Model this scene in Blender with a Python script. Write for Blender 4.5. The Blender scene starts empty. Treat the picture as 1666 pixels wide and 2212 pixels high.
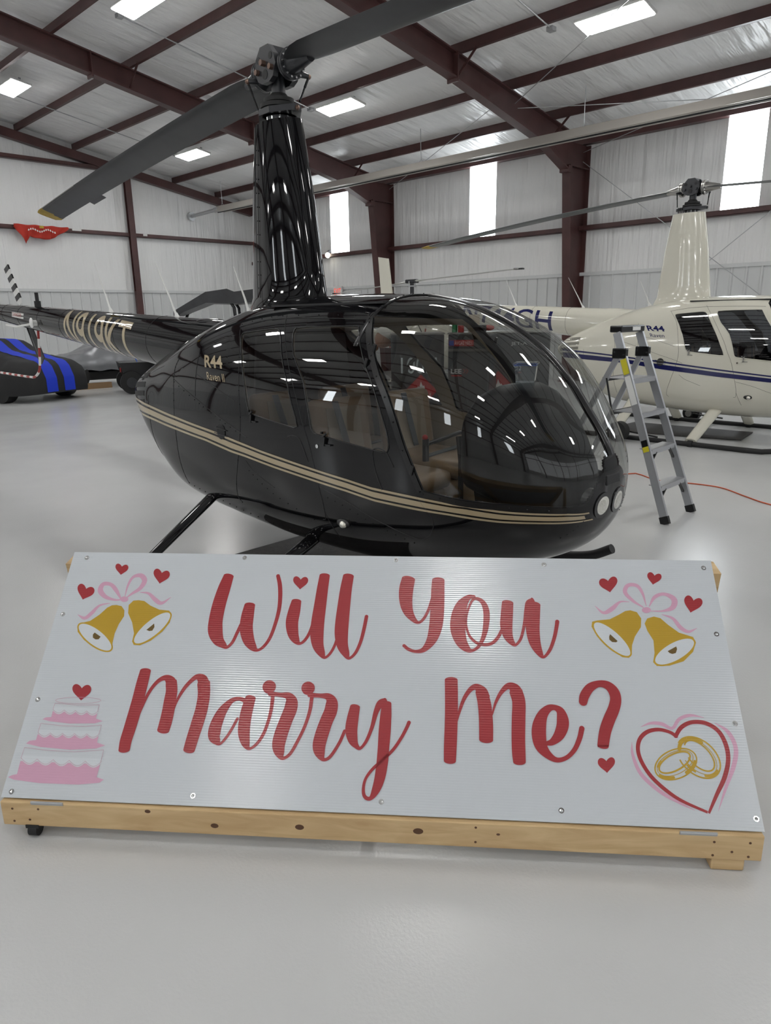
import bpy, bmesh, math, random
from mathutils import Vector, Matrix
random.seed(7)
SC=bpy.context.scene
COL=SC.collection
PI=math.pi
H=1.66
ORD=['first','second','third','fourth','fifth','sixth','seventh','eighth','ninth','tenth','eleventh','twelfth']
# ---------------------------------------------------------------- materials
def mat(name,color=(.8,.8,.8),rough=.5,metal=0.,spec=.5,coat=0.,bump=None,vary=0.,vscale=3.,vstretch=(1,1,1),emit=None,estr=0.,alpha=1.,aniso=0.):
    m=bpy.data.materials.new(name);m.use_nodes=True
    nt=m.node_tree;b=nt.nodes['Principled BSDF']
    b.inputs['Base Color'].default_value=(*color,1)
    b.inputs['Roughness'].default_value=rough
    b.inputs['Metallic'].default_value=metal
    b.inputs['Specular IOR Level'].default_value=spec
    b.inputs['Coat Weight'].default_value=coat
    b.inputs['Coat Roughness'].default_value=.02
    if emit: b.inputs['Emission Color'].default_value=(*emit,1);b.inputs['Emission Strength'].default_value=estr
    tc=nt.nodes.new('ShaderNodeTexCoord')
    def mapped(sc,kind='Object'):
        mp=nt.nodes.new('ShaderNodeMapping');mp.inputs['Scale'].default_value=sc
        nt.links.new(tc.outputs[kind],mp.inputs['Vector']);return mp
    if vary:
        mp=mapped(vstretch)
        n=nt.nodes.new('ShaderNodeTexNoise');n.inputs['Scale'].default_value=vscale;n.inputs['Detail'].default_value=5
        r=nt.nodes.new('ShaderNodeMapRange');r.inputs['From Min'].default_value=.3;r.inputs['From Max'].default_value=.7
        r.inputs['To Min'].default_value=1-vary;r.inputs['To Max'].default_value=1+vary*.5
        mx=nt.nodes.new('ShaderNodeVectorMath');mx.operation='SCALE';mx.inputs[0].default_value=color
        nt.links.new(mp.outputs[0],n.inputs['Vector']);nt.links.new(n.outputs['Fac'],r.inputs['Value'])
        nt.links.new(r.outputs[0],mx.inputs['Scale']);nt.links.new(mx.outputs[0],b.inputs['Base Color'])
    if bump:
        kind,sc,st,stretch=bump
        mp=mapped(stretch)
        if kind=='noise':
            t=nt.nodes.new('ShaderNodeTexNoise');t.inputs['Scale'].default_value=sc;t.inputs['Detail'].default_value=4;o=t.outputs['Fac']
        else:
            t=nt.nodes.new('ShaderNodeTexWave');t.inputs['Scale'].default_value=sc;t.bands_direction=kind;o=t.outputs['Fac']
        bp=nt.nodes.new('ShaderNodeBump');bp.inputs['Strength'].default_value=st;bp.inputs['Distance'].default_value=.01
        nt.links.new(mp.outputs[0],t.inputs['Vector']);nt.links.new(o,bp.inputs['Height']);nt.links.new(bp.outputs[0],b.inputs['Normal'])
    return m
def glass(name,tint=(.8,.8,.8),ior=1.7,rough=0.,base=0.):
    m=bpy.data.materials.new(name);m.use_nodes=True;nt=m.node_tree;nt.nodes.clear()
    o=nt.nodes.new('ShaderNodeOutputMaterial');mx=nt.nodes.new('ShaderNodeMixShader');t=nt.nodes.new('ShaderNodeBsdfTransparent')
    g=nt.nodes.new('ShaderNodeBsdfGlossy');f=nt.nodes.new('ShaderNodeFresnel')
    t.inputs['Color'].default_value=(*tint,1);g.inputs['Roughness'].default_value=rough;f.inputs['IOR'].default_value=ior
    # a Fresnel that reads the same from either side of the thin pane
    geo=nt.nodes.new('ShaderNodeNewGeometry')
    lw=nt.nodes.new('ShaderNodeLayerWeight');lw.inputs['Blend'].default_value=.5
    pw=nt.nodes.new('ShaderNodeMath');pw.operation='POWER';pw.inputs[1].default_value=5
    ml=nt.nodes.new('ShaderNodeMath');ml.operation='MULTIPLY_ADD'
    f0=((ior-1)/(ior+1))**2
    ml.inputs[1].default_value=1-f0;ml.inputs[2].default_value=f0
    nt.links.new(lw.outputs['Facing'],pw.inputs[0]);nt.links.new(pw.outputs[0],ml.inputs[0])
    nt.links.new(ml.outputs[0],mx.inputs['Fac']);nt.links.new(t.outputs[0],mx.inputs[1]);nt.links.new(g.outputs[0],mx.inputs[2])
    nt.links.new(mx.outputs[0],o.inputs[0]);nt.nodes.remove(f);nt.nodes.remove(geo)
    return m
M={}
# ---------------------------------------------------------------- mesh building
class MB:
    def __init__(s): s.bm=bmesh.new()
    def box(s,c,size,rot=None,bev=0.):
        r=bmesh.ops.create_cube(s.bm,size=1)
        mt=Matrix.Translation(c)@(rot.to_4x4() if rot else Matrix.Identity(4))@Matrix.Diagonal((*size,1))
        bmesh.ops.transform(s.bm,matrix=mt,verts=r['verts'])
        if bev:
            es=list({e for v in r['verts'] for e in v.link_edges})
            bmesh.ops.bevel(s.bm,geom=es,offset=bev,segments=2,affect='EDGES',profile=.5)
        return s
    def beam(s,a,b,w,h,up=(0,0,1)):
        a,b=Vector(a),Vector(b);d=(b-a);L=d.length;d.normalize();u=Vector(up);x=d.cross(u).normalized();u=x.cross(d)
        rot=Matrix((d,x,u)).transposed()
        return s.box((a+b)/2,(L,w,h),rot)
    def cyl(s,a,b,r,r2=None,n=16,cap=True):
        a,b=Vector(a),Vector(b);r2=r if r2 is None else r2
        d=(b-a);L=d.length
        q=d.to_track_quat('Z','Y').to_matrix().to_4x4()
        bmesh.ops.create_cone(s.bm,cap_ends=cap,segments=n,radius1=max(r,1e-5),radius2=max(r2,1e-5),depth=L,matrix=Matrix.Translation((a+b)/2)@q)
        return s
    def ball(s,c,r,sc=(1,1,1),n=16):
        bmesh.ops.create_uvsphere(s.bm,u_segments=n,v_segments=max(6,n//2),radius=r,matrix=Matrix.Translation(c)@Matrix.Diagonal((*sc,1)));return s
    def tube(s,pts,r,n=10,closed=False,rads=None):
        pts=[Vector(p) for p in pts]; N=len(pts); rings=[]
        prev=None
        for i,p in enumerate(pts):
            if closed: t=pts[(i+1)%N]-pts[i-1]
            else: t=pts[min(i+1,N-1)]-pts[max(i-1,0)]
            t=t.normalized() if t.length>1e-9 else Vector((0,0,1))
            if prev is None:
                a=Vector((0,0,1)) if abs(t.z)<.9 else Vector((1,0,0)); x=t.cross(a).normalized()
            else:
                x=(prev-t*prev.dot(t)); x=x.normalized() if x.length>1e-6 else t.orthogonal().normalized()
            prev=x;y=t.cross(x);rr=rads[i] if rads else r
            rings.append([s.bm.verts.new(p+(x*math.cos(2*PI*k/n)+y*math.sin(2*PI*k/n))*rr) for k in range(n)])
        m=N if closed else N-1
        for i in range(m):
            A,B=rings[i],rings[(i+1)%N]
            for k in range(n): s.bm.faces.new((A[k],A[(k+1)%n],B[(k+1)%n],B[k]))
        if not closed:
            s.bm.faces.new(rings[0][::-1]);s.bm.faces.new(rings[-1])
        return s
    def loft(s,rings,cap=True,closed=True):
        R=[[s.bm.verts.new(p) for p in r] for r in rings];n=len(R[0])
        for A,B in zip(R,R[1:]):
            for k in range(n if closed else n-1):
                s.bm.faces.new((A[k],A[(k+1)%n],B[(k+1)%n],B[k]))
        if cap and closed:
            s.bm.faces.new(R[0][::-1]);s.bm.faces.new(R[-1])
        return s
    def poly(s,pts): 
        try: s.bm.faces.new([s.bm.verts.new(p) for p in pts])
        except ValueError: pass
        return s
    def prism(s,pts,vec):
        vec=Vector(vec);A=[s.bm.verts.new(p) for p in pts];B=[s.bm.verts.new(Vector(p)+vec) for p in pts];n=len(A)
        s.bm.faces.new(A);s.bm.faces.new(B[::-1])
        for k in range(n): s.bm.faces.new((A[k],B[k],B[(k+1)%n],A[(k+1)%n]))
        return s
    def build(s,name,m,parent=None,smooth=None,fix=True,mod=None):
        if fix: bmesh.ops.recalc_face_normals(s.bm,faces=s.bm.faces)
        me=bpy.data.meshes.new(name);s.bm.to_mesh(me);s.bm.free()
        for mm in (m if isinstance(m,(list,tuple)) else [m]): me.materials.append(mm)
        o=bpy.data.objects.new(name,me);COL.objects.link(o)
        if parent is not None:o.parent=parent
        if smooth is not None:
            me.polygons.foreach_set('use_smooth',[True]*len(me.polygons))
            if smooth<180:
                me.set_sharp_from_angle(angle=math.radians(smooth))
        me.update()
        return o
def tag(o,label=None,cat=None,group=None,kind=None):
    if label:o['label']=label
    if cat:o['category']=cat
    if group:o['group']=group
    if kind:o['kind']=kind
    return o
def thing(name,label,cat,loc=(0,0,0),rz=0,group=None):
    o=bpy.data.objects.new(name,None);COL.objects.link(o);o.location=loc;o.rotation_euler=(0,0,rz);o.empty_display_size=.2
    return tag(o,label,cat,group)
def lab(o,l): o['label']=l; return o
def dup(o,parent=None,loc=None,rz=None,label=None):
    kids=[c for c in bpy.data.objects if c.parent==o]
    c=o.copy();COL.objects.link(c)
    if parent is not None:c.parent=parent
    if loc is not None:c.location=loc
    if rz is not None:c.rotation_euler=(0,0,rz)
    if label:c['label']=label
    for k in kids: dup(k,c)
    return c
def text_bm(txt,height,width=None,shear=0.,fat=0.,spacing=1.):
    """flat lettering as a bmesh in XY, base at y=0, left edge at x=0, scaled to height/width"""
    cu=bpy.data.curves.new('t','FONT');cu.body=txt;cu.shear=shear;cu.offset=fat;cu.space_character=spacing;cu.resolution_u=4
    ob=bpy.data.objects.new('t',cu);COL.objects.link(ob)
    dg=bpy.context.evaluated_depsgraph_get();dg.update()
    me=bpy.data.meshes.new_from_object(ob.evaluated_get(dg));bm=bmesh.new();bm.from_mesh(me)
    bpy.data.objects.remove(ob);bpy.data.curves.remove(cu);bpy.data.meshes.remove(me)
    xs=[v.co.x for v in bm.verts];ys=[v.co.y for v in bm.verts]
    x0,x1,y0,y1=min(xs),max(xs),min(ys),max(ys);sy=height/(y1-y0);sx=sy if width is None else width/(x1-x0)
    for v in bm.verts: v.co=Vector(((v.co.x-x0)*sx,(v.co.y-y0)*sy,0))
    return bm
def grid_cut(bm,step,axes=(0,1)):
    for ax in axes:
        lo=min(v.co[ax] for v in bm.verts);hi=max(v.co[ax] for v in bm.verts);k=lo+step
        while k<hi:
            n=Vector((0,0,0));n[ax]=1;c=Vector((0,0,0));c[ax]=k
            bmesh.ops.bisect_plane(bm,geom=bm.verts[:]+bm.edges[:]+bm.faces[:],plane_co=c,plane_no=n,dist=1e-6);k+=step
def mapped_text(txt,height,width,fn,name,m,parent,step=None,shear=0.,fat=0.,spacing=1.):
    bm=text_bm(txt,height,width,shear,fat,spacing)
    if step:grid_cut(bm,step)
    for v in bm.verts: v.co=fn(v.co.x,v.co.y)
    b=MB();b.bm.free();b.bm=bm
    return b.build(name,m,parent,fix=False)
def cr1(P,t):
    n=len(P)-1;i=max(0,min(int(t),n-1));u=t-i
    p1=P[i];p2=P[i+1]
    p0=P[i-1] if i>0 else tuple(2*a-b for a,b in zip(p1,p2))
    p3=P[i+2] if i+2<=n else tuple(2*a-b for a,b in zip(p2,p1))
    return tuple(0.5*((2*b)+(c-a)*u+(2*a-5*b+4*c-d)*u*u+(-a+3*b-3*c+d)*u**3) for a,b,c,d in zip(p0,p1,p2,p3))
def dens(P,k): return [cr1(P,i/k) for i in range((len(P)-1)*k+1)]
# ---------------------------------------------------------------- palette
M['black_paint']=mat('black_gloss_paint',(.005,.005,.006),.03,spec=.44)
M['cream_paint']=mat('cream_gloss_paint',(.66,.64,.55),.12,spec=.5,coat=.4)
M['gold']=mat('gold_stripe_paint',(.42,.34,.22),.15,coat=.5)
M['cream_shade']=mat('shaded_cream_louvre',(.20,.19,.16),.4)  # cream darkened to the shadow tone between the louvre slats
M['navy']=mat('navy_stripe_paint',(.012,.014,.09),.12,coat=.5)
M['trimblack']=mat('satin_black_trim',(.01,.01,.011),.25)
M['matte_black']=mat('matte_black',(.012,.012,.013),.6)
M['blade_black']=mat('dark_grey_blade_paint',(.030,.031,.034),.38,vary=.25,vscale=6)
M['blade_grey']=mat('grey_blade_paint',(.10,.11,.11),.35)
M['blade_white']=mat('white_blade_paint',(.6,.6,.57),.3)
M['steel']=mat('bare_steel',(.42,.41,.39),.28,metal=1)
M['chrome']=mat('bright_metal',(.75,.75,.75),.12,metal=1)
M['hub_dark']=mat('hub_dark_paint',(.035,.036,.04),.28,metal=.3)
M['bronze']=mat('bronze_bolt',(.17,.11,.085),.4,metal=.7)
M['yellow']=mat('yellow_tip_paint',(.45,.30,.02),.5,vary=.3,vscale=9)
M['alum']=mat('ladder_aluminium',(.42,.43,.45),.35,metal=.55,bump=('noise',60,.05,(1,1,.05)))
M['white_pl']=mat('white_plastic',(.75,.75,.73),.35)
M['red']=mat('red_paint',(.34,.03,.028),.4)
M['leather']=mat('tan_leather',(.26,.18,.11),.4,bump=('noise',90,.12,(1,1,1)))
M['trim_tan']=mat('tan_cabin_trim',(.30,.25,.19),.6)
M['carpet']=mat('dark_cabin_carpet',(.03,.03,.032),.95)
M['grey_int']=mat('cabin_grey_lining',(.022,.022,.024),.7)
M['belt']=mat('grey_webbing',(.10,.11,.12),.8)
M['glass_ws']=glass('windshield_acrylic',(.74,.75,.74),1.62)
M['glass_win']=glass('door_window_acrylic',(.54,.54,.53),1.95)
M['glass_dark']=glass('white_helicopter_window',(.30,.31,.33),1.9)
M['lamp_glass']=glass('lamp_lens',(.95,.95,.95),1.6)
M['reflector']=mat('lamp_reflector',(.8,.78,.72),.12,metal=1,bump=('noise',70,.5,(1,1,1)))
M['hood_black']=mat('soft_black_hood',(.008,.008,.009),.45,spec=.25)
M['maroon']=mat('maroon_steel_primer',(.080,.032,.030),.42,vary=.25,vscale=2.5)
M['wood']=None
M['red_ink']=mat('crimson_print',(.335,.030,.037),.32)
M['gold_ink']=mat('mustard_print',(.46,.29,.025),.32)
M['pink_ink']=mat('pink_print',(.60,.34,.46),.32)
M['pinkline_ink']=mat('mauve_outline_print',(.50,.28,.36),.32)
M['brown_ink']=mat('brown_print',(.13,.08,.02),.35)
M['white_ink']=mat('white_print',(.60,.63,.66),.3)
M['orange_pl']=mat('orange_cord_jacket',(.55,.09,.03),.4)
M['rubber']=mat('black_rubber',(.012,.012,.012),.7)
M['galv']=mat('galvanised_steel',(.45,.46,.47),.35,metal=.6)
M['heater']=mat('heater_reflector_sheet',(.52,.49,.45),.3,metal=.5)
M['blue_cloth']=mat('royal_blue_stretch_cloth',(.004,.035,.55),.7)
M['black_cloth']=mat('black_stretch_cloth',(.012,.012,.013),.75,bump=('noise',14,.25,(1,1,1)))
M['silver_cloth']=mat('silver_car_cover',(.22,.225,.24),.35,metal=.3,bump=('noise',2.2,1.0,(1,1,3)))
M['skin']=mat('skin',(.42,.24,.16),.5)
M['shirt']=mat('blue_shirt',(.03,.07,.28),.8)
M['cap']=mat('white_cap_cloth',(.6,.6,.56),.8)
M['denim']=mat('dark_trousers',(.03,.035,.05),.85)
M['tank']=mat('charcoal_tank_paint',(.06,.063,.066),.35,vary=.2,vscale=2)
M['tank_lid']=mat('tank_top_metal',(.35,.34,.32),.35,metal=.6)
M['label_red']=mat('red_label',(.42,.03,.03),.4)
M['label_blue']=mat('blue_label',(.03,.07,.32),.4)
M['stencil']=mat('pale_stencil_paint',(.62,.70,.70),.6)
M['green']=mat('green_cap',(.02,.22,.08),.5)
M['cardboard']=mat('tan_box',(.45,.38,.3),.8)
M['clear_pl']=glass('clear_plastic',(.80,.85,.90),1.9)
M['lid_blue']=mat('blue_lid_seal',(.05,.12,.42),.4)
M['yellow_label']=mat('yellow_label',(.62,.55,.02),.5)
M['plywood']=mat('brown_plywood',(.30,.19,.10),.7)
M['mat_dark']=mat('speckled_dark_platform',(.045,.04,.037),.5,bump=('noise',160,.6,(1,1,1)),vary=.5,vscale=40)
M['flag_red']=mat('red_banner_cloth',(.48,.035,.02),.8)
M['exit_red']=mat('exit_sign_red',(.7,.05,.03),.5,emit=(1,.1,.05),estr=.6)
M['lamp_on']=mat('lit_bulb',(1,1,1),.5,emit=(1,.93,.75),estr=14)
M['tube_on']=mat('lit_led_panel',(1,1,1),.5,emit=(1,.99,.965),estr=33)
M['daylight']=mat('translucent_daylight_panel',(.8,.85,.85),.5,emit=(.90,.96,1.0),estr=7.5)
M['fill_panel']=mat('added_fill_panel',(.8,.85,.85),.5,emit=(.95,.97,1.0),estr=.6)  # glow of the added fill panels behind the camera
def wood():
    m=mat('pine_board',(.42,.27,.13),.55);nt=m.node_tree;b=nt.nodes['Principled BSDF']
    tc=nt.nodes.new('ShaderNodeTexCoord');mp=nt.nodes.new('ShaderNodeMapping');mp.inputs['Scale'].default_value=(1.3,9,9)
    w=nt.nodes.new('ShaderNodeTexNoise');w.inputs['Scale'].default_value=2.2;w.inputs['Detail'].default_value=6;w.inputs['Distortion'].default_value=1.6
    r=nt.nodes.new('ShaderNodeValToRGB');r.color_ramp.elements[0].position=.3;r.color_ramp.elements[0].color=(.50,.33,.16,1)
    r.color_ramp.elements[1].position=.7;r.color_ramp.elements[1].color=(.66,.48,.26,1)
    nt.links.new(tc.outputs['Object'],mp.inputs[0]);nt.links.new(mp.outputs[0],w.inputs['Vector']);nt.links.new(w.outputs['Fac'],r.inputs[0]);nt.links.new(r.outputs[0],b.inputs['Base Color'])
    return m
M['wood']=wood()
M['knot']=mat('pine_knot',(.10,.045,.02),.6)
def coroplast():
    m=mat('corrugated_plastic_board',(.56,.59,.62),.15);nt=m.node_tree;b=nt.nodes['Principled BSDF']
    tc=nt.nodes.new('ShaderNodeTexCoord');w=nt.nodes.new('ShaderNodeTexWave');w.bands_direction='Y';w.inputs['Scale'].default_value=38.;w.inputs['Distortion'].default_value=.6
    w.inputs['Detail'].default_value=2;w.inputs['Detail Scale'].default_value=.4
    bp=nt.nodes.new('ShaderNodeBump');bp.inputs['Strength'].default_value=.14;bp.inputs['Distance'].default_value=.002
    nt.links.new(tc.outputs['Object'],w.inputs['Vector']);nt.links.new(w.outputs['Fac'],bp.inputs['Height']);nt.links.new(bp.outputs[0],b.inputs['Normal'])
    return m,bp,w
M['board'],_,_=coroplast()
for k in ('red_ink','gold_ink','pink_ink','brown_ink','white_ink','pinkline_ink'):
    nt=M[k].node_tree;b=nt.nodes['Principled BSDF'];tc=nt.nodes.new('ShaderNodeTexCoord');w=nt.nodes.new('ShaderNodeTexWave');w.bands_direction='Y';w.inputs['Scale'].default_value=38.;w.inputs['Distortion'].default_value=.6;w.inputs['Detail Scale'].default_value=.4
    bp=nt.nodes.new('ShaderNodeBump');bp.inputs['Strength'].default_value=.14;bp.inputs['Distance'].default_value=.002
    b.inputs['Roughness'].default_value=.26
    nt.links.new(tc.outputs['Object'],w.inputs['Vector']);nt.links.new(w.outputs['Fac'],bp.inputs['Height']);nt.links.new(bp.outputs[0],b.inputs['Normal'])
def floor_mat():
    m=mat('grey_epoxy_floor',(.52,.52,.51),.2);nt=m.node_tree;b=nt.nodes['Principled BSDF']
    tc=nt.nodes.new('ShaderNodeTexCoord')
    n=nt.nodes.new('ShaderNodeTexNoise');n.inputs['Scale'].default_value=.8;n.inputs['Detail'].default_value=6
    r=nt.nodes.new('ShaderNodeValToRGB');r.color_ramp.elements[0].position=.25;r.color_ramp.elements[0].color=(.53,.535,.535,1);r.color_ramp.elements[1].position=.75;r.color_ramp.elements[1].color=(.575,.58,.58,1)
    nt.links.new(tc.outputs['Object'],n.inputs['Vector']);nt.links.new(n.outputs['Fac'],r.inputs[0])
    # dark grit specks
    v=nt.nodes.new('ShaderNodeTexVoronoi');v.inputs['Scale'].default_value=5.;
    lt=nt.nodes.new('ShaderNodeMath');lt.operation='LESS_THAN';lt.inputs[1].default_value=.012
    nt.links.new(tc.outputs['Object'],v.inputs['Vector']);nt.links.new(v.outputs['Distance'],lt.inputs[0])
    mx=nt.nodes.new('ShaderNodeMix');mx.data_type='RGBA';mx.inputs[7].default_value=(.12,.11,.10,1)
    nt.links.new(lt.outputs[0],mx.inputs[0]);nt.links.new(r.outputs[0],mx.inputs[6]);nt.links.new(mx.outputs[2],b.inputs['Base Color'])
    rr=nt.nodes.new('ShaderNodeMapRange');rr.inputs['To Min'].default_value=.16;rr.inputs['To Max'].default_value=.30
    nt.links.new(n.outputs['Fac'],rr.inputs[0]);nt.links.new(rr.outputs[0],b.inputs['Roughness'])
    n2=nt.nodes.new('ShaderNodeTexNoise');n2.inputs['Scale'].default_value=95.;n2.inputs['Detail'].default_value=2
    bp=nt.nodes.new('ShaderNodeBump');bp.inputs['Strength'].default_value=.16;bp.inputs['Distance'].default_value=.004
    nt.links.new(tc.outputs['Object'],n2.inputs['Vector']);nt.links.new(n2.outputs['Fac'],bp.inputs['Height']);nt.links.new(bp.outputs[0],b.inputs['Normal'])
    return m
M['floor']=floor_mat()
def vinyl(name,stretch,col=(.80,.80,.795)):
    m=mat(name,col,.33);nt=m.node_tree;b=nt.nodes['Principled BSDF']
    tc=nt.nodes.new('ShaderNodeTexCoord');mp=nt.nodes.new('ShaderNodeMapping');mp.inputs['Scale'].default_value=stretch
    n=nt.nodes.new('ShaderNodeTexNoise');n.inputs['Scale'].default_value=1.;n.inputs['Detail'].default_value=3.;n.inputs['Roughness'].default_value=.55
    mp2=nt.nodes.new('ShaderNodeMapping');mp2.inputs['Scale'].default_value=(.5,.5,.5)
    n2=nt.nodes.new('ShaderNodeTexNoise');n2.inputs['Scale'].default_value=1.2
    ml=nt.nodes.new('ShaderNodeMath');ml.operation='MULTIPLY_ADD'
    bp=nt.nodes.new('ShaderNodeBump');bp.inputs['Strength'].default_value=1.;bp.inputs['Distance'].default_value=.15
    nt.links.new(tc.outputs['Object'],mp.inputs[0]);nt.links.new(mp.outputs[0],n.inputs['Vector'])
    nt.links.new(tc.outputs['Object'],mp2.inputs[0]);nt.links.new(mp2.outputs[0],n2.inputs['Vector'])
    ml.inputs[1].default_value=.55
    nt.links.new(n.outputs['Fac'],ml.inputs[0]);nt.links.new(n2.outputs['Fac'],ml.inputs[2])
    nt.links.new(ml.outputs[0],bp.inputs['Height']);nt.links.new(bp.outputs[0],b.inputs['Normal'])
    return m
M['vinyl_x']=vinyl('vinyl_wall_side',(4,4.5,.35))
M['vinyl_y']=vinyl('vinyl_wall_end',(4.5,4,.35))
M['vinyl_roof']=vinyl('vinyl_roof',(.5,3.5,2.),(.90,.90,.895))
M['liner']=mat('light_grey_liner_panel',(.635,.645,.645),.35)
# ---------------------------------------------------------------- hangar
XR,XL,YB,YF=16.5,-12.5,23.3,-12.
RIDGE=2.0
def struct(name,mb,m,**k):
    o=mb.build(name,m,None,**k);o['kind']='structure';return o
def zr(x): return 5.5+.175*(XR-x) if x>RIDGE else 5.5+.175*(x-XL)
PD=.20
MB_=MB
b=MB();b.box(((XR+XL)/2,(YB+YF)/2,-.1),(XR-XL+1,YB-YF+1,.2));struct('floor',b,M['floor'])
# roof sheet (insulation blanket lying on the purlins)
b=MB()
for x0,x1 in ((XR+.1,RIDGE),(RIDGE,XL-.1)):
    b.loft([[(x0,y,zr(x0)+PD),(x1,y,zr(x1)+PD),(x1,y,zr(x1)+PD+.1),(x0,y,zr(x0)+PD+.1)] for y in (YF-.1,YB+.1)])
struct('ceiling',b,M['vinyl_roof'])
# side walls with openings for the translucent panels
WIN_R=[(18.06,18.96),(12.22,13.11),(5.57,6.34),(-.95,-.1),(-7.5,-6.6)]
WIN_L=[(18.6,19.5),(12.1,13.0),(5.5,6.4),(-1.,-.1),(-7.5,-6.6)]
ZW0,ZW1=3.72,5.56
def side_wall(name,x,out,wins):
    b=MB();t=.12*out
    def slab(y0,y1,z0,z1): b.box((x+t/2,(y0+y1)/2,(z0+z1)/2),(abs(t),y1-y0,z1-z0))
    slab(YF,YB,0,ZW0);slab(YF,YB,ZW1,zr(x)+PD+.05)
    ys=[YF]+[v for w in sorted(wins) for v in w]+[YB]
    for i in range(0,len(ys),2): slab(ys[i],ys[i+1],ZW0,ZW1)
    return struct(name,b,M['vinyl_x'])
side_wall('wall_right',XR,1,WIN_R);side_wall('wall_left',XL,-1,WIN_L)
k=1
for x,out,wins in ((XR,1,WIN_R),(XL,-1,WIN_L)):
    for (y0,y1) in wins:
        b=MB();n=12;A=[]
        for i in range(n+1):
            y=y0+(y1-y0)*i/n;A.append((x+out*(.05+.02*(i%2)),y))
        b.loft([[(a,y,ZW0),(a+.01*out,y,ZW0),(a+.01*out,y,ZW1),(a,y,ZW1)] for a,y in A])
        struct('window_%d'%k,b,M['daylight']);k+=1
for name,y,t in (('wall_back',YB,.12),('wall_front',YF,-.12)):
    b=MB();zz=[(XL,0),(XR,0),(XR,zr(XR)+PD+.05),(RIDGE,zr(RIDGE)+PD+.05),(XL,zr(XL)+PD+.05)]
    b.prism([(x,y,z) for x,z in zz],(0,t,0));struct(name,b,M['vinyl_y'])
# added glowing panels on the unseen front wall, soft fill for ceiling and walls
for i in range(6):
    x0=-12.2+i*4.75
    b=MB();n=14
    b.loft([[(x0+4.5*j/n,YF+.02+.015*(j%2),1.0),(x0+4.5*j/n,YF+.03+.015*(j%2),1.0),(x0+4.5*j/n,YF+.03+.015*(j%2),5.4),(x0+4.5*j/n,YF+.02+.015*(j%2),5.4)] for j in range(n+1)])
    struct('window_%d'%(k+i),b,M['fill_panel'])  # added fill panel, numbered on after the windows
# ribbed metal liner panels with a cap trim
ZL=2.56
def liner(i,ax,c,a0,a1,inn):
    b=MB();prof=[];p=a0;st=.305
    while p<a1-1e-3:
        q=min(p+st,a1)
        for dx,d in ((0,0),(.225,0),(.243,.028),(.277,.028),(.295,0)):
            if p+dx<q: prof.append((p+dx,d))
        p=q
    prof.append((a1,0))
    f=(lambda a,d,z:(c+inn*(.012+d),a,z)) if ax=='x' else (lambda a,d,z:(a,c+inn*(.012+d),z))
    R=[[b.bm.verts.new(f(a,d,z)) for z in (0.02,ZL)] for a,d in prof]
    for A,B in zip(R,R[1:]): b.bm.faces.new((A[0],B[0],B[1],A[1]))
    if ax=='x': b.box((c+inn*.03,(a0+a1)/2,ZL+.035),(.06,a1-a0,.08))
    else: b.box(((a0+a1)/2,c+inn*.03,ZL+.035),(a1-a0,.06,.08))
    struct('trim_%d'%i,b,M['liner'])
liner(1,'x',XR,YF,YB,-1);liner(2,'y',YB,XL,XR,-1);liner(3,'x',XL,YF,YB,1);
# primary frames: tapered columns and haunched rafters
FY=[16.12,9.58,3.04,-3.5,-10.0]
FLW,FLT,WEB=.22,.014,.01
def column(x,out,y,label):
    # x: wall plane, out: +1 when the wall is at +x
    b=MB();s=out
    xo=x-s*.02;prof=[(.42,0.),(.62,2.6),(.9,zr(x)-.45)]
    zt=zr(x)-.02
    for z0,z1,d0,d1 in ((0,ZL,.42,.52),(ZL,zt-.5,.52,.86)):
        pass
    d0,d1=.40,.86
    xi=lambda z:xo-s*(d0+(d1-d0)*z/5.)
    b.prism([(xo,y-WEB,0),(xi(0),y-WEB,0),(xi(zt-.5),y-WEB,zt-.5),(xi(zt-.5),y-WEB,zt),(xo,y-WEB,zt)],(0,2*WEB,0))
    b.box((xo,y,zt/2),(FLT*2,FLW,zt))
    b.beam((xi(0),y,0),(xi(zt-.5),y,zt-.5),FLW,FLT*2,up=(1,0,0))
    b.box((xo-s*.43,y,zt-.52),(.86,FLW,.02))
    b.box((xo-s*.25,y,.012),(.6,.3,.024))
    o=b.build('steel_column',M['maroon']);tag(o,label,'column',group='tapered maroon frame columns along the side walls');return xi(zt-.5)
def rafter(y,label):
    b=MB()
    for s,xw in ((1,XR),(-1,XL)):
        top=lambda x:zr(x)-.012
        def bot(x):
            d=(XR-x) if s>0 else (x-XL)
            dep=.42 if d>5.2 else .42+(5.2-d)*(.16/4.3)
            return zr(x)-dep if d>2.1 else zr(x)-(.54+ (2.1-d)*.22)
        xs=[xw-s*v for v in (.88,1.5,2.1,3.,4.,5.2,9.)]+[RIDGE]
        pts=[(x,y-WEB,top(x)) for x in xs]+[(x,y-WEB,bot(x)) for x in xs[::-1]]
        b.prism(pts,(0,2*WEB,0))
        for a,c in zip(xs,xs[1:]):
            b.beam((a,y,top(a)),(c,y,top(c)),FLW,FLT*2);b.beam((a,y,bot(a)),(c,y,bot(c)),FLW,FLT*2)
        for x in (xw-s*5.,xw-s*9.):
            b.box((x,y,(top(x)+bot(x))/2-.03),(.03,FLW+.04,top(x)-bot(x)+.08))
        b.box((xw-s*.9,y,zr(xw)-.62),(.16,FLW+.02,.14))
    o=b.build('roof_rafter',M['maroon']);tag(o,label,'rafter',group='deep maroon roof rafters')
pos=['second bay from the far wall','middle of the hangar behind the white helicopter','directly above the sign','behind the photographer','nearest the front wall']
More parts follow.
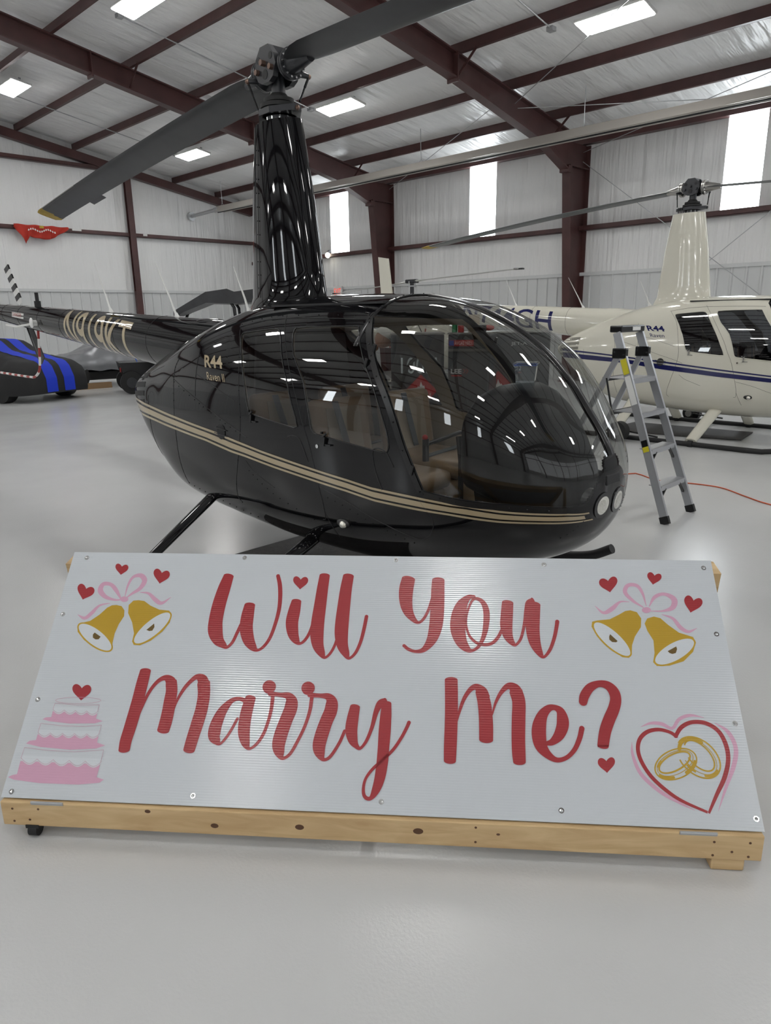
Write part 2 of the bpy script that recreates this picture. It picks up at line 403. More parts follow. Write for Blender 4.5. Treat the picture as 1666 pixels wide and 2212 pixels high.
for i,y in enumerate(FY):
    column(XR,1,y,'tapered maroon steel column on the %s, %s'%('right side wall',['just right of the black rotor mast','left of the white rotor mast','beyond the right edge of view','behind the sign board','nearest the front wall'][i]))
    column(XL,-1,y,'tapered maroon steel column on the left side wall, %s from the far corner'%ORD[i])
    rafter(y,'deep maroon roof rafter, %s from the far end wall'%ORD[i])
# purlins (Z-sections) run the length of the hangar
def zsec(b,a,c,dep,w,upv=(0,0,1)):
    b.beam(a,c,.012,dep)
PX=[14.9,13.27,11.62,10.,8.39,6.77,5.15,3.5,2.25]
def purlin(x,s,label):
    b=MB();z=zr(x)
    b.box((x,(YF+YB)/2,z+PD/2),(.012,YB-YF,PD));b.box((x-s*.035,(YF+YB)/2,z+.006),(.075,YB-YF,.012));b.box((x+s*.035,(YF+YB)/2,z+PD-.008),(.075,YB-YF,.012))
    o=b.build('roof_purlin',M['maroon']);tag(o,label,'purlin',group='maroon roof purlins');return o
for i,x in enumerate(PX): purlin(x,1,'maroon roof purlin on the window side slope, %s up from the eave'%ORD[i])
for i,x in enumerate(PX): purlin(XL+XR-x,-1,'maroon roof purlin on the far left slope, %s up from the eave'%ORD[i])
for s,x in ((1,XR),(-1,XL)):
    b=MB();b.box((x-s*.11,(YF+YB)/2,5.58),(.2,YB-YF,.16));o=b.build('eave_strut',M['maroon']);tag(o,'maroon eave strut along the top of the %s side wall'%('right' if s>0 else 'left'),'beam')
# girts
def girt(name,a,c,label):
    b=MB();b.beam(a,c,.2,.012);b.beam(Vector(a)+Vector((0,0,.05)),Vector(c)+Vector((0,0,.05)),.2,.11)
    o=b.build(name,M['maroon']);return tag(o,label,'girt')
girt('wall_girt',(XR-.1,YF,3.6),(XR-.1,YB,3.6),'maroon horizontal girt under the translucent windows on the right wall')
girt('wall_girt',(XL+.1,YF,3.6),(XL+.1,YB,3.6),'maroon horizontal girt on the left side wall')
girt('wall_girt',(XL,YB-.1,4.3),(XR-.2,YB-.1,4.3),'maroon horizontal girt across the far end wall where the red banner hangs')
girt('wall_girt',(XL+5.,YB-.1,6.2),(11.5,YB-.1,6.2),'upper maroon girt high on the far end wall')
girt('wall_girt',(XL,YF+.1,4.3),(XR,YF+.1,4.3),'maroon horizontal girt across the front wall')
# end-wall posts and rake beams
for nm,y,s in (('far',YB,-1),('front',YF,1)):
    for i,x in enumerate((11.56,5.6,-.4,-6.4)):
        b=MB();z=zr(x)-.3;b.box((x,y+s*.13,z/2+1.3),(.20,.014,z-2.6));b.box((x,y+s*.25,z/2+1.3),(.20,.014,z-2.6));b.box((x,y+s*.19,z/2+1.3),(.012,.12,z-2.6));b.box((x,y+s*.19,1.3),(.2,.14,2.6))
        o=b.build('end_wall_post',M['maroon']);tag(o,'narrow maroon wind post on the %s end wall, %s from the window side'%(nm,ORD[i]),'column')
    b=MB()
    for a,c in ((XR-.2,RIDGE),(RIDGE,XL+.2)):
        for dz in (0,):
            b.beam((a,y+s*.16,zr(a)-.13),(c,y+s*.16,zr(c)-.13),.2,.24)
    o=b.build('rake_beam',M['maroon']);tag(o,'sloping maroon rake beam at the top of the %s end wall'%nm,'beam')
# flange braces from purlin to rafter, in view
n=0
for (x,y,d) in ((11.62,9.58,-1),(14.9,9.58,-1),(14.9,16.12,-1),(8.39,16.12,-1)):
    b=MB();b.beam((x-.05,y+d*.02,zr(x)-.40),(x-.05,y+d*.5,zr(x)+.02),.05,.012);b.beam((x-.05,y+d*.02,zr(x)-.40),(x-.05,y+d*.5,zr(x)+.02),.012,.05)
    o=b.build('flange_brace',M['maroon']);tag(o,['diagonal maroon brace at the rafter above the black rotor blade','diagonal maroon brace beside the tube heater near the right column','small maroon brace behind the black rotor mast','diagonal maroon brace on the rafter at upper left'][n],'brace');n+=1
# cross bracing cables
def cable(a,c,label,r=.008,m='galv',name='bracing_cable'):
    o=MB().cyl(a,c,r,n=6).build(name,M[m]);return tag(o,label,'cable')
cable((16.2,9.5,5.1),(16.2,3.1,.4),'steel brace cable sloping down right from the column beside the white helicopter')
cable((16.24,9.3,.4),(16.24,3.3,5.1),'steel brace cable rising to the right behind the white rotor mast')
cable((13.4,9.5,5.84),(9.5,3.1,6.45),'thin roof brace cable rising past the near ceiling light at upper right')
cable((16.2,9.5,5.3),(14.0,3.1,5.84),'thin roof brace cable rising from the column top across the lowest purlins')
cable((13.5,9.5,5.77),(16.2,3.1,5.3),'nearly level roof brace cable below the purlins at right, above the tube heater')
cable((16.2,15.9,5.3),(13.3,9.7,5.96),'thin roof cable beside the tube heater between the two columns')
# conduit and junction boxes
def conduit(x,y,L0,L1,label):
    t=thing('conduit_run',label,'conduit',(x,y,0))
    o=MB().tube([(L0,0,zr(x+L0)-.03),(L1,0,zr(x+L1)-.03)],.012,8).build('conduit_pipe',M['galv'],t)
    for l in (L0,L1): MB().box((l,0,zr(x+l)-.04),(.12,.12,.07)).build('junction_box',M['galv'],t)
conduit(11.8,14.0,-4.6,-.1,'thin grey conduit running up the roof beside the light behind the rotor mast')
conduit(11.8,20.2,-4.6,-.1,'thin grey conduit running up the roof above the black rotor blade tip')
conduit(11.8,7.6,-2.6,-.1,'thin grey conduit ending in a box at the nearest right light')
# ceiling lights
def light_fixture(label):
    t=thing('ceiling_light',label,'ceiling light',group='bright rectangular LED ceiling fixtures')
    MB().box((0,0,.03),(.46,1.22,.05),bev=.015).build('housing',M['white_pl'],t)
    MB().box((0,0,-.0),(.42,1.16,.02),bev=.006).build('diffuser',M['tube_on'],t)
    for y in (-.45,.45): MB().box((0,y,.09),(.05,.03,.1)).build('mounting_bracket',M['galv'],t)
    return t
L0=None
vis={(0,0):'lit LED light fixture nearest the far wall, right of the black blade',(0,1):'lit LED light fixture just right of the black rotor head',(0,2):'long lit LED light fixture at the upper right edge',(1,0):'lit LED light fixture cut off at the left edge',(1,1):'lit LED light fixture at the top edge, left half'}
for i,x in enumerate((11.8,7.1,.6,-4.2,-9.)):
    for j,y in enumerate((19.45,13.1,6.5,.2,-6.2)):
        lb=vis.get((i,j),'lit LED light fixture out of view, %s row from windows, %s from far wall'%(ORD[i],ORD[j]))
        z=zr(x)-.14
        if L0 is None: L0=light_fixture(lb);o=L0
        else: o=dup(L0,label=lb)
        o.location=(x,y,z);o.rotation_euler=(0,math.atan(.175)*(1 if x>RIDGE else -1),0)
# infrared tube heater hung from chains along the window wall
t=thing('tube_heater','long infrared tube heater with pale reflector hung along the window wall','heater',(0,0,0))
HX,HZ=13.95,5.2
b=MB();b.loft([[(HX-.17,y,HZ-.12),(HX-.1,y,HZ+.05),(HX+.1,y,HZ+.05),(HX+.17,y,HZ-.12),(HX+.16,y,HZ-.12),(HX+.095,y,HZ+.04),(HX-.095,y,HZ+.04),(HX-.16,y,HZ-.12)] for y in (-6,21.6)]);b.build('reflector',M['heater'],t)
MB().cyl((HX-.05,-6,HZ-.07),(HX-.05,21.8,HZ-.07),.05,n=14).build('burner_tube',M['heater'],t)
MB().cyl((HX+.08,-6,HZ-.07),(HX+.08,21.8,HZ-.07),.05,n=14).build('burner_tube',M['matte_black'],t)
MB().cyl((HX-.1,21.5,HZ-.05),(HX-.1,YB-.02,HZ-.1),.055,n=14).build('flue_pipe',M['galv'],t)
MB().cyl((HX-.1,YB-.14,HZ-.1),(HX-.1,YB-.02,HZ-.1),.14,n=20).build('wall_collar',M['galv'],t)
MB().cyl((HX-.1,21.5,HZ-.05),(HX-.1,21.7,HZ-.05),.075,n=14).build('pipe_clamp',M['galv'],t)
for i,y in enumerate((21.4,17.,12.6,8.2,3.8)):
    o=MB().cyl((HX,y,HZ+.14),(HX-.02,y,zr(HX)+.05),.008,n=6).cyl((HX,y,HZ+.14),(HX-.15,y,HZ-.1),.005,n=6).cyl((HX,y,HZ+.14),(HX+.15,y,HZ-.1),.005,n=6).build('hanging_chain',M['galv'],t)
# wall bits
t=thing('wall_lamp','small round lit lamp under the window left of the first column','lamp',(XR-.22,18.9,3.66))
MB().ball((0,0,0),.085).build('bulb',M['lamp_on'],t);MB().cyl((0,0,.06),(.1,0,.12),.06).build('lamp_housing',M['matte_black'],t)
t=thing('exit_sign','small red and white EXIT sign behind the black mast base','sign',(XR-.12,18.55,2.50),PI/2*3)
MB().box((0,0,0),(.42,.05,.3)).build('sign_box',M['white_pl'],t)
mapped_text('EXIT',.19,.34,lambda x,y:Vector((x-.17,-.03,y-.1)),'sign_lettering',M['exit_red'],t)
# red banner drooping from the girt
t=thing('red_banner','crumpled red cloth banner drooping from the far wall girt below the blade tip','banner',(0,YB-.28,0))
b=MB();top=[];X0,X1=7.9,9.45
nx=36
def bz(u): # lower hem height
    if u<.16: return 4.35-.47*(u/.16)
    if u<.26: return 3.88+.2*((u-.16)/.10)
    return 4.08+.04*math.sin(u*9)+.28*max(0,(u-.72)/.28)**1.6
rows=8;G=[]
for i in range(nx+1):
    u=i/nx;x=X0+(X1-X0)*u;zt=4.42+.01*math.sin(u*20);zb=bz(u)
    G.append([b.bm.verts.new((x+.05*math.sin(u*14)*(j/rows),-.04*math.sin(u*38+j*.5)*(.3+j/rows),zt+(zb-zt)*j/rows)) for j in range(rows+1)])
for A,B in zip(G,G[1:]):
    for j in range(rows): b.bm.faces.new((A[j],B[j],B[j+1],A[j+1]))
o=b.build('banner_cloth',M['flag_red'],t,smooth=180)
md=o.modifiers.new('s','SOLIDIFY');md.thickness=.006
b=MB()
for k_ in range(13):
    u=.24+.04*k_;b.box((X0+(X1-X0)*u,-.09,4.27+.035*math.sin(k_*.9)),(.032,.01,.05),Matrix.Rotation(.5*math.cos(k_*.9),3,'Y'))
b.build('banner_lettering',M['white_pl'],t)
MB().box((X0+.75,-.085,4.37),(.12,.01,.07)).build('banner_emblem',M['yellow'],t)
tag(MB().box((9.75,YB-.215,4.38),(.28,.02,.06)).build('paper_tag',M['white_pl']),'small white tag on the far girt right of the red banner','tag')
tag(MB().box((12.0,YB-.21,4.38),(.14,.02,.08)).build('paper_label',M['white_pl']),'small white label on the girt just right of the far wall post','label')
# ---------------------------------------------------------------- helicopter lines (station, height) in metres
# x, ztop, zbot, zmaxwidth, halfwidth, nu, nl
ST=[(-1.72,1.17,0.98,1.08,0.33,3.0,3.0),
(-1.60,1.27,0.89,1.06,0.40,2.8,3.0),
(-1.35,1.39,0.69,1.00,0.47,2.6,3.4),
(-1.05,1.51,0.50,0.94,0.52,2.5,4.0),
(-0.75,1.61,0.385,0.92,0.565,2.4,4.4),
(-0.35,1.71,0.335,0.90,0.605,2.4,4.2),
(0.10,1.775,0.30,0.90,0.63,2.4,4.0),
(0.60,1.795,0.27,0.90,0.64,2.45,3.8),
(1.10,1.785,0.262,0.90,0.635,2.5,3.3),
(1.45,1.74,0.27,0.90,0.62,2.55,2.8),
(1.75,1.65,0.315,0.90,0.595,2.6,2.5),
(2.00,1.515,0.385,0.90,0.545,2.6,2.25),
(2.18,1.36,0.45,0.89,0.465,2.5,2.15),
(2.30,1.21,0.52,0.88,0.38,2.45,2.1),
(2.385,1.095,0.60,0.87,0.285,2.35,2.1),
(2.43,1.01,0.69,0.86,0.18,2.2,2.1),
(2.448,0.93,0.775,0.855,0.09,2.0,2.0),
(2.452,0.855,0.855,0.855,0.0,2.0,2.0)]
def cr(P,t):
    n=len(P)-1; i=min(int(t),n-1); u=t-i
    p1=P[i];p2=P[i+1]
    p0=P[i-1] if i>0 else tuple(2*a-b for a,b in zip(p1,p2))
    p3=P[i+2] if i+2<=n else tuple(2*a-b for a,b in zip(p2,p1))
    return tuple(0.5*((2*b)+(c-a)*u+(2*a-5*b+4*c-d)*u*u+(-a+3*b-3*c+d)*u**3) for a,b,c,d in zip(p0,p1,p2,p3))
def ss(t):
    t=max(0.,min(1.,t));return t*t*(3-2*t)
def sec(v,a):
    x,zt,zb,zm,w,nu,nl=v
    c,s=math.cos(a),math.sin(a)
    n=nu if s>=0 else nl
    y=w*math.copysign(abs(c)**(2/n),c); h=(zt-zm) if s>=0 else (zm-zb)
    if s>0 and x>1.15 and w>1e-6:
        q=abs(y)/w; B=0.034*ss((x-1.2)/.4)*ss((2.40-x)/.4)
        return (x,y,zm+h*abs(s)**(2/n)+B*4*q*(1-q))
    return (x,y,zm+h*math.copysign(abs(s)**(2/n),s))
FT={'rearwin':[(0.108,1.567),(0.145,1.577),(0.309,1.590),(0.434,1.599),(0.487,1.596),(0.526,1.575),(0.583,1.507),(0.658,1.403),(0.727,1.301),(0.789,1.184),(0.845,1.067),(0.759,1.064),(0.576,1.081),(0.429,1.095),(0.373,1.108),(0.341,1.151),(0.300,1.262),(0.208,1.427),(0.118,1.539)],
'frontwin':[(0.656,1.571),(0.651,1.597),(0.666,1.604),(0.790,1.611),(1.049,1.613),(1.157,1.612),(1.182,1.599),(1.248,1.517),(1.331,1.416),(1.412,1.317),(1.499,1.169),(1.543,1.065),(1.538,1.002),(1.442,1.003),(1.237,1.021),(1.049,1.037),(0.994,1.044),(0.966,1.068),(0.943,1.139),(0.868,1.319),(0.733,1.458),(0.673,1.545)],
'wsleft':[(1.236,1.761),(1.220,1.750),(1.202,1.728),(1.203,1.702),(1.211,1.675),(1.249,1.637),(1.328,1.530),(1.370,1.474),(1.443,1.375),(1.521,1.278),(1.592,1.161),(1.658,1.026),(1.716,0.917),(1.760,0.832)],
'sill':[(1.760,0.832),(1.885,0.821),(1.991,0.813),(2.179,0.811),(2.269,0.805),(2.377,0.798),(2.422,0.797)],
'nosefair':[(2.422,0.797),(2.434,0.836),(2.443,0.897),(2.441,0.960),(2.436,0.987),(2.428,1.015)],
'st_top':[(-1.477,1.047),(-0.648,0.992),(-0.297,0.966),(-0.035,0.947),(0.151,0.925),(0.475,0.888),(0.795,0.859),(1.015,0.840),(1.248,0.822),(1.425,0.804),(1.679,0.799),(1.903,0.790),(1.990,0.792),(2.139,0.778),(2.267,0.773),(2.375,0.768),(2.416,0.760)],
'st_bot':[(-1.423,0.929),(-0.620,0.892),(-0.189,0.869),(0.138,0.833),(0.300,0.824),(0.594,0.797),(1.003,0.767),(1.242,0.750),(1.443,0.729),(1.739,0.726),(1.895,0.726),(2.131,0.715),(2.260,0.717),(2.343,0.715),(2.418,0.714)],
'doorline_rear':[(0.472,1.677),(0.511,1.639),(0.599,1.544),(0.700,1.415),(0.817,1.239),(0.878,1.112),(0.951,0.961),(1.024,0.701),(1.037,0.620),(1.035,0.557),(1.008,0.546)],
'vertpanel':[(0.024,1.613),(0.163,1.461),(0.242,1.213),(0.261,0.987),(0.149,0.577),(0.175,0.500)],
'cowl_diag':[(-0.691,1.247),(-0.305,1.142),(-0.059,1.068),(0.206,0.992)],
'cowl_diag2':[(-0.345,1.305),(-0.085,1.243),(0.198,1.163)],
'cowl_v1':[(-0.389,1.456),(-0.352,1.321),(-0.319,1.157)],
'cowl_v2':[(-0.720,1.395),(-0.732,1.331),(-0.706,1.246),(-0.671,1.102)],
'louv':[(-1.452,1.057),(-1.191,1.104),(-1.173,1.280)],
'roofline':[(0.013,1.610),(0.172,1.635),(0.317,1.651),(0.501,1.658),(0.782,1.657),(1.024,1.653),(1.199,1.647)],
'doorfront':[(1.199,1.647),(1.230,1.606),(1.297,1.480),(1.409,1.331),(1.490,1.196),(1.609,0.908),(1.666,0.821),(1.698,0.753)],
'diag_lower':[(0.376,0.748),(0.490,0.708),(0.591,0.671),(1.236,0.693),(1.380,0.642),(1.504,0.604),(1.646,0.565)],
'doorbot':[(1.746,0.797),(1.783,0.722),(1.800,0.683),(1.795,0.644),(1.755,0.585)],
'cap':[(0.029,0.956)],
'lock':[(1.017,0.975)],
'light':[(2.446,0.787),(2.446,0.775)],
'vent':[(2.451,0.870)],
'navlight':[(1.176,0.556)],
'R44':[(-0.294,1.429),(-0.045,1.436),(0.017,1.353),(-0.236,1.353)],
'Raven':[(-0.198,1.325),(0.043,1.326),(0.070,1.273),(-0.168,1.276)],
'vent1':[(0.753,1.004),(0.844,1.013),(0.748,0.992),(0.857,0.928)],
'strutR':[(-0.342,0.517)],
}
# ---------------------------------------------------------------- helicopter
NT=len(ST)-1
def st_at(x):
    lo,hi=0.,float(NT)
    for _ in range(40):
        m=(lo+hi)/2
        if cr(ST,m)[0]<x: lo=m
        else: hi=m
    return cr(ST,(lo+hi)/2)
def surf_y(x,z):
    _,zt,zb,zm,w,nu,nl=st_at(x)
    if z>=zm:
        B=0.034*ss((x-1.2)/.4)*ss((2.40-x)/.4) if x>1.15 else 0
        y=w*.8
        for _ in range(14):
            q=min(1,y/max(w,1e-6));r=max(0,min(1,(z-B*4*q*(1-q)-zm)/(zt-zm)));y=.5*y+.5*w*(1-r**nu)**(1/nu)
        return y
    r=max(0,min(1,(zm-z)/(zm-zb)));return w*(1-r**nl)**(1/nl)
def surf(x,z,side=-1,off=0.):
    e=.004
    p=Vector((x,surf_y(x,z)*side,z));px=Vector((x+e,surf_y(x+e,z)*side,z));pz=Vector((x,surf_y(x,z+e)*side,z+e))
    n=(px-p).cross(pz-p)
    if n.y*side<0:n=-n
    n.normalize();return p+n*off
def inside(p,poly):
    x,y=p;c=False;n=len(poly);j=n-1
    for i in range(n):
        xi,yi=poly[i];xj,yj=poly[j]
        if (yi>y)!=(yj>y) and x<(xj-xi)*(y-yi)/(yj-yi)+xi:c=not c
        j=i
    return c
def cut_poly(bm,poly):
    n=len(poly)
    for i in range(n):
        a,b=poly[i],poly[(i+1)%n]
        if abs(a[0]-b[0])+abs(a[1]-b[1])<1e-5:continue
        m=.012;x0,x1=min(a[0],b[0])-m,max(a[0],b[0])+m;z0,z1=min(a[1],b[1])-m,max(a[1],b[1])+m
        fs=[]
        for f in bm.faces:
            xs=[v.co.x for v in f.verts]
            if max(xs)<x0 or min(xs)>x1:continue
            zs=[v.co.z for v in f.verts]
            if max(zs)<z0 or min(zs)>z1:continue
            fs.append(f)
        if not fs:continue
        g=set(fs)
        for f in fs: g.update(f.edges);g.update(f.verts)
        nrm=Vector((-(b[1]-a[1]),0,b[0]-a[0]))
        bmesh.ops.bisect_plane(bm,geom=list(g),plane_co=Vector((a[0],0,a[1])),plane_no=nrm,dist=2e-4)
def rnd(poly,k=3): # smooth closed outline
    P=poly[-2:]+poly+poly[:2];out=[]
    for i in range(len(poly)):
        for j in range(k): out.append(cr1(P,i+2+j/k))
    return out
def bar_profile():
    return [sec(cr(ST,NT*i/120),PI/2) for i in range(121)]
WS=[tuple(p) for p in FT['wsleft'][::-1]]+[(1.245,1.80),(1.26,1.95),(2.8,1.95),(2.8,1.03),(2.428,1.015),(2.434,.99),(2.441,.96),(2.443,.897),(2.434,.836),(2.422,.80)]+[(2.377,.798),(2.269,.803),(2.179,.810),(1.991,.813),(1.885,.821),(1.80,.828)]
RW=rnd(FT['rearwin'],1);FW=rnd(FT['frontwin'],1)
RD=[(.013,1.61),(.172,1.635),(.317,1.651),(.472,1.677)]+FT['doorline_rear'][1:8]+[(1.03,.60),(.80,.60),(.592,.671),(.45,.72),(.33,.76),(.27,.85),(.262,.987),(.242,1.213),(.163,1.461)]
FD=[(.480,1.672),(.782,1.657),(1.024,1.653),(1.195,1.647),(1.233,1.606),(1.299,1.48),(1.409,1.331),(1.49,1.196),(1.56,1.03),(1.609,.908),(1.666,.821),(1.72,.80),(1.783,.722),(1.80,.683),(1.795,.644),(1.755,.585),(1.70,.56),(1.646,.565),(1.504,.604),(1.38,.642),(1.236,.693),(1.10,.73),(1.02,.745)]+FT['doorline_rear'][1:8][::-1]
CW=[(-.70,1.25),(-.60,1.335),(-.39,1.45),(-.05,1.54),(.05,1.40),(.20,1.163),(.206,.992),(-.059,1.068),(-.305,1.142)]
def spine(x): # tail boom centre line and radius
    return (1.442+.074*(-x-1.2), .2288-.0274*(-x-1.2))
def boom_pt(x,a,off=0.):
    zc,r=spine(x);r+=off;return Vector((x,-math.cos(a)*r,zc+math.sin(a)*r*1.0))
def ribbon(b,pts,w,off,side,closed=False):
    """flat strip following surface points pts=[(x,z)]"""
    n=len(pts);R=[]
    for i in range(n):
        a=pts[(i-1)%n] if closed or i else pts[0];c=pts[(i+1)%n] if closed or i<n-1 else pts[-1]
        d=Vector((c[0]-a[0],c[1]-a[1]));d=d.normalized() if d.length>1e-9 else Vector((1,0));q=Vector((-d.y,d.x))*w/2
        R.append((b.bm.verts.new(surf(pts[i][0]+q.x,pts[i][1]+q.y,side,off)),b.bm.verts.new(surf(pts[i][0]-q.x,pts[i][1]-q.y,side,off))))
    for i in range(n if closed else n-1):
        A,B=R[i],R[(i+1)%n];b.bm.faces.new((A[0],A[1],B[1],B[0]))
def stripe(b,top,bot,f0,f1,side,x0,x1,n=170,tip=False):
    def iz(L,x):
        if x<=L[0][0]: 
            a,c=L[0],L[1]
        elif x>=L[-1][0]: return L[-1][1]
        else:
            for a,c in zip(L,L[1:]):
                if a[0]<=x<=c[0]:break
        return a[1]+(c[1]-a[1])*(x-a[0])/(c[0]-a[0])
    A=[]
    def fl(u): return .0
    for i in range(n+1):
        x=x0+(x1-x0)*(1-(1-i/n)**1.5);zt,zb=iz(top,x),iz(bot,x)
        A.append([b.bm.verts.new(surf(x,zt+(zb-zt)*(f0+(f1-f0)*k/2),side,.0022)) for k in range(3)])
    for P,Q in zip(A,A[1:]):
        for k in range(2): b.bm.faces.new((P[k],Q[k],Q[k+1],P[k+1]))
def heli(name,label,loc,cfg,group=None):
    root=thing(name,label,'helicopter',loc,-PI/2,group)
    up=cfg.get('up',0.)
    def fin(o):
        if up:o.location.z+=up
        return o
    paint=M[cfg['paint']];detail=cfg.get('detail',True)
    # ---- cabin and cowling skin, cut into its panels
    bm=bmesh.new();NX,NA=(150,104) if detail else (100,72)
    G=[[bm.verts.new(sec(cr(ST,NT*i/NX),2*PI*(j+.0)/NA)) for j in range(NA)] for i in range(NX+1)]
    for i in range(NX):
        for j in range(NA): bm.faces.new((G[i][j],G[i+1][j],G[i+1][(j+1)%NA],G[i][(j+1)%NA]))
    bmesh.ops.remove_doubles(bm,verts=bm.verts,dist=1e-5)
    polys=[('rw',RW),('fw',FW),('ws',WS),('rd',RD),('fd',FD),('cw',CW)]
    for k,p in polys: cut_poly(bm,p)
    for yy in (-.02,.02):
        fs=[f for f in bm.faces if f.calc_center_median().x>1.15 and f.calc_center_median().z>.9 and abs(f.calc_center_median().y)<.12]
        g=set(fs)
        for f in fs:g.update(f.edges);g.update(f.verts)
        bmesh.ops.bisect_plane(bm,geom=list(g),plane_co=Vector((0,yy,0)),plane_no=Vector((0,1,0)),dist=1e-4)
    bmesh.ops.recalc_face_normals(bm,faces=bm.faces)
    bm.normal_update()
    if sum(f.normal.dot(f.calc_center_median()-Vector((f.calc_center_median().x,0,.9))) for f in bm.faces)<0:
        bmesh.ops.reverse_faces(bm,faces=bm.faces);bm.normal_update()
    groups={}
    for f in bm.faces:
        c=f.calc_center_median();s='R' if c.y<0 else 'L';q=(c.x,c.z);g='body'
        if inside(q,RW):g='rw'+s
        elif inside(q,FW):g='fw'+s
        elif abs(c.y)>.02 and inside(q,WS):g='ws'+s
        elif inside(q,RD):g='rd'+s
        elif inside(q,FD):g='fd'+s
        elif inside(q,CW):g='cw'+s
        groups.setdefault(g,[]).append(f)
    def extract(keys,nm,m,parent,off=0.,flip=False):
        vm={};vs=[];fa=[];nn=[]
        for k in keys:
            for f in groups.get(k,[]):
                idx=[]
                for v in f.verts:
                    if v not in vm: vm[v]=len(vs);vs.append(v.co+v.normal*off);nn.append(-v.normal if flip else v.normal)
                    idx.append(vm[v])
                fa.append(idx[::-1] if flip else idx)
        me=bpy.data.meshes.new(nm);me.from_pydata([tuple(v) for v in vs],[],fa);me.materials.append(m)
        me.polygons.foreach_set('use_smooth',[True]*len(me.polygons))
        me.normals_split_custom_set_from_vertices([tuple(n) for n in nn])
        o=bpy.data.objects.new(nm,me);COL.objects.link(o);o.parent=parent;return fin(o) if parent is root else o
    skin=extract(['body'],'fuselage',paint,root)
    extract(['body'],'cabin_lining',M['grey_int'],root,-.014,True)
    for s,S_ in ((-1,'R'),(1,'L')):
        sd='right' if s<0 else 'left'
        d=extract(['rd'+S_],'rear_door',paint,root);extract(['rd'+S_],'door_lining',M['trim_tan'] if detail else M['grey_int'],d,-.014,True)
        e=extract(['fd'+S_],'front_door',paint,root);extract(['fd'+S_],'door_lining',M['trim_tan'] if detail else M['grey_int'],e,-.014,True)
        extract(['rw'+S_],'door_window',M[cfg['glass']],d);extract(['fw'+S_],'door_window',M[cfg['glass']],e)
        extract(['ws'+S_],'windshield',M[cfg['wsglass']],root)
        extract(['cw'+S_],'cowl_door',paint,root)
        for poly,par in ((RW,d),(FW,e)):
            P=[surf(x,z,s,.0015) for x,z in rnd(poly,2)]
            MB().tube(P,.0035 if detail else .005,6,closed=True).build('window_seal',M['trimblack'] if detail else M['cream_paint'],par,smooth=180)
        # latches
        for (x,z),par in (((.40,1.075),d),((1.085,1.01),e)):
            b=MB();p=surf(x,z,s,.008)
            b.box(p,(.012,.014,.05),Matrix.Rotation(.2,3,'Y'));b.box(p+Vector((.025,0,-.018)),(.05,.008,.008));b.box(p+Vector((.0,0,.034)),(.034,.01,.01),Matrix.Rotation(-.6,3,'Y'));b.box(p+Vector((-.02,0,.045)),(.012,.012,.012))
            b.build('door_latch',M['trimblack'] if detail else M['steel'],par)
        p=surf(1.017,.975,s,.0);n_=(surf(1.017,.975,s,.01)-p)
        MB().cyl(p,p+n_*.6,.011,n=16).build('door_lock',M['chrome'],e)
        if detail:
            # hinges on the front door post
            for x,z in ((1.36,1.50),(1.335,1.43),(1.70,.93)):
                MB().box(surf(x,z,s,.006),(.02,.012,.05),Matrix.Rotation(.35,3,'Y'),bev=.003).build('door_hinge',M['trimblack'],e)
            for (x,z) in ((.80,1.0),(1.66,.93)):
                pass
            # folding step vents (rounded door pockets)
            for P0 in ([(.755,1.0),(.80,1.012),(.858,1.0),(.90,.935),(.93,.875)],):
                MB().tube([surf(x,z,s,.001) for x,z in dens(P0,6)],.0028,6).build('door_pocket_seam',M['matte_black'],d)
            MB().tube([surf(x,z,s,.001) for x,z in dens([(1.50,.80),(1.455,.90),(1.44,.99),(1.47,1.015),(1.53,1.0),(1.58,.93)],6)],.003,6).build('door_pocket_seam',M['matte_black'],e)
    # windshield surround: side post strip, sill strip, centre bar
    for s in (-1,1):
        b=MB();P=dens([(x-.006,z-.0) for x,z in FT['wsleft'][4:]],4)
        ribbon(b,[(x-.012,z-.004) for x,z in P],.034,.004,s);o=fin(b.build('windshield_post',M['trimblack'] if detail else paint,root,smooth=180))
        if detail:
            bb=MB()
            for x,z in P[::4]: bb.ball(surf(x-.014,z-.006,s,.005),.0045,n=6)
            bb.build('post_screws',M['steel'] if False else M['trimblack'],o)
        b=MB();P=dens([(x,z-.016) for x,z in FT['sill'][:6]],4);ribbon(b,P,.03,.003,s);o=fin(b.build('windshield_sill',M['trimblack'] if detail else paint,root,smooth=180))
        bb=MB()
        for x,z in P[::3]: bb.ball(surf(x,z,s,.004),.004,n=6)
        bb.build('sill_screws',M['trimblack'] if detail else paint,o)
    prof=[p for p in bar_profile() if p[0]>1.24 and p[2]>1.0]
    b=MB();R=[]
    for i,p in enumerate(prof):
        a=prof[max(i-1,0)];c=prof[min(i+1,len(prof)-1)];t=Vector((c[0]-a[0],0,c[2]-a[2])).normalized();n=Vector((-t.z,0,t.x))
        if n.z<0 and n.x<0:n=-n
        q=Vector(p);R.append([q+n*.002+Vector((0,-.026,0)),q+n*.012+Vector((0,-.014,0)),q+n*.012+Vector((0,.014,0)),q+n*.002+Vector((0,.026,0)),q-n*.012+Vector((0,.012,0)),q-n*.012+Vector((0,-.012,0))])
    b.loft(R);fin(b.build('windshield_centre_bar',M['trimblack'] if detail else paint,root,smooth=40))
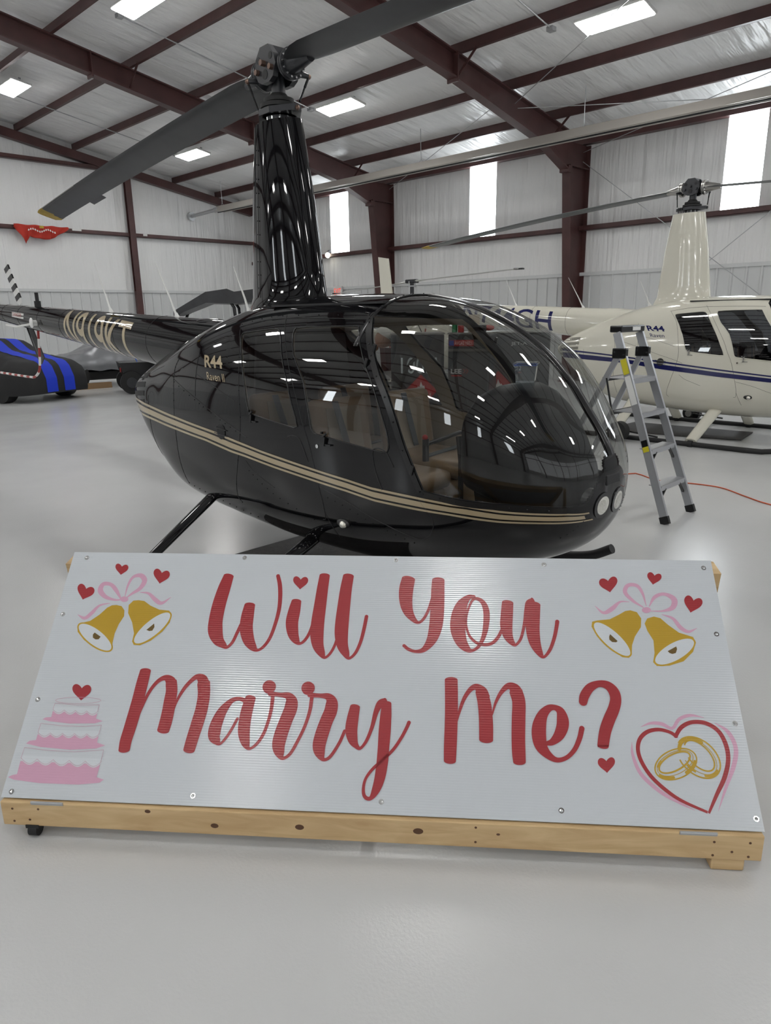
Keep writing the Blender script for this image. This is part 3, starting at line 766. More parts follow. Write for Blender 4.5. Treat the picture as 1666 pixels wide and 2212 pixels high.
    if detail:
        # roof hoop where the windshields meet the roof
        b=MB();L=[]
        for s in (-1,1):
            seg=[]
            for a in range(13):
                f=a/12;ang=PI/2-(1 if s>0 else -1)*0
            
        hoop=[]
        tt=st_at(1.235)
        for k in range(41):
            a=PI*.22+PI*.56*k/40
            xo=1.235-.03*abs(math.cos(a))*1.0
            v=st_at(xo);p=Vector(sec(v,a));hoop.append(p)
        R=[[p+Vector((-.016,0,.001)),p+Vector((-.010,0,.006)),p+Vector((.012,0,.006)),p+Vector((.018,0,.0005))] for p in hoop]
        b.loft(R,closed=True);o=fin(b.build('roof_hoop',M['trimblack'],root,smooth=40))
        bb=MB()
        for p in hoop[::2]: bb.ball(p+Vector((0,0,.007)),.004,n=6)
        bb.build('hoop_screws',M['trimblack'],o)
    # nose fairing: landing lamps and air slot
    for y in (-.068,.068):
        c=Vector((2.382,y,.785));ax=Vector((1,y*1.4,-.12)).normalized()
        o=fin(MB().cyl(c-ax*.02,c+ax*.066,.066,.066,n=32).build('landing_lamp_ring',M['trimblack'],root,smooth=40))
        MB().cyl(c+ax*.060,c+ax*.0665,.046,.046,n=32).build('lamp_reflector_bowl',M['reflector'],o)
        MB().ball(c+ax*.060,.048,(.25,1,1),n=24).build('lamp_lens',M['lamp_glass'],o,smooth=180)
    fin(MB().box((2.437,0,.895),(.035,.13,.05),Matrix.Rotation(-.12,3,'Y'),bev=.006).build('nose_air_slot',M['matte_black'],root))
    # stripes
    for (mk,top,bot,f0,f1,x1) in cfg['stripes']:
        b=MB()
        for s in (-1,1): stripe(b,top,bot,f0,f1,s,-1.60,x1)
        fin(b.build('side_stripe',M[mk],root,fix=False,smooth=180))
    # panel seams and rivets
    seams=[FT['doorline_rear'],FT['cowl_diag']+[(.33,.95)],FT['cowl_v2']+[(-.66,.75),(-.60,.50)],FT['vertpanel'],FT['roofline'],[(.592,.671),(.45,.72),(.376,.748),(.30,.80)],[(1.02,.745),(1.236,.693),(1.38,.642),(1.504,.604),(1.646,.565),(1.70,.56),(1.755,.585),(1.795,.644),(1.80,.683),(1.783,.722),(1.72,.80)],[(-.345,1.305),(-.085,1.243),(.198,1.163)],FT['cowl_v1'],[(1.04,.60),(1.10,.45)],[(-1.2,1.10),(-1.18,.80),(-1.05,.56)]]
    for L in seams:
        P=dens(L,5) if len(L)>2 else [tuple(L[0][k]+(L[1][k]-L[0][k])*i/6 for k in (0,1)) for i in range(7)]
        for s in (-1,1):
            fin(MB().tube([surf(x,z,s,.0004) for x,z in P],.0021 if detail else .0015,5).build('panel_seam',M['matte_black'] if detail else M['grey_int'],root))
    if detail:
        rows=[(FT['roofline'],.018,10),(FT['cowl_diag'],-.015,14),(FT['vertpanel'],0.0,14),([(.33,.76),(.45,.70),(.60,.64),(.80,.585),(1.0,.53)],-.02,12),([(1.08,.70),(1.236,.665),(1.38,.615),(1.504,.575),(1.646,.535)],-.01,12),([(-.6,.50),(-.3,.47),(0,.44),(.3,.41),(.6,.385)],0,16),(FT['cowl_v2'],0,10),([(2.42,.74),(2.40,.70),(2.37,.66),(2.33,.63)],0,6)]
        rm=None;bo=MB()
        for L,dz,n in rows:
            for i in range(n):
                x,z=cr1(L,(len(L)-1)*i/(n-1))
                if rm is None:
                    o=MB().ball((0,0,0),.0034,n=6).build('rivet',M['trimblack'],root);rm=o.data
                else:
                    o=bpy.data.objects.new('rivet',rm);COL.objects.link(o);o.parent=root
                o.location=surf(x,z+dz,-1,.0006)
                bo.ball(surf(x,z+dz,1,.0006),.0032,n=6)
        o=bo.build('left_side_rivets',M['trimblack'],root);o['kind']='stuff'
    # fuel cap / round grille
    for s in (-1,1):
        p=surf(.03,.955,s,0);n=(surf(.03,.955,s,.01)-p).normalized()
        o=fin(MB().cyl(p-n*.004,p+n*.004,.05,n=28).build('round_intake',M['matte_black'],root))
        for k in (-1,1): MB().tube([p+n*.006+Vector((-.075,0,.018*k+.006)),p+n*.008+Vector((0,0,.020*k)),p+n*.006+Vector((.075,0,.018*k-.006))],.003,5).build('intake_wire',M['trimblack'],o)
        p=surf(1.177,.557,s,0);n=(surf(1.177,.557,s,.01)-p).normalized()
        o=fin(MB().ball(p,.04,(1.3,.6,.7),n=20).build('navigation_lamp',M['trimblack'],root,smooth=180))
        MB().ball(p+n*.012+Vector((.012,0,0)),.026,(1,.9,.9),n=16).build('lamp_lens',M['reflector'],o,smooth=180)
        # cowl louvres at the tail end
        for k in range(4):
            z=.985+.068*k;L=[(-1.665,z+.02),(-1.50,z+.04),(-1.30,z+.055)]
            bb=MB();ribbon(bb,dens(L,5),.040,.002,s);fin(bb.build('cowl_louvre',M['matte_black'] if detail else M['cream_shade'],root,fix=False))
    # tail end of the cowl
    v=cr(ST,0.);b=MB();R=[]
    b.poly([sec(v,2*PI*k/48) for k in range(48)]);o=fin(b.build('cowl_end_panel',M['matte_black'],root))
    fin(MB().tube([sec(v,2*PI*k/48) for k in range(48)],.008,6,closed=True).build('cowl_end_rim',paint,root,smooth=180))
    if detail: fin(MB().tube(dens([(-1.74,.20,1.22),(-1.80,.24,1.08),(-1.80,.25,.95),(-1.84,.26,.88)],4),.02,8,rads=[.010]*5+[.016]*4+[.018]*3+[.045]).build('tail_flap',M['trimblack'],root,smooth=60))
    # lettering on the side
    for (txt,x0,z0,x1,z1,h,mk,fat,sh) in cfg['side_text']:
        w=math.hypot(x1-x0,0)
        mapped_text(txt,h,w,lambda x,y:surf(x0+x-sh*y,z0+(z1-z0)*x/w+y,-1,.0018),'side_lettering',M[mk],root,step=.02,fat=fat).location.z+=up
    # ---- tail boom
    b=MB();xs=[-.55,-.8,-1.1]+[-1.4-.25*i for i in range(18)]+[-5.9];n=48
    b.loft([[boom_pt(x,2*PI*k/n) for k in range(n)] for x in xs]);boom=fin(b.build('tail_boom',paint,root,smooth=50))
    b=MB()
    for x in (-1.7,-2.35,-3.0,-3.65,-4.3,-4.95,-5.5): b.tube([boom_pt(x,2*PI*k/32,.0003) for k in range(32)],.0022,5,closed=True)
    b.build('boom_seams',M['matte_black'] if detail else M['grey_int'],boom)
    # bulge joining boom and cowl
    fin(MB().ball((-1.05,0,1.50),.2,(2.6,.9,.85),n=32).build('boom_fairing',paint,root,smooth=180))
    t,x0,x1=cfg['boom_text'];hh=.31
    def wrap(x,y):
        xx=x0+x;zc,r=spine(xx);return boom_pt(xx,cfg.get('wrap0',-.62)+y/(r*1.0),.0015)
    mapped_text(t,cfg.get('boom_h',.34),x1-x0,wrap,'registration_lettering',M[cfg['text_mat']],boom,step=.03,fat=cfg.get('tfat',.012))
    # antennas
    for x,hgt,ln in ((-.47,.33,-.17),(-1.52,.45,-.29),(-2.75,.46,-.25)):
        zc=spine(x)[0]+spine(x)[1] if x<-.6 else 1.70
        bb=MB().cyl((x,0,zc-.02),(x-.02,0,zc+.03),.028,.012,n=12);bb.tube([(x-.01,0,zc),(x+ln*.3,0,zc+hgt*.3),(x+ln,0,zc+hgt)],.007,8,rads=[.011,.0075,.0025]);bb.build('whip_antenna',M['white_pl'],boom if False else root,smooth=60).location.z+=up
    # beacon and belt antenna on the boom
    xb=-4.6;zc,r=spine(xb)
    MB().cyl((xb,0,zc+r-.03),(xb,0,zc+r+.06),.035).cyl((xb,0,zc+r+.06),(xb,0,zc+r+.15),.02).build('anti_collision_beacon',M['matte_black'],boom)
    xb=-4.32;zc,r=spine(xb)
    o=MB().ball((xb,-r-.05,zc-.02),.05,(.9,.35,1.1)).tube([(xb,-r-.05,zc-.03),(xb-.45,-r-.06,zc-.06),(xb-.85,-r-.04,zc-.04)],.012,8).cyl((xb,-r+.01,zc-.02),(xb,-r-.05,zc-.02),.03).build('towel_bar_antenna',M['white_pl'],boom,smooth=60)
    b=MB();bb=[(boom_pt(-5.12,-.05+.45*k,.003),boom_pt(-4.72,-.05+.45*k,.003)) for k in range(2)]
    b.poly([bb[0][0],bb[0][1],bb[1][1],bb[1][0]]);pl=b.build('warning_plate',M['white_pl'],boom)
    mapped_text('DANGER',.035,.30,lambda x,y:boom_pt(-5.08+x,.05+y/.11,.008),'warning_lettering',M['red'],boom,step=.03)
    # tail rotor, gearbox, guard, fins
    zt=spine(-5.85)[0]
    fin(MB().cyl((-5.9,0,zt),(-6.02,0,zt),.10,.06,n=20).cyl((-5.88,0,zt),(-5.88,.30,zt),.035).build('tail_gearbox',M['hub_dark'],root,smooth=40))
    for sgn in (1,-1):
        ang=math.radians(cfg.get('tr_ang',118));d=Vector((math.cos(ang)*sgn,0,math.sin(ang)*sgn));q=Vector((-d.z,0,d.x));c=Vector((-5.88,.27,zt))
        bl=fin(MB().prism([c+d*.12-q*.03,c+d*.12+q*.03,c+d*.2+q*.075,c+d*.73+q*.075,c+d*.73-q*.075,c+d*.2-q*.075],(0,.014,0)).build('tail_rotor_blade',M['white_pl'] if (sgn>0 or not detail) else M['trimblack'],root))
        for k in range(4 if (detail and sgn>0) else 0):
            a=.17+.145*k
            MB().prism([c+d*a-q*.077-Vector((0,.002,0)),c+d*(a+.045)+q*.077-Vector((0,.002,0)),c+d*(a+.115)+q*.077-Vector((0,.002,0)),c+d*(a+.07)-q*.077-Vector((0,.002,0))],(0,.018,0)).build('blade_band',M['trimblack'],bl)
    # red and white tube guard under the boom end
    gp=[(-4.70,.0,1.58),(-4.74,0,1.40),(-4.79,0,1.20),(-4.86,0,1.10),(-5.0,0,1.035),(-5.2,0,1.02),(-6.4,0,1.03)]
    GP=dens(gp,8);g=None
    L=[0]
    for a,c in zip(GP,GP[1:]): L.append(L[-1]+(Vector(a)-Vector(c)).length)
    tot=L[-1];seg=.105;k=0;pa=[];pb=[]
    b1=MB();bands=[]
    def ptat(d):
        for i in range(len(L)-1):
            if L[i]<=d<=L[i+1]: return Vector(GP[i]).lerp(Vector(GP[i+1]),(d-L[i])/max(L[i+1]-L[i],1e-9))
        return Vector(GP[-1])
    while k*seg<tot-.01:
        P=[ptat(k*seg+seg*j/4) for j in range(5)];(b1.tube(P,.014,10) if k%2==0 else bands.append(P));b1.tube(P,.0125,8) if k%2 else None;k+=1
    g=fin(b1.build('tail_guard',M['red'],root,smooth=60));lab(g,'red bands of the tail guard tube')
    for P in bands: MB().tube(P,.014,10).build('white_band',M['white_pl'],g,smooth=60)
    MB().cyl((-5.05,0,1.62),(-4.79,0,1.22),.010).build('guard_strut',M['trimblack'],g)
    # vertical and horizontal stabilisers
    def slab(nm,pts,yv,m): return fin(MB().prism(pts,(0,yv,0)).build(nm,m,root))
    slab('vertical_fin',[(-5.75,-.10,zt),(-5.45,-.10,zt),(-5.58,-.10,zt+.86),(-5.83,-.10,zt+.90)] if not detail else [(-6.75,-.10,zt),(-6.40,-.10,zt),(-6.75,-.10,zt+.70),(-7.0,-.10,zt+.72)],-.035,paint)
    slab('ventral_fin',[(-5.7,-.10,zt),(-5.4,-.10,zt),(-5.6,-.10,zt-.55),(-5.8,-.10,zt-.55)] if not detail else [(-6.7,-.1,zt),(-6.4,-.1,zt),(-6.7,-.1,zt-.5),(-6.9,-.1,zt-.5)],-.03,paint)
    if not detail: fin(MB().box((-5.6,-.5,zt),(.34,.8,.03)).build('horizontal_stabiliser',paint,root))
    # ---- mast fairing
    b=MB();R=[];lev=[(1.66,.46,.22,.03),(1.74,.40,.175,.0),(1.80,.365,.155,-.005),(1.95,.345,.15,-.01),(2.4,.292,.135,-.02),(2.7,.24,.122,-.025),(2.865,.212,.113,-.03)]
    for z,a,w,c in lev:
        ring=[]
        for k in range(40):
            th=2*PI*k/40;x=math.cos(th);y=math.sin(th)
            ring.append((c+a*(x if x>0 else x*1.02),w*math.copysign(abs(y)**.95,y)*(1-.25*(-x if x<0 else 0)),z))
        R.append(ring)
    b.loft(R,cap=True);ms=fin(b.build('mast_fairing',paint,root,smooth=40))
    # stepped rear edge piece and seam
    b=MB()
    for sgn in (-1,1):
        b.tube([(c-a*.45,sgn*(w*.86+.001),z) for z,a,w,c in lev[2:]],.0022,5)
    if detail: b.build('fairing_seam',M['matte_black'],ms)
    else: b.bm.free()
    if detail:
        for i in range(12):
            z=1.86+i*.085
            for l0,l1 in zip(lev,lev[1:]):
                t_=(z-l0[0])/(l1[0]-l0[0])
                if 0<=t_<1:
                    a=l0[1]+(l1[1]-l0[1])*t_;w=l0[2]+(l1[2]-l0[2])*t_;MB().ball((l0[3]-a*.40,-w*.90,z),.004,n=6).build('fairing_rivet',M['trimblack'],ms)
    if not detail:
        for k in range(5): MB().box((-.13+.022*k,-.108,2.90),(.008,.012,.07)).build('fairing_vent_slot',M['matte_black'],ms)
    # ---- rotor head
    az=math.radians(cfg.get('az',176.2));d=Vector((math.cos(az),math.sin(az),0));q=Vector((-d.y,d.x,0))
    rot=Matrix((d,q,Vector((0,0,1)))).transposed()
    HD=M['hub_dark']
    mast=fin(MB().cyl((0,0,2.8),(0,0,3.20),.045).build('rotor_mast',HD,root,smooth=40))
    sw=fin(MB().cyl((0,0,2.868),(0,0,2.895),.085,n=32).cyl((0,0,2.90),(0,0,2.94),.11,n=32).build('swashplate',HD,root,smooth=40))
    MB().cyl((0,0,2.945),(0,0,2.968),.118,n=32).cyl((0,0,2.978),(0,0,3.0),.096,n=32).cyl((0,0,3.0),(0,0,3.03),.07,.05,n=32).build('swashplate_boot',M['rubber'],sw,smooth=40)
    b=MB();b.prism([rot@Vector(p) for p in [(-.20,-.03,2.90),(-.06,-.118,2.90),(.06,-.118,2.90),(.20,-.03,2.90),(.20,.03,2.90),(.06,.118,2.90),(-.06,.118,2.90),(-.20,.03,2.90)]],(0,0,.035));b.build('swashplate_arm',HD,sw)
    for k in range(10): 
        a=2*PI*k/10;MB().cyl((.08*math.cos(a),.08*math.sin(a),2.862),(.08*math.cos(a),.08*math.sin(a),2.902),.008,n=8).build('swashplate_bolt',M['chrome'],sw)
    # yoke: two cheek plates with lightening holes joined by a block
    b=MB()
    for sgn in (-1,1):
        y0=sgn*.075
        pl=[(-.085,3.10),(-.04,3.078),(.04,3.078),(.085,3.10),(.12,3.165),(.10,3.225),(.045,3.283),(-.045,3.283),(-.10,3.225),(-.12,3.165)]
        b.prism([rot@Vector((x,y0-.018,z)) for x,z in pl],rot@Vector((0,.036,0)))
    b.box((0,0,3.265),(.09,.17,.035),rot);b.box((0,0,3.16),(.13,.12,.05),rot)
    yk=fin(b.build('rotor_yoke',HD,root))
    for sgn in (-1,1):
        for x,z,r in ((-.068,3.215,.020),(.068,3.215,.020),(0,3.125,.028)):
            c=rot@Vector((x,sgn*.094,z));c2=rot@Vector((x,sgn*.0955,z));MB().cyl(c,c2,r,n=20).build('yoke_hole',M['matte_black'],yk)
        c=rot@Vector((0,sgn*.08,3.185));c2=rot@Vector((0,sgn*.125,3.185));tb=MB().cyl(c,c2,.019,n=6).build('teeter_bolt',M['bronze'] if detail else HD,yk)
        if detail: lab(tb,'bronze coloured teeter bolt')
        c=rot@Vector((-.078,sgn*.08,3.15));c2=rot@Vector((-.078,sgn*.115,3.15));MB().cyl(c,c2,.018,n=6).build('coning_bolt',M['bronze'] if detail else HD,yk)
        c=rot@Vector((.078,sgn*.08,3.15));c2=rot@Vector((.078,sgn*.115,3.15));MB().cyl(c,c2,.018,n=6).build('coning_bolt',M['bronze'] if detail else HD,yk)
    for sgn in (1,-1):
        D=d*sgn;Q=Vector((-D.y,D.x,0));dr=cfg.get('droop',.065)
        def P(r,y,z=0): return Vector((0,0,3.165+z-dr*max(0,r-.15)*(.6+.4*r/5.)*1.0))+D*r+Q*y
        g=fin(MB().cyl(P(.10,0),P(.135,0),.062,.088,n=28).cyl(P(.135,0),P(.15,0),.09,n=32).cyl(P(.156,0),P(.17,0),.09,n=32).cyl(P(.17,0),P(.25,0),.066,.05,n=24).cyl(P(.25,0),P(.36,0,.0),.05,.03,n=20).build('blade_grip',HD if detail else M['steel'],root,smooth=40))
        for k in range(14):
            a=2*PI*k/14;o_=(Q*math.cos(a)+Vector((0,0,1))*math.sin(a))*.078
            MB().cyl(P(.168,0)+o_,P(.182,0)+o_,.007,n=6).build('flange_bolt',M['chrome'],g)
        # pitch horn and link
        hp=P(.16,.125,-.05)
        MB().cyl(P(.14,.05,-.04),hp,.022,.014).build('pitch_horn',HD,g)
        lk=rot@Vector((.20*sgn,.0,2.915))
        MB().cyl(hp,hp.lerp(lk,.35),.008).cyl(hp.lerp(lk,.35),hp.lerp(lk,.8),.006).build('pitch_link',M['trimblack'],g)
        MB().ball(hp,.016,n=10).ball(lk,.016,n=10).build('link_rod_end',M['bronze'] if detail else HD,g)
        # blade
        b=MB();N=26;c0=.254
        R=[]
        def sect(r,c,tw,zz=0,xo=0):
            out=[]
            for xx,zz2 in ((0,0),(.02,.35),(.08,.75),(.25,1),(.5,.82),(.8,.35),(1,.03),(1,-.03),(.8,-.3),(.5,-.72),(.25,-.9),(.08,-.68),(.02,-.32)):
                # leading edge leads the rotation (towards +Q)
                y=(.25-xx)*c+xo;z=zz2*c*.055;ct,s_=math.cos(tw),math.sin(tw)
                out.append(P(r,y*ct-z*s_,y*s_+z*ct))
            return out
        pitch=math.radians(cfg.get('pitch',7) if sgn>0 else cfg.get('pitch_f',cfg.get('pitch',7)))
        for i in range(N+1):
            r=.20+(5.0-.20)*(i/N)**1.5;f=min(1,(r-.20)/.30);c=.12+.134*math.sin(f*PI/2)
            R.append(sect(r,c,pitch*(1-.15*r/5.)))
        rr=R[:-1]+[sect(4.92,.254,pitch*.85)]+[sect(5.0,.20,pitch*.85,xo=-.0)]
        b.loft(rr);bl=fin(b.build('rotor_blade',M[cfg['blade']],root,smooth=35))
        tp=MB().loft([sect(4.80,.2575,pitch*.85),sect(4.92,.2575,pitch*.85),sect(5.003,.203,pitch*.85)]);lab(tp.build('blade_tip_paint',M['yellow'],bl),'yellow painted blade tip')
        if detail:
            b=MB();
            for r0,r1 in ((3.7,4.85),):
                R2=[]
                for i in range(7):
                    r=r0+(r1-r0)*i/6;s0=sect(r,.257,pitch*(1-.15*r/5.))
                    R2.append([s0[12],s0[0],s0[1],s0[1]+(s0[1]-s0[0])*.02,s0[11]])
                b.loft(R2,closed=False,cap=False)
            o=b.build('leading_edge_strip',M['steel'],bl,fix=False);lab(o,'worn bare metal leading edge')
            b=MB();s0=sect(3.6,.254,pitch*.87);s1=sect(3.95,.254,pitch*.87)
            w=(s0[6]-s0[3]).normalized()*.05
            b.poly([s0[6],s1[6],s1[6]+w,s0[6]+w]);o=b.build('trim_tab',M[cfg['blade']],bl)
            o.modifiers.new('s','SOLIDIFY').thickness=.003
    # ---- skid gear
    SK=root
    for s in (-1,1):
        sd='right' if s<0 else 'left'
        xr=cfg.get('skid_rear',-.56);P=[(xr,s*1.05,.04),(xr+.06,s*1.05,.035),(0,s*1.05,.035),(1.35,s*1.05,.035),(1.6,s*1.05,.045),(1.8,s*1.05,.09),(1.95,s*1.05,.17)]
        sk=MB().tube(dens(P,6),.032,14).build('skid_tube',M[cfg['skid']],root,smooth=60)
        for x0,x1,zt_,zb_ in ((-.34,-.37,.47+up,.10),(.76,.70,.36+up,.10)):
            b=MB();A=Vector((x0,s*.46,zt_));B_=Vector((x1,s*1.045,zb_-.03));ax=(B_-A).normalized();w=cfg.get('strutw',.055)
            R=[]
            for f in (0,.5,.93,1.):
                c=A.lerp(B_,f);lx=Vector((1,0,0));ly=ax.cross(lx).normalized();ww=w*(1-.12*f)
                R.append([c+lx*(math.cos(2*PI*k/16)*ww)+ly*(math.sin(2*PI*k/16)*ww*.55) for k in range(16)])
            b.loft(R);st=b.build('gear_strut',paint,root,smooth=50)
            MB().cyl((x1-.03,s*1.05,.04),(x1+.03,s*1.05,.04),.043,n=16).build('strut_shoe',M['matte_black'],st)
    if cfg.get('wheels'):
        for s in (-1,1):
            x=-.2;o=MB().cyl((x,s*1.15,.13),(x,s*1.27,.13),.13,n=28).build('ground_wheel',M['rubber'],root,smooth=40)
            MB().cyl((x,s*1.05,.13),(x,s*1.285,.13),.05,n=20).build('wheel_hub',M['steel'],o)
            MB().cyl((x,s*1.10,.13),(x+.5,s*1.12,.09),.012).build('wheel_lever',M['trimblack'],o)
    # ---- interior
    lea=M[cfg.get('leather','leather')]
    def IN(o): return fin(o)
    IN(MB().box((1.0,0,.47),(1.5,.80,.02)).build('cabin_floor',M['carpet'],root))
    IN(MB().prism([(.12,-.50,.42),(.12,.50,.42),(.12,.38,1.55),(.12,-.38,1.55)],(.02,0,0)).build('firewall',M['grey_int'],root))
    IN(MB().box((.72,0,1.735),(1.0,.62,.012),Matrix.Rotation(-.0,3,'Y')).build('headliner',M['matte_black'],root))
    for (xs,y,nm) in ((.84,-.29,.66),(.84,.29,.66),(.26,-.29,.50),(.26,.29,.50)):
        st=IN(MB().box((xs+nm/2,y,.58),(nm,.46,.28),bev=.05).build('seat_base',lea,root,smooth=60))
        MB().box((xs+nm/2+.01,y,.77),(nm+.03,.45,.11),bev=.045).build('seat_cushion',lea,st,smooth=60)
        MB().box((xs-.02,y,.96),(.10,.45,.48),Matrix.Rotation(-.16,3,'Y'),bev=.045).build('seat_back',lea,st,smooth=60)
        MB().box((xs+.035,y,.96),(.006,.26,.38),Matrix.Rotation(-.16,3,'Y')).build('seat_back_seam',M['trim_tan'],st)
        sgn=-1 if y<0 else 1
        b=MB();b.prism([(xs+.045,y-.12,1.19),(xs+.045,y-.075,1.19),(xs+.06,y+.03,.84),(xs+.06,y-.015,.84)],(.006,0,0));b.prism([(xs+.30,y-.20,.825),(xs+.35,y-.20,.825),(xs+.30,y+.20,.832),(xs+.25,y+.20,.832)],(0,0,.006));b.build('seat_belt',M['belt'],st)
    # instrument pedestal, cyclic, pedals
    ped=IN(MB().loft([[(1.78,-.15,.44),(2.10,-.13,.44),(2.10,.13,.44),(1.78,.15,.44)],[(1.74,-.17,.80),(2.22,-.14,.70),(2.22,.14,.70),(1.74,.17,.80)]]).build('instrument_pedestal',M['trimblack'],root))
    R=[]
    for x,zt_,zb_,w in ((1.68,1.10,.80,.20),(1.70,1.20,.74,.225),(1.76,1.275,.72,.235),(1.85,1.315,.70,.235),(1.95,1.325,.68,.235),(2.03,1.295,.66,.23),(2.10,1.24,.66,.225),(2.16,1.17,.66,.215),(2.21,1.09,.66,.20),(2.28,.97,.66,.17),(2.32,.86,.68,.13)):
        n_=28;zm_=(zt_+zb_)/2;R.append([(x,w*math.copysign(abs(math.cos(2*PI*k/n_))**.55,math.cos(2*PI*k/n_)),zm_+(zt_-zm_)*math.copysign(abs(math.sin(2*PI*k/n_))**.55,math.sin(2*PI*k/n_))) for k in range(n_)])
    hood=IN(MB().loft(R).build('instrument_hood',M['hood_black'],root,smooth=50))
    MB().box((1.675,0,.97),(.012,.34,.26),bev=.005).build('instrument_face',M['grey_int'],hood)
    for yy in (-.11,0,.11):
        for zz in (.91,1.03): MB().cyl((1.668,yy,zz),(1.655,yy,zz),.042,n=20).build('dial',M['trimblack'],hood)
    cy=IN(MB().tube([(1.52,0,.46),(1.52,0,.86),(1.50,0,1.0)],.016,8).tube([(1.50,-.28,.99),(1.50,0,1.02),(1.50,.28,.99)],.012,8).build('cyclic_control',M['trimblack'],root,smooth=60))
    for sgn in (-1,1): MB().cyl((1.50,sgn*.28,.90),(1.50,sgn*.28,1.02),.018).build('cyclic_grip',M['matte_black'],cy)
    lab(MB().ball((1.50,-.285,1.03),.016).build('trim_button',M['red'],cy),'red button on the cyclic grip')
    for y in (-.26,-.14,.14,.26): IN(MB().box((2.05,y,.68),(.02,.06,.09)).cyl((2.05,y,.56),(2.05,y,.66),.008).build('rudder_pedal',M['steel'],root))
    return root
gt,gb=FT['st_top'],FT['st_bot']
blk=dict(paint='black_paint',glass='glass_win',wsglass='glass_ws',blade='blade_black',skid='matte_black',text_mat='gold',az=176.2,droop=.062,pitch=24,pitch_f=-4,
 stripes=[('gold',gt,gb,0,.17,2.425),('gold',gt,gb,.31,.70,2.415),('gold',gt,gb,.84,1.0,2.425)],
 side_text=[('R44',-.236,1.352,.015,1.352,.078,'gold',.03,.75),('Raven II',-.168,1.274,.068,1.271,.050,'gold',.005,.62)],
 boom_text=('N919KT',-3.52,-2.0),boom_h=.47,tfat=.008,wrap0=-1.5,tr_ang=125)
BH=heli('black_helicopter','glossy black helicopter with gold side stripes parked behind the proposal sign',(3.088,4.007,0),blk)
wt=[(-1.383,1.076),(-.882,1.045),(.05,.968),(.786,.893),(1.387,.838),(1.9,.80),(2.4,.78)]
wb=[(-1.366,.956),(-.5,.925),(.061,.859),(.797,.795),(1.397,.755),(1.9,.72),(2.4,.71)]
wht=dict(paint='cream_paint',glass='glass_dark',wsglass='glass_dark',blade='blade_grey',skid='matte_black',text_mat='navy',az=177.5,droop=.075,pitch=3,detail=False,skid_rear=-1.3,up=.06,strutw=.085,wheels=True,leather='grey_int',
 stripes=[('navy',wt,wb,0,.20,2.40),('navy',wt,wb,.42,1.0,2.40)],
 side_text=[('R44',-.21,1.358,.04,1.350,.07,'navy',.03,.75),('Raven',-.15,1.277,.05,1.273,.048,'navy',.0,.62)],
 boom_text=('N744GH',-3.75,-1.95),boom_h=.33,wrap0=-.85,tr_ang=8)
WH=heli('white_helicopter','cream white helicopter with navy stripes parked at right behind the stepladder',(10.056,4.231,0),wht)
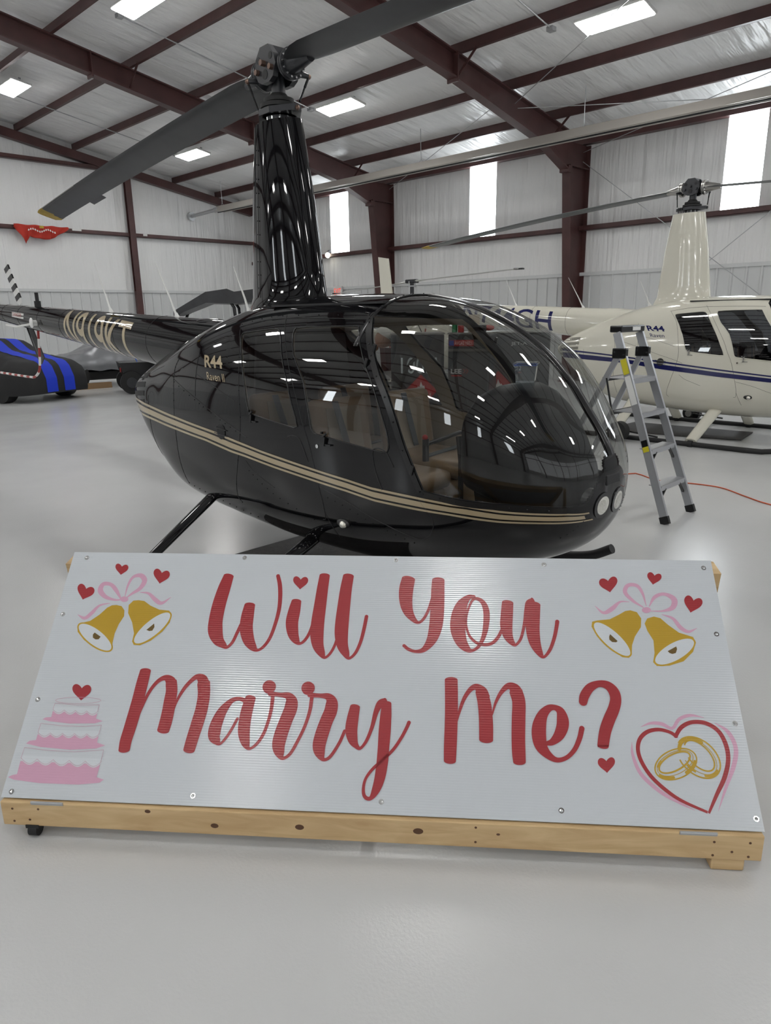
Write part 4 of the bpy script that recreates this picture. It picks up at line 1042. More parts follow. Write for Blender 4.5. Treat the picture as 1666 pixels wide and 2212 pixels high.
A_RED=[[[-0.5773,0.8183,0.038],[-0.5866,0.7646,0.0464],[-0.5947,0.7011,0.0491],[-0.5967,0.6393,0.05],[-0.5908,0.5961,0.051],[-0.5742,0.5624,0.0387],[-0.5529,0.5444,0.0234],[-0.5367,0.5364,0.0117],[-0.52,0.5553,0.0109],[-0.5089,0.5895,0.0118],[-0.4976,0.6242,0.0136]],[[-0.4775,0.7018,0.0383],[-0.4795,0.6594,0.0447],[-0.4774,0.6117,0.0458],[-0.4623,0.5669,0.0401],[-0.4417,0.5389,0.0265],[-0.4237,0.5277,0.0107],[-0.4028,0.5415,0.0108],[-0.3831,0.5773,0.0117],[-0.3701,0.6357,0.0127],[-0.3644,0.6882,0.0138],[-0.3669,0.7416,0.0149],[-0.3744,0.7868,0.0151],[-0.3857,0.8217,0.0134]],[[-0.3028,0.7205,0.0346],[-0.3066,0.6807,0.0428],[-0.3098,0.6371,0.044],[-0.3017,0.5962,0.0384],[-0.288,0.5696,0.0265],[-0.2726,0.5565,0.0107],[-0.2553,0.5687,0.0107],[-0.2399,0.6003,0.0108],[-0.2292,0.6476,0.011]],[[-0.2065,0.8266,0.0373],[-0.2098,0.7717,0.0402],[-0.2121,0.7091,0.0429],[-0.2144,0.6479,0.0456],[-0.2134,0.5967,0.0465],[-0.206,0.5549,0.0394],[-0.1919,0.5263,0.0276],[-0.1764,0.5071,0.0105],[-0.1579,0.5231,0.0097],[-0.1432,0.5565,0.0098],[-0.1346,0.5986,0.0099]],[[-0.1157,0.8264,0.0389],[-0.1208,0.7734,0.0418],[-0.1234,0.711,0.0444],[-0.125,0.6499,0.047],[-0.1241,0.5988,0.0463],[-0.1175,0.5571,0.0392],[-0.1038,0.527,0.0275],[-0.0895,0.5069,0.0104],[-0.0686,0.5254,0.0105],[-0.0524,0.5671,0.0114],[-0.0429,0.6177,0.0124],[-0.037,0.6649,0.0126]],[[0.1113,0.8185,0.047],[0.1045,0.7777,0.0499],[0.1044,0.7333,0.0459],[0.1123,0.6941,0.037],[0.1295,0.6643,0.0233],[0.1518,0.646,0.0107],[0.1715,0.6609,0.01],[0.1885,0.6957,0.01],[0.2022,0.7441,0.0102]],[[0.2225,0.8159,0.0433],[0.2214,0.771,0.0461],[0.2206,0.7094,0.047],[0.2174,0.6492,0.0462],[0.2101,0.6069,0.0407],[0.1972,0.5734,0.0307],[0.1742,0.5449,0.0176],[0.1469,0.5376,0.0112],[0.1206,0.5451,0.0112],[0.1044,0.5578,0.0113]],[[0.3525,0.7506,0.0135],[0.3322,0.7467,0.0203],[0.3102,0.7183,0.0385],[0.2981,0.6766,0.0497],[0.2948,0.6257,0.0506],[0.3058,0.5802,0.0402],[0.3252,0.5537,0.0255],[0.3438,0.546,0.0111],[0.3673,0.5613,0.0112],[0.3843,0.5945,0.0145],[0.3945,0.6364,0.0195],[0.398,0.6874,0.0215],[0.3899,0.7217,0.0184],[0.3725,0.7405,0.0135],[0.3524,0.7409,0.0101],[0.3376,0.7162,0.0084],[0.3252,0.6729,0.0083],[0.3257,0.6306,0.0082],[0.3404,0.5934,0.0089],[0.3698,0.5711,0.0104],[0.4088,0.5721,0.0112],[0.4343,0.5941,0.0112],[0.4533,0.6294,0.0113]],[[0.475,0.7304,0.0384],[0.47,0.6804,0.0411],[0.467,0.6381,0.0406],[0.472,0.6033,0.0321],[0.4851,0.579,0.0191],[0.4979,0.5711,0.0095],[0.5168,0.5962,0.0096],[0.5309,0.648,0.0106],[0.5404,0.699,0.0148],[0.5505,0.7267,0.0249],[0.5642,0.7305,0.0399]],[[0.5671,0.7254,0.0465],[0.562,0.674,0.0474],[0.5595,0.6278,0.0451],[0.5641,0.5826,0.0382],[0.576,0.5489,0.0252],[0.5916,0.5292,0.0102],[0.6146,0.5555,0.011],[0.633,0.6007,0.012],[0.6436,0.6422,0.0129],[0.6472,0.6607,0.0138]],[[-0.8207,0.4409,0.0381],[-0.8225,0.3956,0.0411],[-0.8239,0.3401,0.0415],[-0.8269,0.2858,0.042],[-0.831,0.2326,0.0413],[-0.8344,0.196,0.0398],[-0.833,0.1652,0.0373]],[[-0.8104,0.2703,0.0044],[-0.8052,0.308,0.01],[-0.7932,0.3548,0.0112],[-0.778,0.3886,0.0125],[-0.7598,0.4098,0.0148],[-0.7396,0.4172,0.0205],[-0.722,0.4064,0.0329],[-0.7141,0.3877,0.0373]],[[-0.7173,0.4032,0.0374],[-0.7095,0.3712,0.0393],[-0.7083,0.3383,0.0411],[-0.7071,0.3004,0.0418],[-0.7081,0.2631,0.0424],[-0.7108,0.2341,0.041]],[[-0.6888,0.301,0.0044],[-0.6826,0.3391,0.0089],[-0.6657,0.3808,0.0124],[-0.6457,0.4092,0.0141],[-0.6269,0.4238,0.0193],[-0.6072,0.4154,0.0339],[-0.5965,0.3912,0.0415]],[[-0.5991,0.4022,0.0428],[-0.591,0.3638,0.0411],[-0.5898,0.3149,0.0416],[-0.5952,0.2669,0.0421],[-0.6021,0.2196,0.0405],[-0.6066,0.1835,0.039],[-0.6077,0.1723,0.0378]],[[-0.4383,0.3439,0.0156],[-0.4631,0.3509,0.0125],[-0.4894,0.3423,0.0172],[-0.5151,0.3069,0.0311],[-0.5292,0.2611,0.0398],[-0.5297,0.2239,0.0394],[-0.5154,0.2038,0.0226],[-0.5037,0.1984,0.009],[-0.4882,0.2165,0.009],[-0.4718,0.2481,0.0091],[-0.4586,0.2822,0.0092]],[[-0.4228,0.356,0.0345],[-0.4288,0.3173,0.0387],[-0.4313,0.2718,0.0397],[-0.4279,0.2348,0.0377],[-0.4168,0.2022,0.0269],[-0.402,0.1853,0.0096],[-0.3805,0.1998,0.0097],[-0.362,0.2312,0.0105],[-0.3503,0.2746,0.0106],[-0.3447,0.32,0.0116],[-0.3454,0.3661,0.0125]],[[-0.3637,0.3968,0.0427],[-0.3619,0.3953,0.0442]],[[-0.3556,0.372,0.0157],[-0.3198,0.3692,0.0141],[-0.292,0.3662,0.0234],[-0.2782,0.3489,0.0387],[-0.2773,0.3222,0.043],[-0.2882,0.2841,0.0425],[-0.2995,0.2392,0.0435],[-0.304,0.2026,0.0415],[-0.2978,0.1776,0.0324],[-0.2842,0.1588,0.0117],[-0.2612,0.1739,0.0103],[-0.2399,0.2179,0.0104],[-0.2222,0.264,0.0105],[-0.2101,0.3168,0.0115],[-0.2079,0.3626,0.0124]],[[-0.2255,0.3963,0.0423],[-0.2238,0.3947,0.0438]],[[-0.2159,0.3717,0.0155],[-0.1791,0.3705,0.0139],[-0.1516,0.3675,0.0232],[-0.1376,0.3495,0.0384],[-0.138,0.3191,0.0426],[-0.1494,0.285,0.0422],[-0.1612,0.2403,0.0431],[-0.1667,0.2038,0.0412],[-0.1612,0.179,0.0321],[-0.1474,0.1596,0.0116],[-0.1261,0.1696,0.0102],[-0.1,0.2134,0.0103],[-0.0845,0.2539,0.0104]],[[-0.055,0.3369,0.032],[-0.0604,0.2954,0.0376],[-0.0622,0.2584,0.0386],[-0.0545,0.2259,0.0309],[-0.0411,0.2062,0.0161],[-0.0273,0.2002,0.0095],[-0.0095,0.2238,0.0103],[0.0065,0.2681,0.0119],[0.0178,0.3204,0.0166],[0.0307,0.3487,0.0243],[0.048,0.3538,0.0304]],[[0.0526,0.3517,0.0304],[0.0517,0.3103,0.036],[0.0505,0.2586,0.0384],[0.0494,0.208,0.0363],[0.0476,0.1584,0.0358],[0.0421,0.1097,0.0324],[0.0312,0.0719,0.0251],[0.0162,0.0465,0.0124],[-0.0011,0.0485,0.0111],[-0.0088,0.067,0.0098],[-0.0053,0.1011,0.0085],[0.0146,0.1328,0.0092],[0.0479,0.1654,0.01],[0.0809,0.1984,0.0101],[0.1073,0.2388,0.0102],[0.1239,0.272,0.0111],[0.1308,0.2892,0.0119]],[[0.2718,0.4391,0.0417],[0.2727,0.3928,0.0418],[0.2729,0.3324,0.0411],[0.2717,0.2734,0.0403],[0.2697,0.2159,0.0396],[0.2684,0.1701,0.0369]],[[0.2886,0.2886,0.0044],[0.2991,0.3295,0.0089],[0.3157,0.3751,0.0121],[0.337,0.407,0.0152],[0.3568,0.4168,0.0214],[0.3747,0.402,0.0364],[0.3818,0.3809,0.0407]],[[0.3732,0.402,0.0364],[0.383,0.3659,0.042],[0.3868,0.3286,0.043],[0.3881,0.2847,0.0439],[0.3872,0.2414,0.0433]],[[0.4088,0.3235,0.0044],[0.4226,0.3671,0.009],[0.4439,0.4041,0.0136],[0.467,0.4232,0.0213],[0.4876,0.4131,0.0364],[0.4956,0.3882,0.0406]],[[0.4911,0.4055,0.0423],[0.4992,0.3695,0.0418],[0.4959,0.3102,0.0425],[0.4927,0.2522,0.0418],[0.492,0.2028,0.0411],[0.4929,0.175,0.0379]],[[0.5842,0.237,0.0131],[0.6023,0.2426,0.0202],[0.624,0.2635,0.0315],[0.6378,0.2919,0.0369],[0.6407,0.3176,0.0362],[0.6348,0.3434,0.0261],[0.6175,0.3549,0.0178],[0.5965,0.3511,0.023],[0.5755,0.3284,0.0322],[0.5632,0.2945,0.0422],[0.5601,0.2588,0.0438],[0.5658,0.2264,0.0373],[0.5869,0.1999,0.0239],[0.6135,0.1862,0.0149],[0.6441,0.1947,0.0129],[0.6712,0.2202,0.014],[0.6902,0.2558,0.0152],[0.7007,0.2889,0.0163]],[[0.7125,0.3774,0.0262],[0.7195,0.3988,0.0296],[0.7402,0.4261,0.0277],[0.7702,0.44,0.0214],[0.7984,0.4354,0.0277],[0.8165,0.4151,0.0338],[0.8204,0.3886,0.0346],[0.8107,0.3569,0.0353],[0.7915,0.3201,0.036],[0.7749,0.2813,0.0355],[0.7647,0.2409,0.0341],[0.7636,0.2344,0.033]],[[0.9999,0.2751,0.0111],[0.9809,0.2874,0.0101],[0.947,0.2943,0.0111],[0.9109,0.286,0.0121],[0.884,0.2625,0.0121],[0.8733,0.229,0.0119],[0.8799,0.1912,0.0118],[0.9035,0.1481,0.0116],[0.9416,0.1097,0.0114],[0.9883,0.078,0.0094],[1.0598,0.0483,0.0074]],[[0.9979,0.275,0.0111],[1.0207,0.3039,0.0122],[1.0557,0.3212,0.0122],[1.1002,0.3197,0.0132],[1.1357,0.2962,0.0131],[1.1515,0.2537,0.0134],[1.15,0.2061,0.0127],[1.1293,0.153,0.0125],[1.0962,0.1006,0.0104],[1.0631,0.0457,0.0065]]]
A_HEART=[[[-1.0087,0.85],[-1.0084,0.8507],[-1.007,0.8526],[-1.0046,0.8552],[-1.0013,0.8575],[-0.9973,0.8589],[-0.993,0.8588],[-0.9888,0.8571],[-0.9853,0.8538],[-0.9828,0.8496],[-0.9815,0.8449],[-0.9818,0.8402],[-0.9833,0.8359],[-0.9861,0.8319],[-0.9896,0.8284],[-0.9936,0.8251],[-0.9973,0.822],[-1.0006,0.8193],[-1.003,0.817],[-1.0044,0.8155],[-1.0048,0.815],[-1.0053,0.8156],[-1.0071,0.8175],[-1.0101,0.8205],[-1.0141,0.8242],[-1.0187,0.8283],[-1.0235,0.8327],[-1.0279,0.8373],[-1.0317,0.842],[-1.0343,0.8469],[-1.0356,0.8518],[-1.0354,0.8564],[-1.0338,0.8601],[-1.0309,0.8625],[-1.027,0.8632],[-1.0226,0.8622],[-1.0181,0.8597],[-1.0142,0.8564],[-1.0111,0.8532],[-1.0093,0.8508]],[[-0.8428,0.8257],[-0.8423,0.8266],[-0.8403,0.8289],[-0.837,0.832],[-0.8325,0.8347],[-0.8273,0.8361],[-0.8219,0.8356],[-0.8169,0.833],[-0.8129,0.8286],[-0.8102,0.823],[-0.8093,0.8169],[-0.8101,0.811],[-0.8126,0.8056],[-0.8166,0.8009],[-0.8215,0.7966],[-0.8268,0.7928],[-0.8319,0.7893],[-0.8364,0.786],[-0.8397,0.7834],[-0.8416,0.7816],[-0.8421,0.7809],[-0.8427,0.7818],[-0.8447,0.7844],[-0.8481,0.7884],[-0.8527,0.7933],[-0.858,0.799],[-0.8635,0.805],[-0.8686,0.8112],[-0.8727,0.8175],[-0.8754,0.824],[-0.8765,0.8303],[-0.8757,0.8361],[-0.8732,0.8407],[-0.8692,0.8435],[-0.8642,0.8441],[-0.8588,0.8424],[-0.8535,0.8389],[-0.8489,0.8343],[-0.8454,0.8299],[-0.8434,0.8268]],[[-1.128,0.7539],[-1.1273,0.7547],[-1.1251,0.7568],[-1.1213,0.7595],[-1.1163,0.7617],[-1.1106,0.7625],[-1.1048,0.7614],[-1.0995,0.7582],[-1.0953,0.7534],[-1.0928,0.7475],[-1.0921,0.7413],[-1.0933,0.7355],[-1.0964,0.7304],[-1.1009,0.7261],[-1.1064,0.7225],[-1.1124,0.7193],[-1.1182,0.7163],[-1.1232,0.7136],[-1.1269,0.7113],[-1.1291,0.7098],[-1.1297,0.7092],[-1.1303,0.7101],[-1.1323,0.7129],[-1.1358,0.7173],[-1.1405,0.7228],[-1.1459,0.729],[-1.1516,0.7356],[-1.1567,0.7424],[-1.1609,0.7492],[-1.1635,0.756],[-1.1643,0.7624],[-1.1631,0.7681],[-1.1601,0.7724],[-1.1556,0.7747],[-1.1502,0.7747],[-1.1444,0.7724],[-1.1388,0.7683],[-1.1341,0.7632],[-1.1306,0.7584],[-1.1286,0.7551]],[[-1.0396,0.3706],[-1.0392,0.3715],[-1.0377,0.3741],[-1.0348,0.3776],[-1.0307,0.3809],[-1.0257,0.3831],[-1.0201,0.3835],[-1.0145,0.3818],[-1.0095,0.3781],[-1.0058,0.3731],[-1.0037,0.3673],[-1.0035,0.3614],[-1.0051,0.3557],[-1.0083,0.3505],[-1.0125,0.3456],[-1.0173,0.3411],[-1.0219,0.3368],[-1.0258,0.333],[-1.0287,0.3299],[-1.0304,0.3279],[-1.0308,0.3272],[-1.0316,0.3279],[-1.0341,0.3301],[-1.0383,0.3334],[-1.0438,0.3376],[-1.0503,0.3423],[-1.057,0.3472],[-1.0633,0.3525],[-1.0687,0.358],[-1.0726,0.3639],[-1.0748,0.3699],[-1.0751,0.3756],[-1.0734,0.3805],[-1.0698,0.3838],[-1.0648,0.3852],[-1.059,0.3844],[-1.0529,0.3818],[-1.0474,0.3781],[-1.0431,0.3743],[-1.0404,0.3716]],[[-0.2965,0.8075],[-0.2961,0.8084],[-0.2945,0.8107],[-0.2917,0.8139],[-0.288,0.8169],[-0.2835,0.8189],[-0.2788,0.8191],[-0.2745,0.8175],[-0.2708,0.814],[-0.2684,0.8093],[-0.2674,0.804],[-0.2679,0.7986],[-0.27,0.7934],[-0.2732,0.7886],[-0.2773,0.7842],[-0.2818,0.7801],[-0.2861,0.7762],[-0.2899,0.7728],[-0.2926,0.77],[-0.2942,0.7681],[-0.2947,0.7675],[-0.2952,0.7682],[-0.297,0.7702],[-0.3,0.7734],[-0.3041,0.7772],[-0.3088,0.7816],[-0.3137,0.7863],[-0.3183,0.7912],[-0.322,0.7964],[-0.3245,0.8018],[-0.3256,0.8073],[-0.3251,0.8126],[-0.3231,0.817],[-0.3197,0.8201],[-0.3155,0.8212],[-0.3107,0.8204],[-0.3061,0.8179],[-0.302,0.8145],[-0.2989,0.811],[-0.2971,0.8084]],[[0.8413,0.8222],[0.8418,0.8234],[0.8436,0.8265],[0.8468,0.8309],[0.8511,0.8355],[0.8562,0.8391],[0.8615,0.8408],[0.8666,0.8403],[0.8707,0.8375],[0.8736,0.833],[0.8748,0.8272],[0.8741,0.8209],[0.8718,0.8144],[0.8681,0.8081],[0.8634,0.8018],[0.8584,0.7958],[0.8534,0.7901],[0.8492,0.7851],[0.846,0.7811],[0.8442,0.7785],[0.8437,0.7776],[0.8431,0.7783],[0.841,0.78],[0.8375,0.7826],[0.8328,0.7858],[0.8274,0.7893],[0.8218,0.793],[0.8166,0.7972],[0.8123,0.8019],[0.8093,0.8072],[0.8081,0.8132],[0.8086,0.8192],[0.8109,0.8249],[0.8147,0.8293],[0.8196,0.8319],[0.825,0.8325],[0.8303,0.8311],[0.835,0.8284],[0.8386,0.8255],[0.8407,0.8231]],[[1.0092,0.8465],[1.0098,0.8473],[1.0119,0.8492],[1.0152,0.8517],[1.0194,0.8539],[1.0238,0.8552],[1.0279,0.8549],[1.0312,0.853],[1.0333,0.8496],[1.034,0.8452],[1.0333,0.8403],[1.0312,0.8356],[1.0279,0.8312],[1.0236,0.8273],[1.0188,0.8238],[1.0137,0.8207],[1.0088,0.8177],[1.0045,0.815],[1.0013,0.8128],[0.9994,0.8114],[0.9988,0.8108],[0.9985,0.8115],[0.9976,0.8135],[0.9959,0.8166],[0.9935,0.8205],[0.9908,0.8249],[0.9879,0.8296],[0.9855,0.8344],[0.9838,0.8394],[0.9833,0.8445],[0.984,0.8495],[0.986,0.8541],[0.9891,0.8578],[0.9929,0.8602],[0.9969,0.8607],[1.0008,0.8595],[1.0041,0.8568],[1.0065,0.8533],[1.0082,0.8499],[1.009,0.8474]],[[1.1315,0.7512],[1.1324,0.7522],[1.1352,0.7545],[1.1397,0.7576],[1.1452,0.7602],[1.1508,0.7615],[1.1558,0.7608],[1.1596,0.758],[1.1617,0.7533],[1.1619,0.7475],[1.1604,0.7411],[1.1571,0.7351],[1.1524,0.7296],[1.1467,0.7248],[1.1402,0.7206],[1.1335,0.7168],[1.1271,0.7133],[1.1214,0.7101],[1.1172,0.7075],[1.1146,0.7057],[1.1138,0.705],[1.1136,0.706],[1.1127,0.7087],[1.111,0.7129],[1.1087,0.7182],[1.1058,0.7242],[1.103,0.7305],[1.1006,0.7371],[1.0992,0.7438],[1.0992,0.7506],[1.1008,0.7572],[1.104,0.7631],[1.1083,0.7677],[1.1133,0.7705],[1.1184,0.771],[1.1229,0.769],[1.1266,0.7652],[1.1292,0.7604],[1.1307,0.7557],[1.1314,0.7524]],[[0.7694,0.1882],[0.7699,0.1891],[0.7716,0.1914],[0.7744,0.1947],[0.7782,0.198],[0.7826,0.2004],[0.787,0.2014],[0.791,0.2005],[0.7942,0.198],[0.7962,0.1941],[0.7967,0.1895],[0.7958,0.1845],[0.7935,0.1795],[0.7901,0.1747],[0.7859,0.1702],[0.7814,0.1658],[0.777,0.1617],[0.7732,0.158],[0.7704,0.155],[0.7687,0.1531],[0.7683,0.1525],[0.7678,0.153],[0.7663,0.1546],[0.7636,0.157],[0.7601,0.1599],[0.7559,0.1631],[0.7516,0.1665],[0.7477,0.1703],[0.7445,0.1744],[0.7425,0.1789],[0.7419,0.1837],[0.7428,0.1885],[0.745,0.1928],[0.7484,0.196],[0.7525,0.1977],[0.7569,0.1977],[0.7612,0.1962],[0.7648,0.1937],[0.7674,0.191],[0.769,0.189]]]
A_GOLD=[[[-0.9907,0.6902],[-0.9701,0.6862],[-0.9551,0.6696],[-0.9506,0.646],[-0.9629,0.6148],[-0.9699,0.5781],[-0.9692,0.542],[-0.9652,0.5213],[-0.9753,0.5098],[-0.999,0.5098],[-1.0382,0.5236],[-1.0812,0.55],[-1.1138,0.5807],[-1.121,0.6019],[-1.1113,0.6151],[-1.0773,0.6245],[-1.0476,0.65],[-1.0245,0.6788],[-1.0086,0.6886]],[[-0.9102,0.7115],[-0.8864,0.7088],[-0.858,0.6905],[-0.8201,0.675],[-0.7815,0.6721],[-0.768,0.6562],[-0.7694,0.6254],[-0.7897,0.5897],[-0.8262,0.5534],[-0.8632,0.5346],[-0.8871,0.5358],[-0.8961,0.5487],[-0.8963,0.5799],[-0.9135,0.6221],[-0.9379,0.6587],[-0.9433,0.6912],[-0.9293,0.7092]],[[0.9064,0.7098],[0.9285,0.7031],[0.9408,0.6796],[0.9356,0.6471],[0.9108,0.6117],[0.8973,0.5799],[0.892,0.5447],[0.8813,0.5343],[0.8593,0.536],[0.82,0.5654],[0.7814,0.6085],[0.7653,0.6449],[0.7693,0.6638],[0.7872,0.6684],[0.8314,0.6741],[0.8662,0.6927],[0.8885,0.7064]],[[0.9852,0.6877],[1.0072,0.6822],[1.0296,0.6581],[1.0627,0.6298],[1.1081,0.6148],[1.1145,0.5956],[1.0995,0.5614],[1.0627,0.527],[1.0134,0.5102],[0.9714,0.5079],[0.9606,0.5209],[0.9697,0.5535],[0.9721,0.5989],[0.9564,0.6331],[0.9503,0.6609],[0.9615,0.68]]]
A_WHITE=[[[-0.9695,0.5169],[-0.9722,0.5138],[-0.9766,0.5118],[-0.9826,0.5111],[-0.99,0.5116],[-0.9986,0.5133],[-1.0083,0.5161],[-1.0188,0.5201],[-1.0298,0.5251],[-1.0412,0.531],[-1.0526,0.5376],[-1.0638,0.5449],[-1.0744,0.5526],[-1.0843,0.5605],[-1.0931,0.5684],[-1.1007,0.5763],[-1.1068,0.5837],[-1.1113,0.5907],[-1.1141,0.5969],[-1.1151,0.6023],[-1.1142,0.6066],[-1.1115,0.6098],[-1.1071,0.6118],[-1.101,0.6126],[-1.0934,0.6121],[-1.0845,0.6103],[-1.0746,0.6073],[-1.0638,0.6031],[-1.0525,0.598],[-1.041,0.5919],[-1.0295,0.5851],[-1.0183,0.5777],[-1.0077,0.57],[-0.998,0.562],[-0.9894,0.5541],[-0.982,0.5464],[-0.9762,0.5391],[-0.9719,0.5323],[-0.9694,0.5263],[-0.9686,0.5211]],[[-0.7769,0.6603],[-0.774,0.6561],[-0.7726,0.6506],[-0.7727,0.6439],[-0.7742,0.6362],[-0.7771,0.6277],[-0.7814,0.6186],[-0.7869,0.6091],[-0.7935,0.5994],[-0.801,0.5898],[-0.8092,0.5806],[-0.8179,0.5719],[-0.827,0.564],[-0.8362,0.557],[-0.8452,0.5512],[-0.8539,0.5465],[-0.862,0.5433],[-0.8694,0.5415],[-0.8759,0.5411],[-0.8813,0.5422],[-0.8855,0.5448],[-0.8884,0.5488],[-0.8899,0.5541],[-0.89,0.5606],[-0.8886,0.5681],[-0.8859,0.5765],[-0.8818,0.5855],[-0.8764,0.595],[-0.87,0.6046],[-0.8626,0.6143],[-0.8544,0.6236],[-0.8456,0.6325],[-0.8364,0.6406],[-0.8271,0.6478],[-0.8179,0.6538],[-0.809,0.6586],[-0.8007,0.662],[-0.7931,0.6639],[-0.7865,0.6642],[-0.7811,0.663]],[[0.8848,0.5443],[0.8811,0.5418],[0.8763,0.5406],[0.8703,0.541],[0.8634,0.5427],[0.8557,0.5459],[0.8474,0.5504],[0.8387,0.5561],[0.8298,0.5628],[0.8209,0.5706],[0.8122,0.579],[0.804,0.5881],[0.7965,0.5974],[0.7897,0.6069],[0.784,0.6162],[0.7795,0.6252],[0.7762,0.6336],[0.7743,0.6411],[0.7738,0.6477],[0.7747,0.6531],[0.7771,0.6571],[0.7809,0.6598],[0.7859,0.661],[0.792,0.6606],[0.7992,0.6587],[0.8071,0.6554],[0.8156,0.6507],[0.8246,0.6447],[0.8336,0.6377],[0.8426,0.6297],[0.8513,0.6211],[0.8594,0.6119],[0.8668,0.6025],[0.8734,0.5931],[0.8789,0.5839],[0.8832,0.5751],[0.8862,0.567],[0.8879,0.5597],[0.8883,0.5534],[0.8872,0.5482]],[[1.1071,0.5999],[1.1078,0.5952],[1.1067,0.5896],[1.1039,0.5833],[1.0995,0.5765],[1.0935,0.5693],[1.0862,0.5618],[1.0777,0.5544],[1.0683,0.5471],[1.0581,0.5402],[1.0474,0.5337],[1.0366,0.528],[1.0257,0.523],[1.0151,0.5189],[1.0051,0.5159],[0.9959,0.5139],[0.9877,0.5131],[0.9808,0.5135],[0.9752,0.5149],[0.9711,0.5175],[0.9686,0.5212],[0.9678,0.5258],[0.9688,0.5312],[0.9714,0.5374],[0.9756,0.5442],[0.9814,0.5514],[0.9886,0.5588],[0.997,0.5663],[1.0064,0.5736],[1.0167,0.5807],[1.0274,0.5872],[1.0384,0.5931],[1.0494,0.5982],[1.0602,0.6024],[1.0704,0.6055],[1.0797,0.6075],[1.088,0.6083],[1.0951,0.6079],[1.1007,0.6064],[1.1048,0.6037]]]
A_BROWN=[[[-1.0471,0.5793],[-1.0201,0.5636],[-1.0253,0.5538],[-1.0371,0.5529],[-1.0489,0.5593],[-1.0522,0.5713]],[[-0.8278,0.6198],[-0.8236,0.6059],[-0.8288,0.5918],[-0.8402,0.5897],[-0.852,0.5943]],[[0.8266,0.6183],[0.8498,0.5935],[0.8439,0.5888],[0.8306,0.5896],[0.8218,0.598],[0.8225,0.6096]],[[1.0145,0.5614],[1.0456,0.5791],[1.0473,0.5696],[1.0409,0.5554],[1.0289,0.5517],[1.0199,0.5548]]]
A_RIM=[[[-0.964,0.5134],[-0.9671,0.5096],[-0.9721,0.5071],[-0.9787,0.5059],[-0.9868,0.506],[-0.9963,0.5075],[-1.0069,0.5103],[-1.0183,0.5143],[-1.0303,0.5195],[-1.0426,0.5257],[-1.055,0.5328],[-1.067,0.5407],[-1.0784,0.549],[-1.089,0.5578],[-1.0984,0.5666],[-1.1064,0.5753],[-1.1129,0.5838],[-1.1176,0.5916],[-1.1204,0.5988],[-1.1212,0.605],[-1.12,0.6102],[-1.1169,0.6142],[-1.1119,0.6168],[-1.1051,0.6181],[-1.0967,0.6179],[-1.0869,0.6163],[-1.076,0.6134],[-1.0643,0.6091],[-1.052,0.6037],[-1.0395,0.5973],[-1.0271,0.59],[-1.015,0.582],[-1.0037,0.5735],[-0.9933,0.5647],[-0.9841,0.556],[-0.9764,0.5473],[-0.9702,0.5391],[-0.9659,0.5314],[-0.9633,0.5244],[-0.9627,0.5184]],[[-0.7731,0.6643],[-0.7696,0.6594],[-0.7677,0.6531],[-0.7673,0.6456],[-0.7686,0.637],[-0.7714,0.6276],[-0.7757,0.6176],[-0.7814,0.6072],[-0.7882,0.5967],[-0.7962,0.5864],[-0.8049,0.5765],[-0.8143,0.5673],[-0.8241,0.559],[-0.834,0.5517],[-0.8439,0.5456],[-0.8534,0.541],[-0.8624,0.5378],[-0.8707,0.5362],[-0.878,0.5362],[-0.8842,0.5378],[-0.8891,0.5409],[-0.8926,0.5456],[-0.8947,0.5517],[-0.8952,0.559],[-0.8941,0.5673],[-0.8915,0.5766],[-0.8875,0.5865],[-0.882,0.5968],[-0.8753,0.6073],[-0.8675,0.6177],[-0.8587,0.6278],[-0.8493,0.6372],[-0.8394,0.6458],[-0.8293,0.6533],[-0.8192,0.6596],[-0.8094,0.6644],[-0.8002,0.6677],[-0.7917,0.6694],[-0.7843,0.6693],[-0.778,0.6676]],[[0.8887,0.5403],[0.8843,0.5371],[0.8787,0.5355],[0.8719,0.5354],[0.8641,0.537],[0.8556,0.54],[0.8464,0.5445],[0.8369,0.5504],[0.8272,0.5575],[0.8175,0.5657],[0.8082,0.5747],[0.7994,0.5844],[0.7914,0.5945],[0.7843,0.6049],[0.7784,0.6151],[0.7737,0.625],[0.7705,0.6344],[0.7688,0.6429],[0.7687,0.6503],[0.7701,0.6566],[0.773,0.6614],[0.7775,0.6647],[0.7833,0.6664],[0.7903,0.6664],[0.7983,0.6648],[0.8072,0.6615],[0.8166,0.6568],[0.8264,0.6506],[0.8363,0.6432],[0.846,0.6347],[0.8554,0.6255],[0.8641,0.6156],[0.8719,0.6054],[0.8788,0.5951],[0.8845,0.585],[0.8888,0.5753],[0.8918,0.5662],[0.8932,0.558],[0.8932,0.5508],[0.8917,0.5449]],[[1.1127,0.6031],[1.1136,0.5975],[1.1126,0.5909],[1.1097,0.5837],[1.1051,0.5759],[1.0988,0.5677],[1.091,0.5593],[1.082,0.5511],[1.0719,0.543],[1.0609,0.5354],[1.0494,0.5285],[1.0377,0.5223],[1.0259,0.517],[1.0145,0.5129],[1.0036,0.5098],[0.9935,0.5081],[0.9845,0.5075],[0.9768,0.5083],[0.9706,0.5104],[0.966,0.5136],[0.9632,0.5181],[0.9621,0.5235],[0.9629,0.5299],[0.9656,0.5371],[0.97,0.5448],[0.9761,0.553],[0.9837,0.5613],[0.9927,0.5697],[1.0028,0.5778],[1.0138,0.5855],[1.0254,0.5926],[1.0373,0.599],[1.0493,0.6044],[1.0609,0.6087],[1.072,0.6117],[1.0823,0.6136],[1.0914,0.6141],[1.0992,0.6132],[1.1054,0.6111],[1.11,0.6077]]]
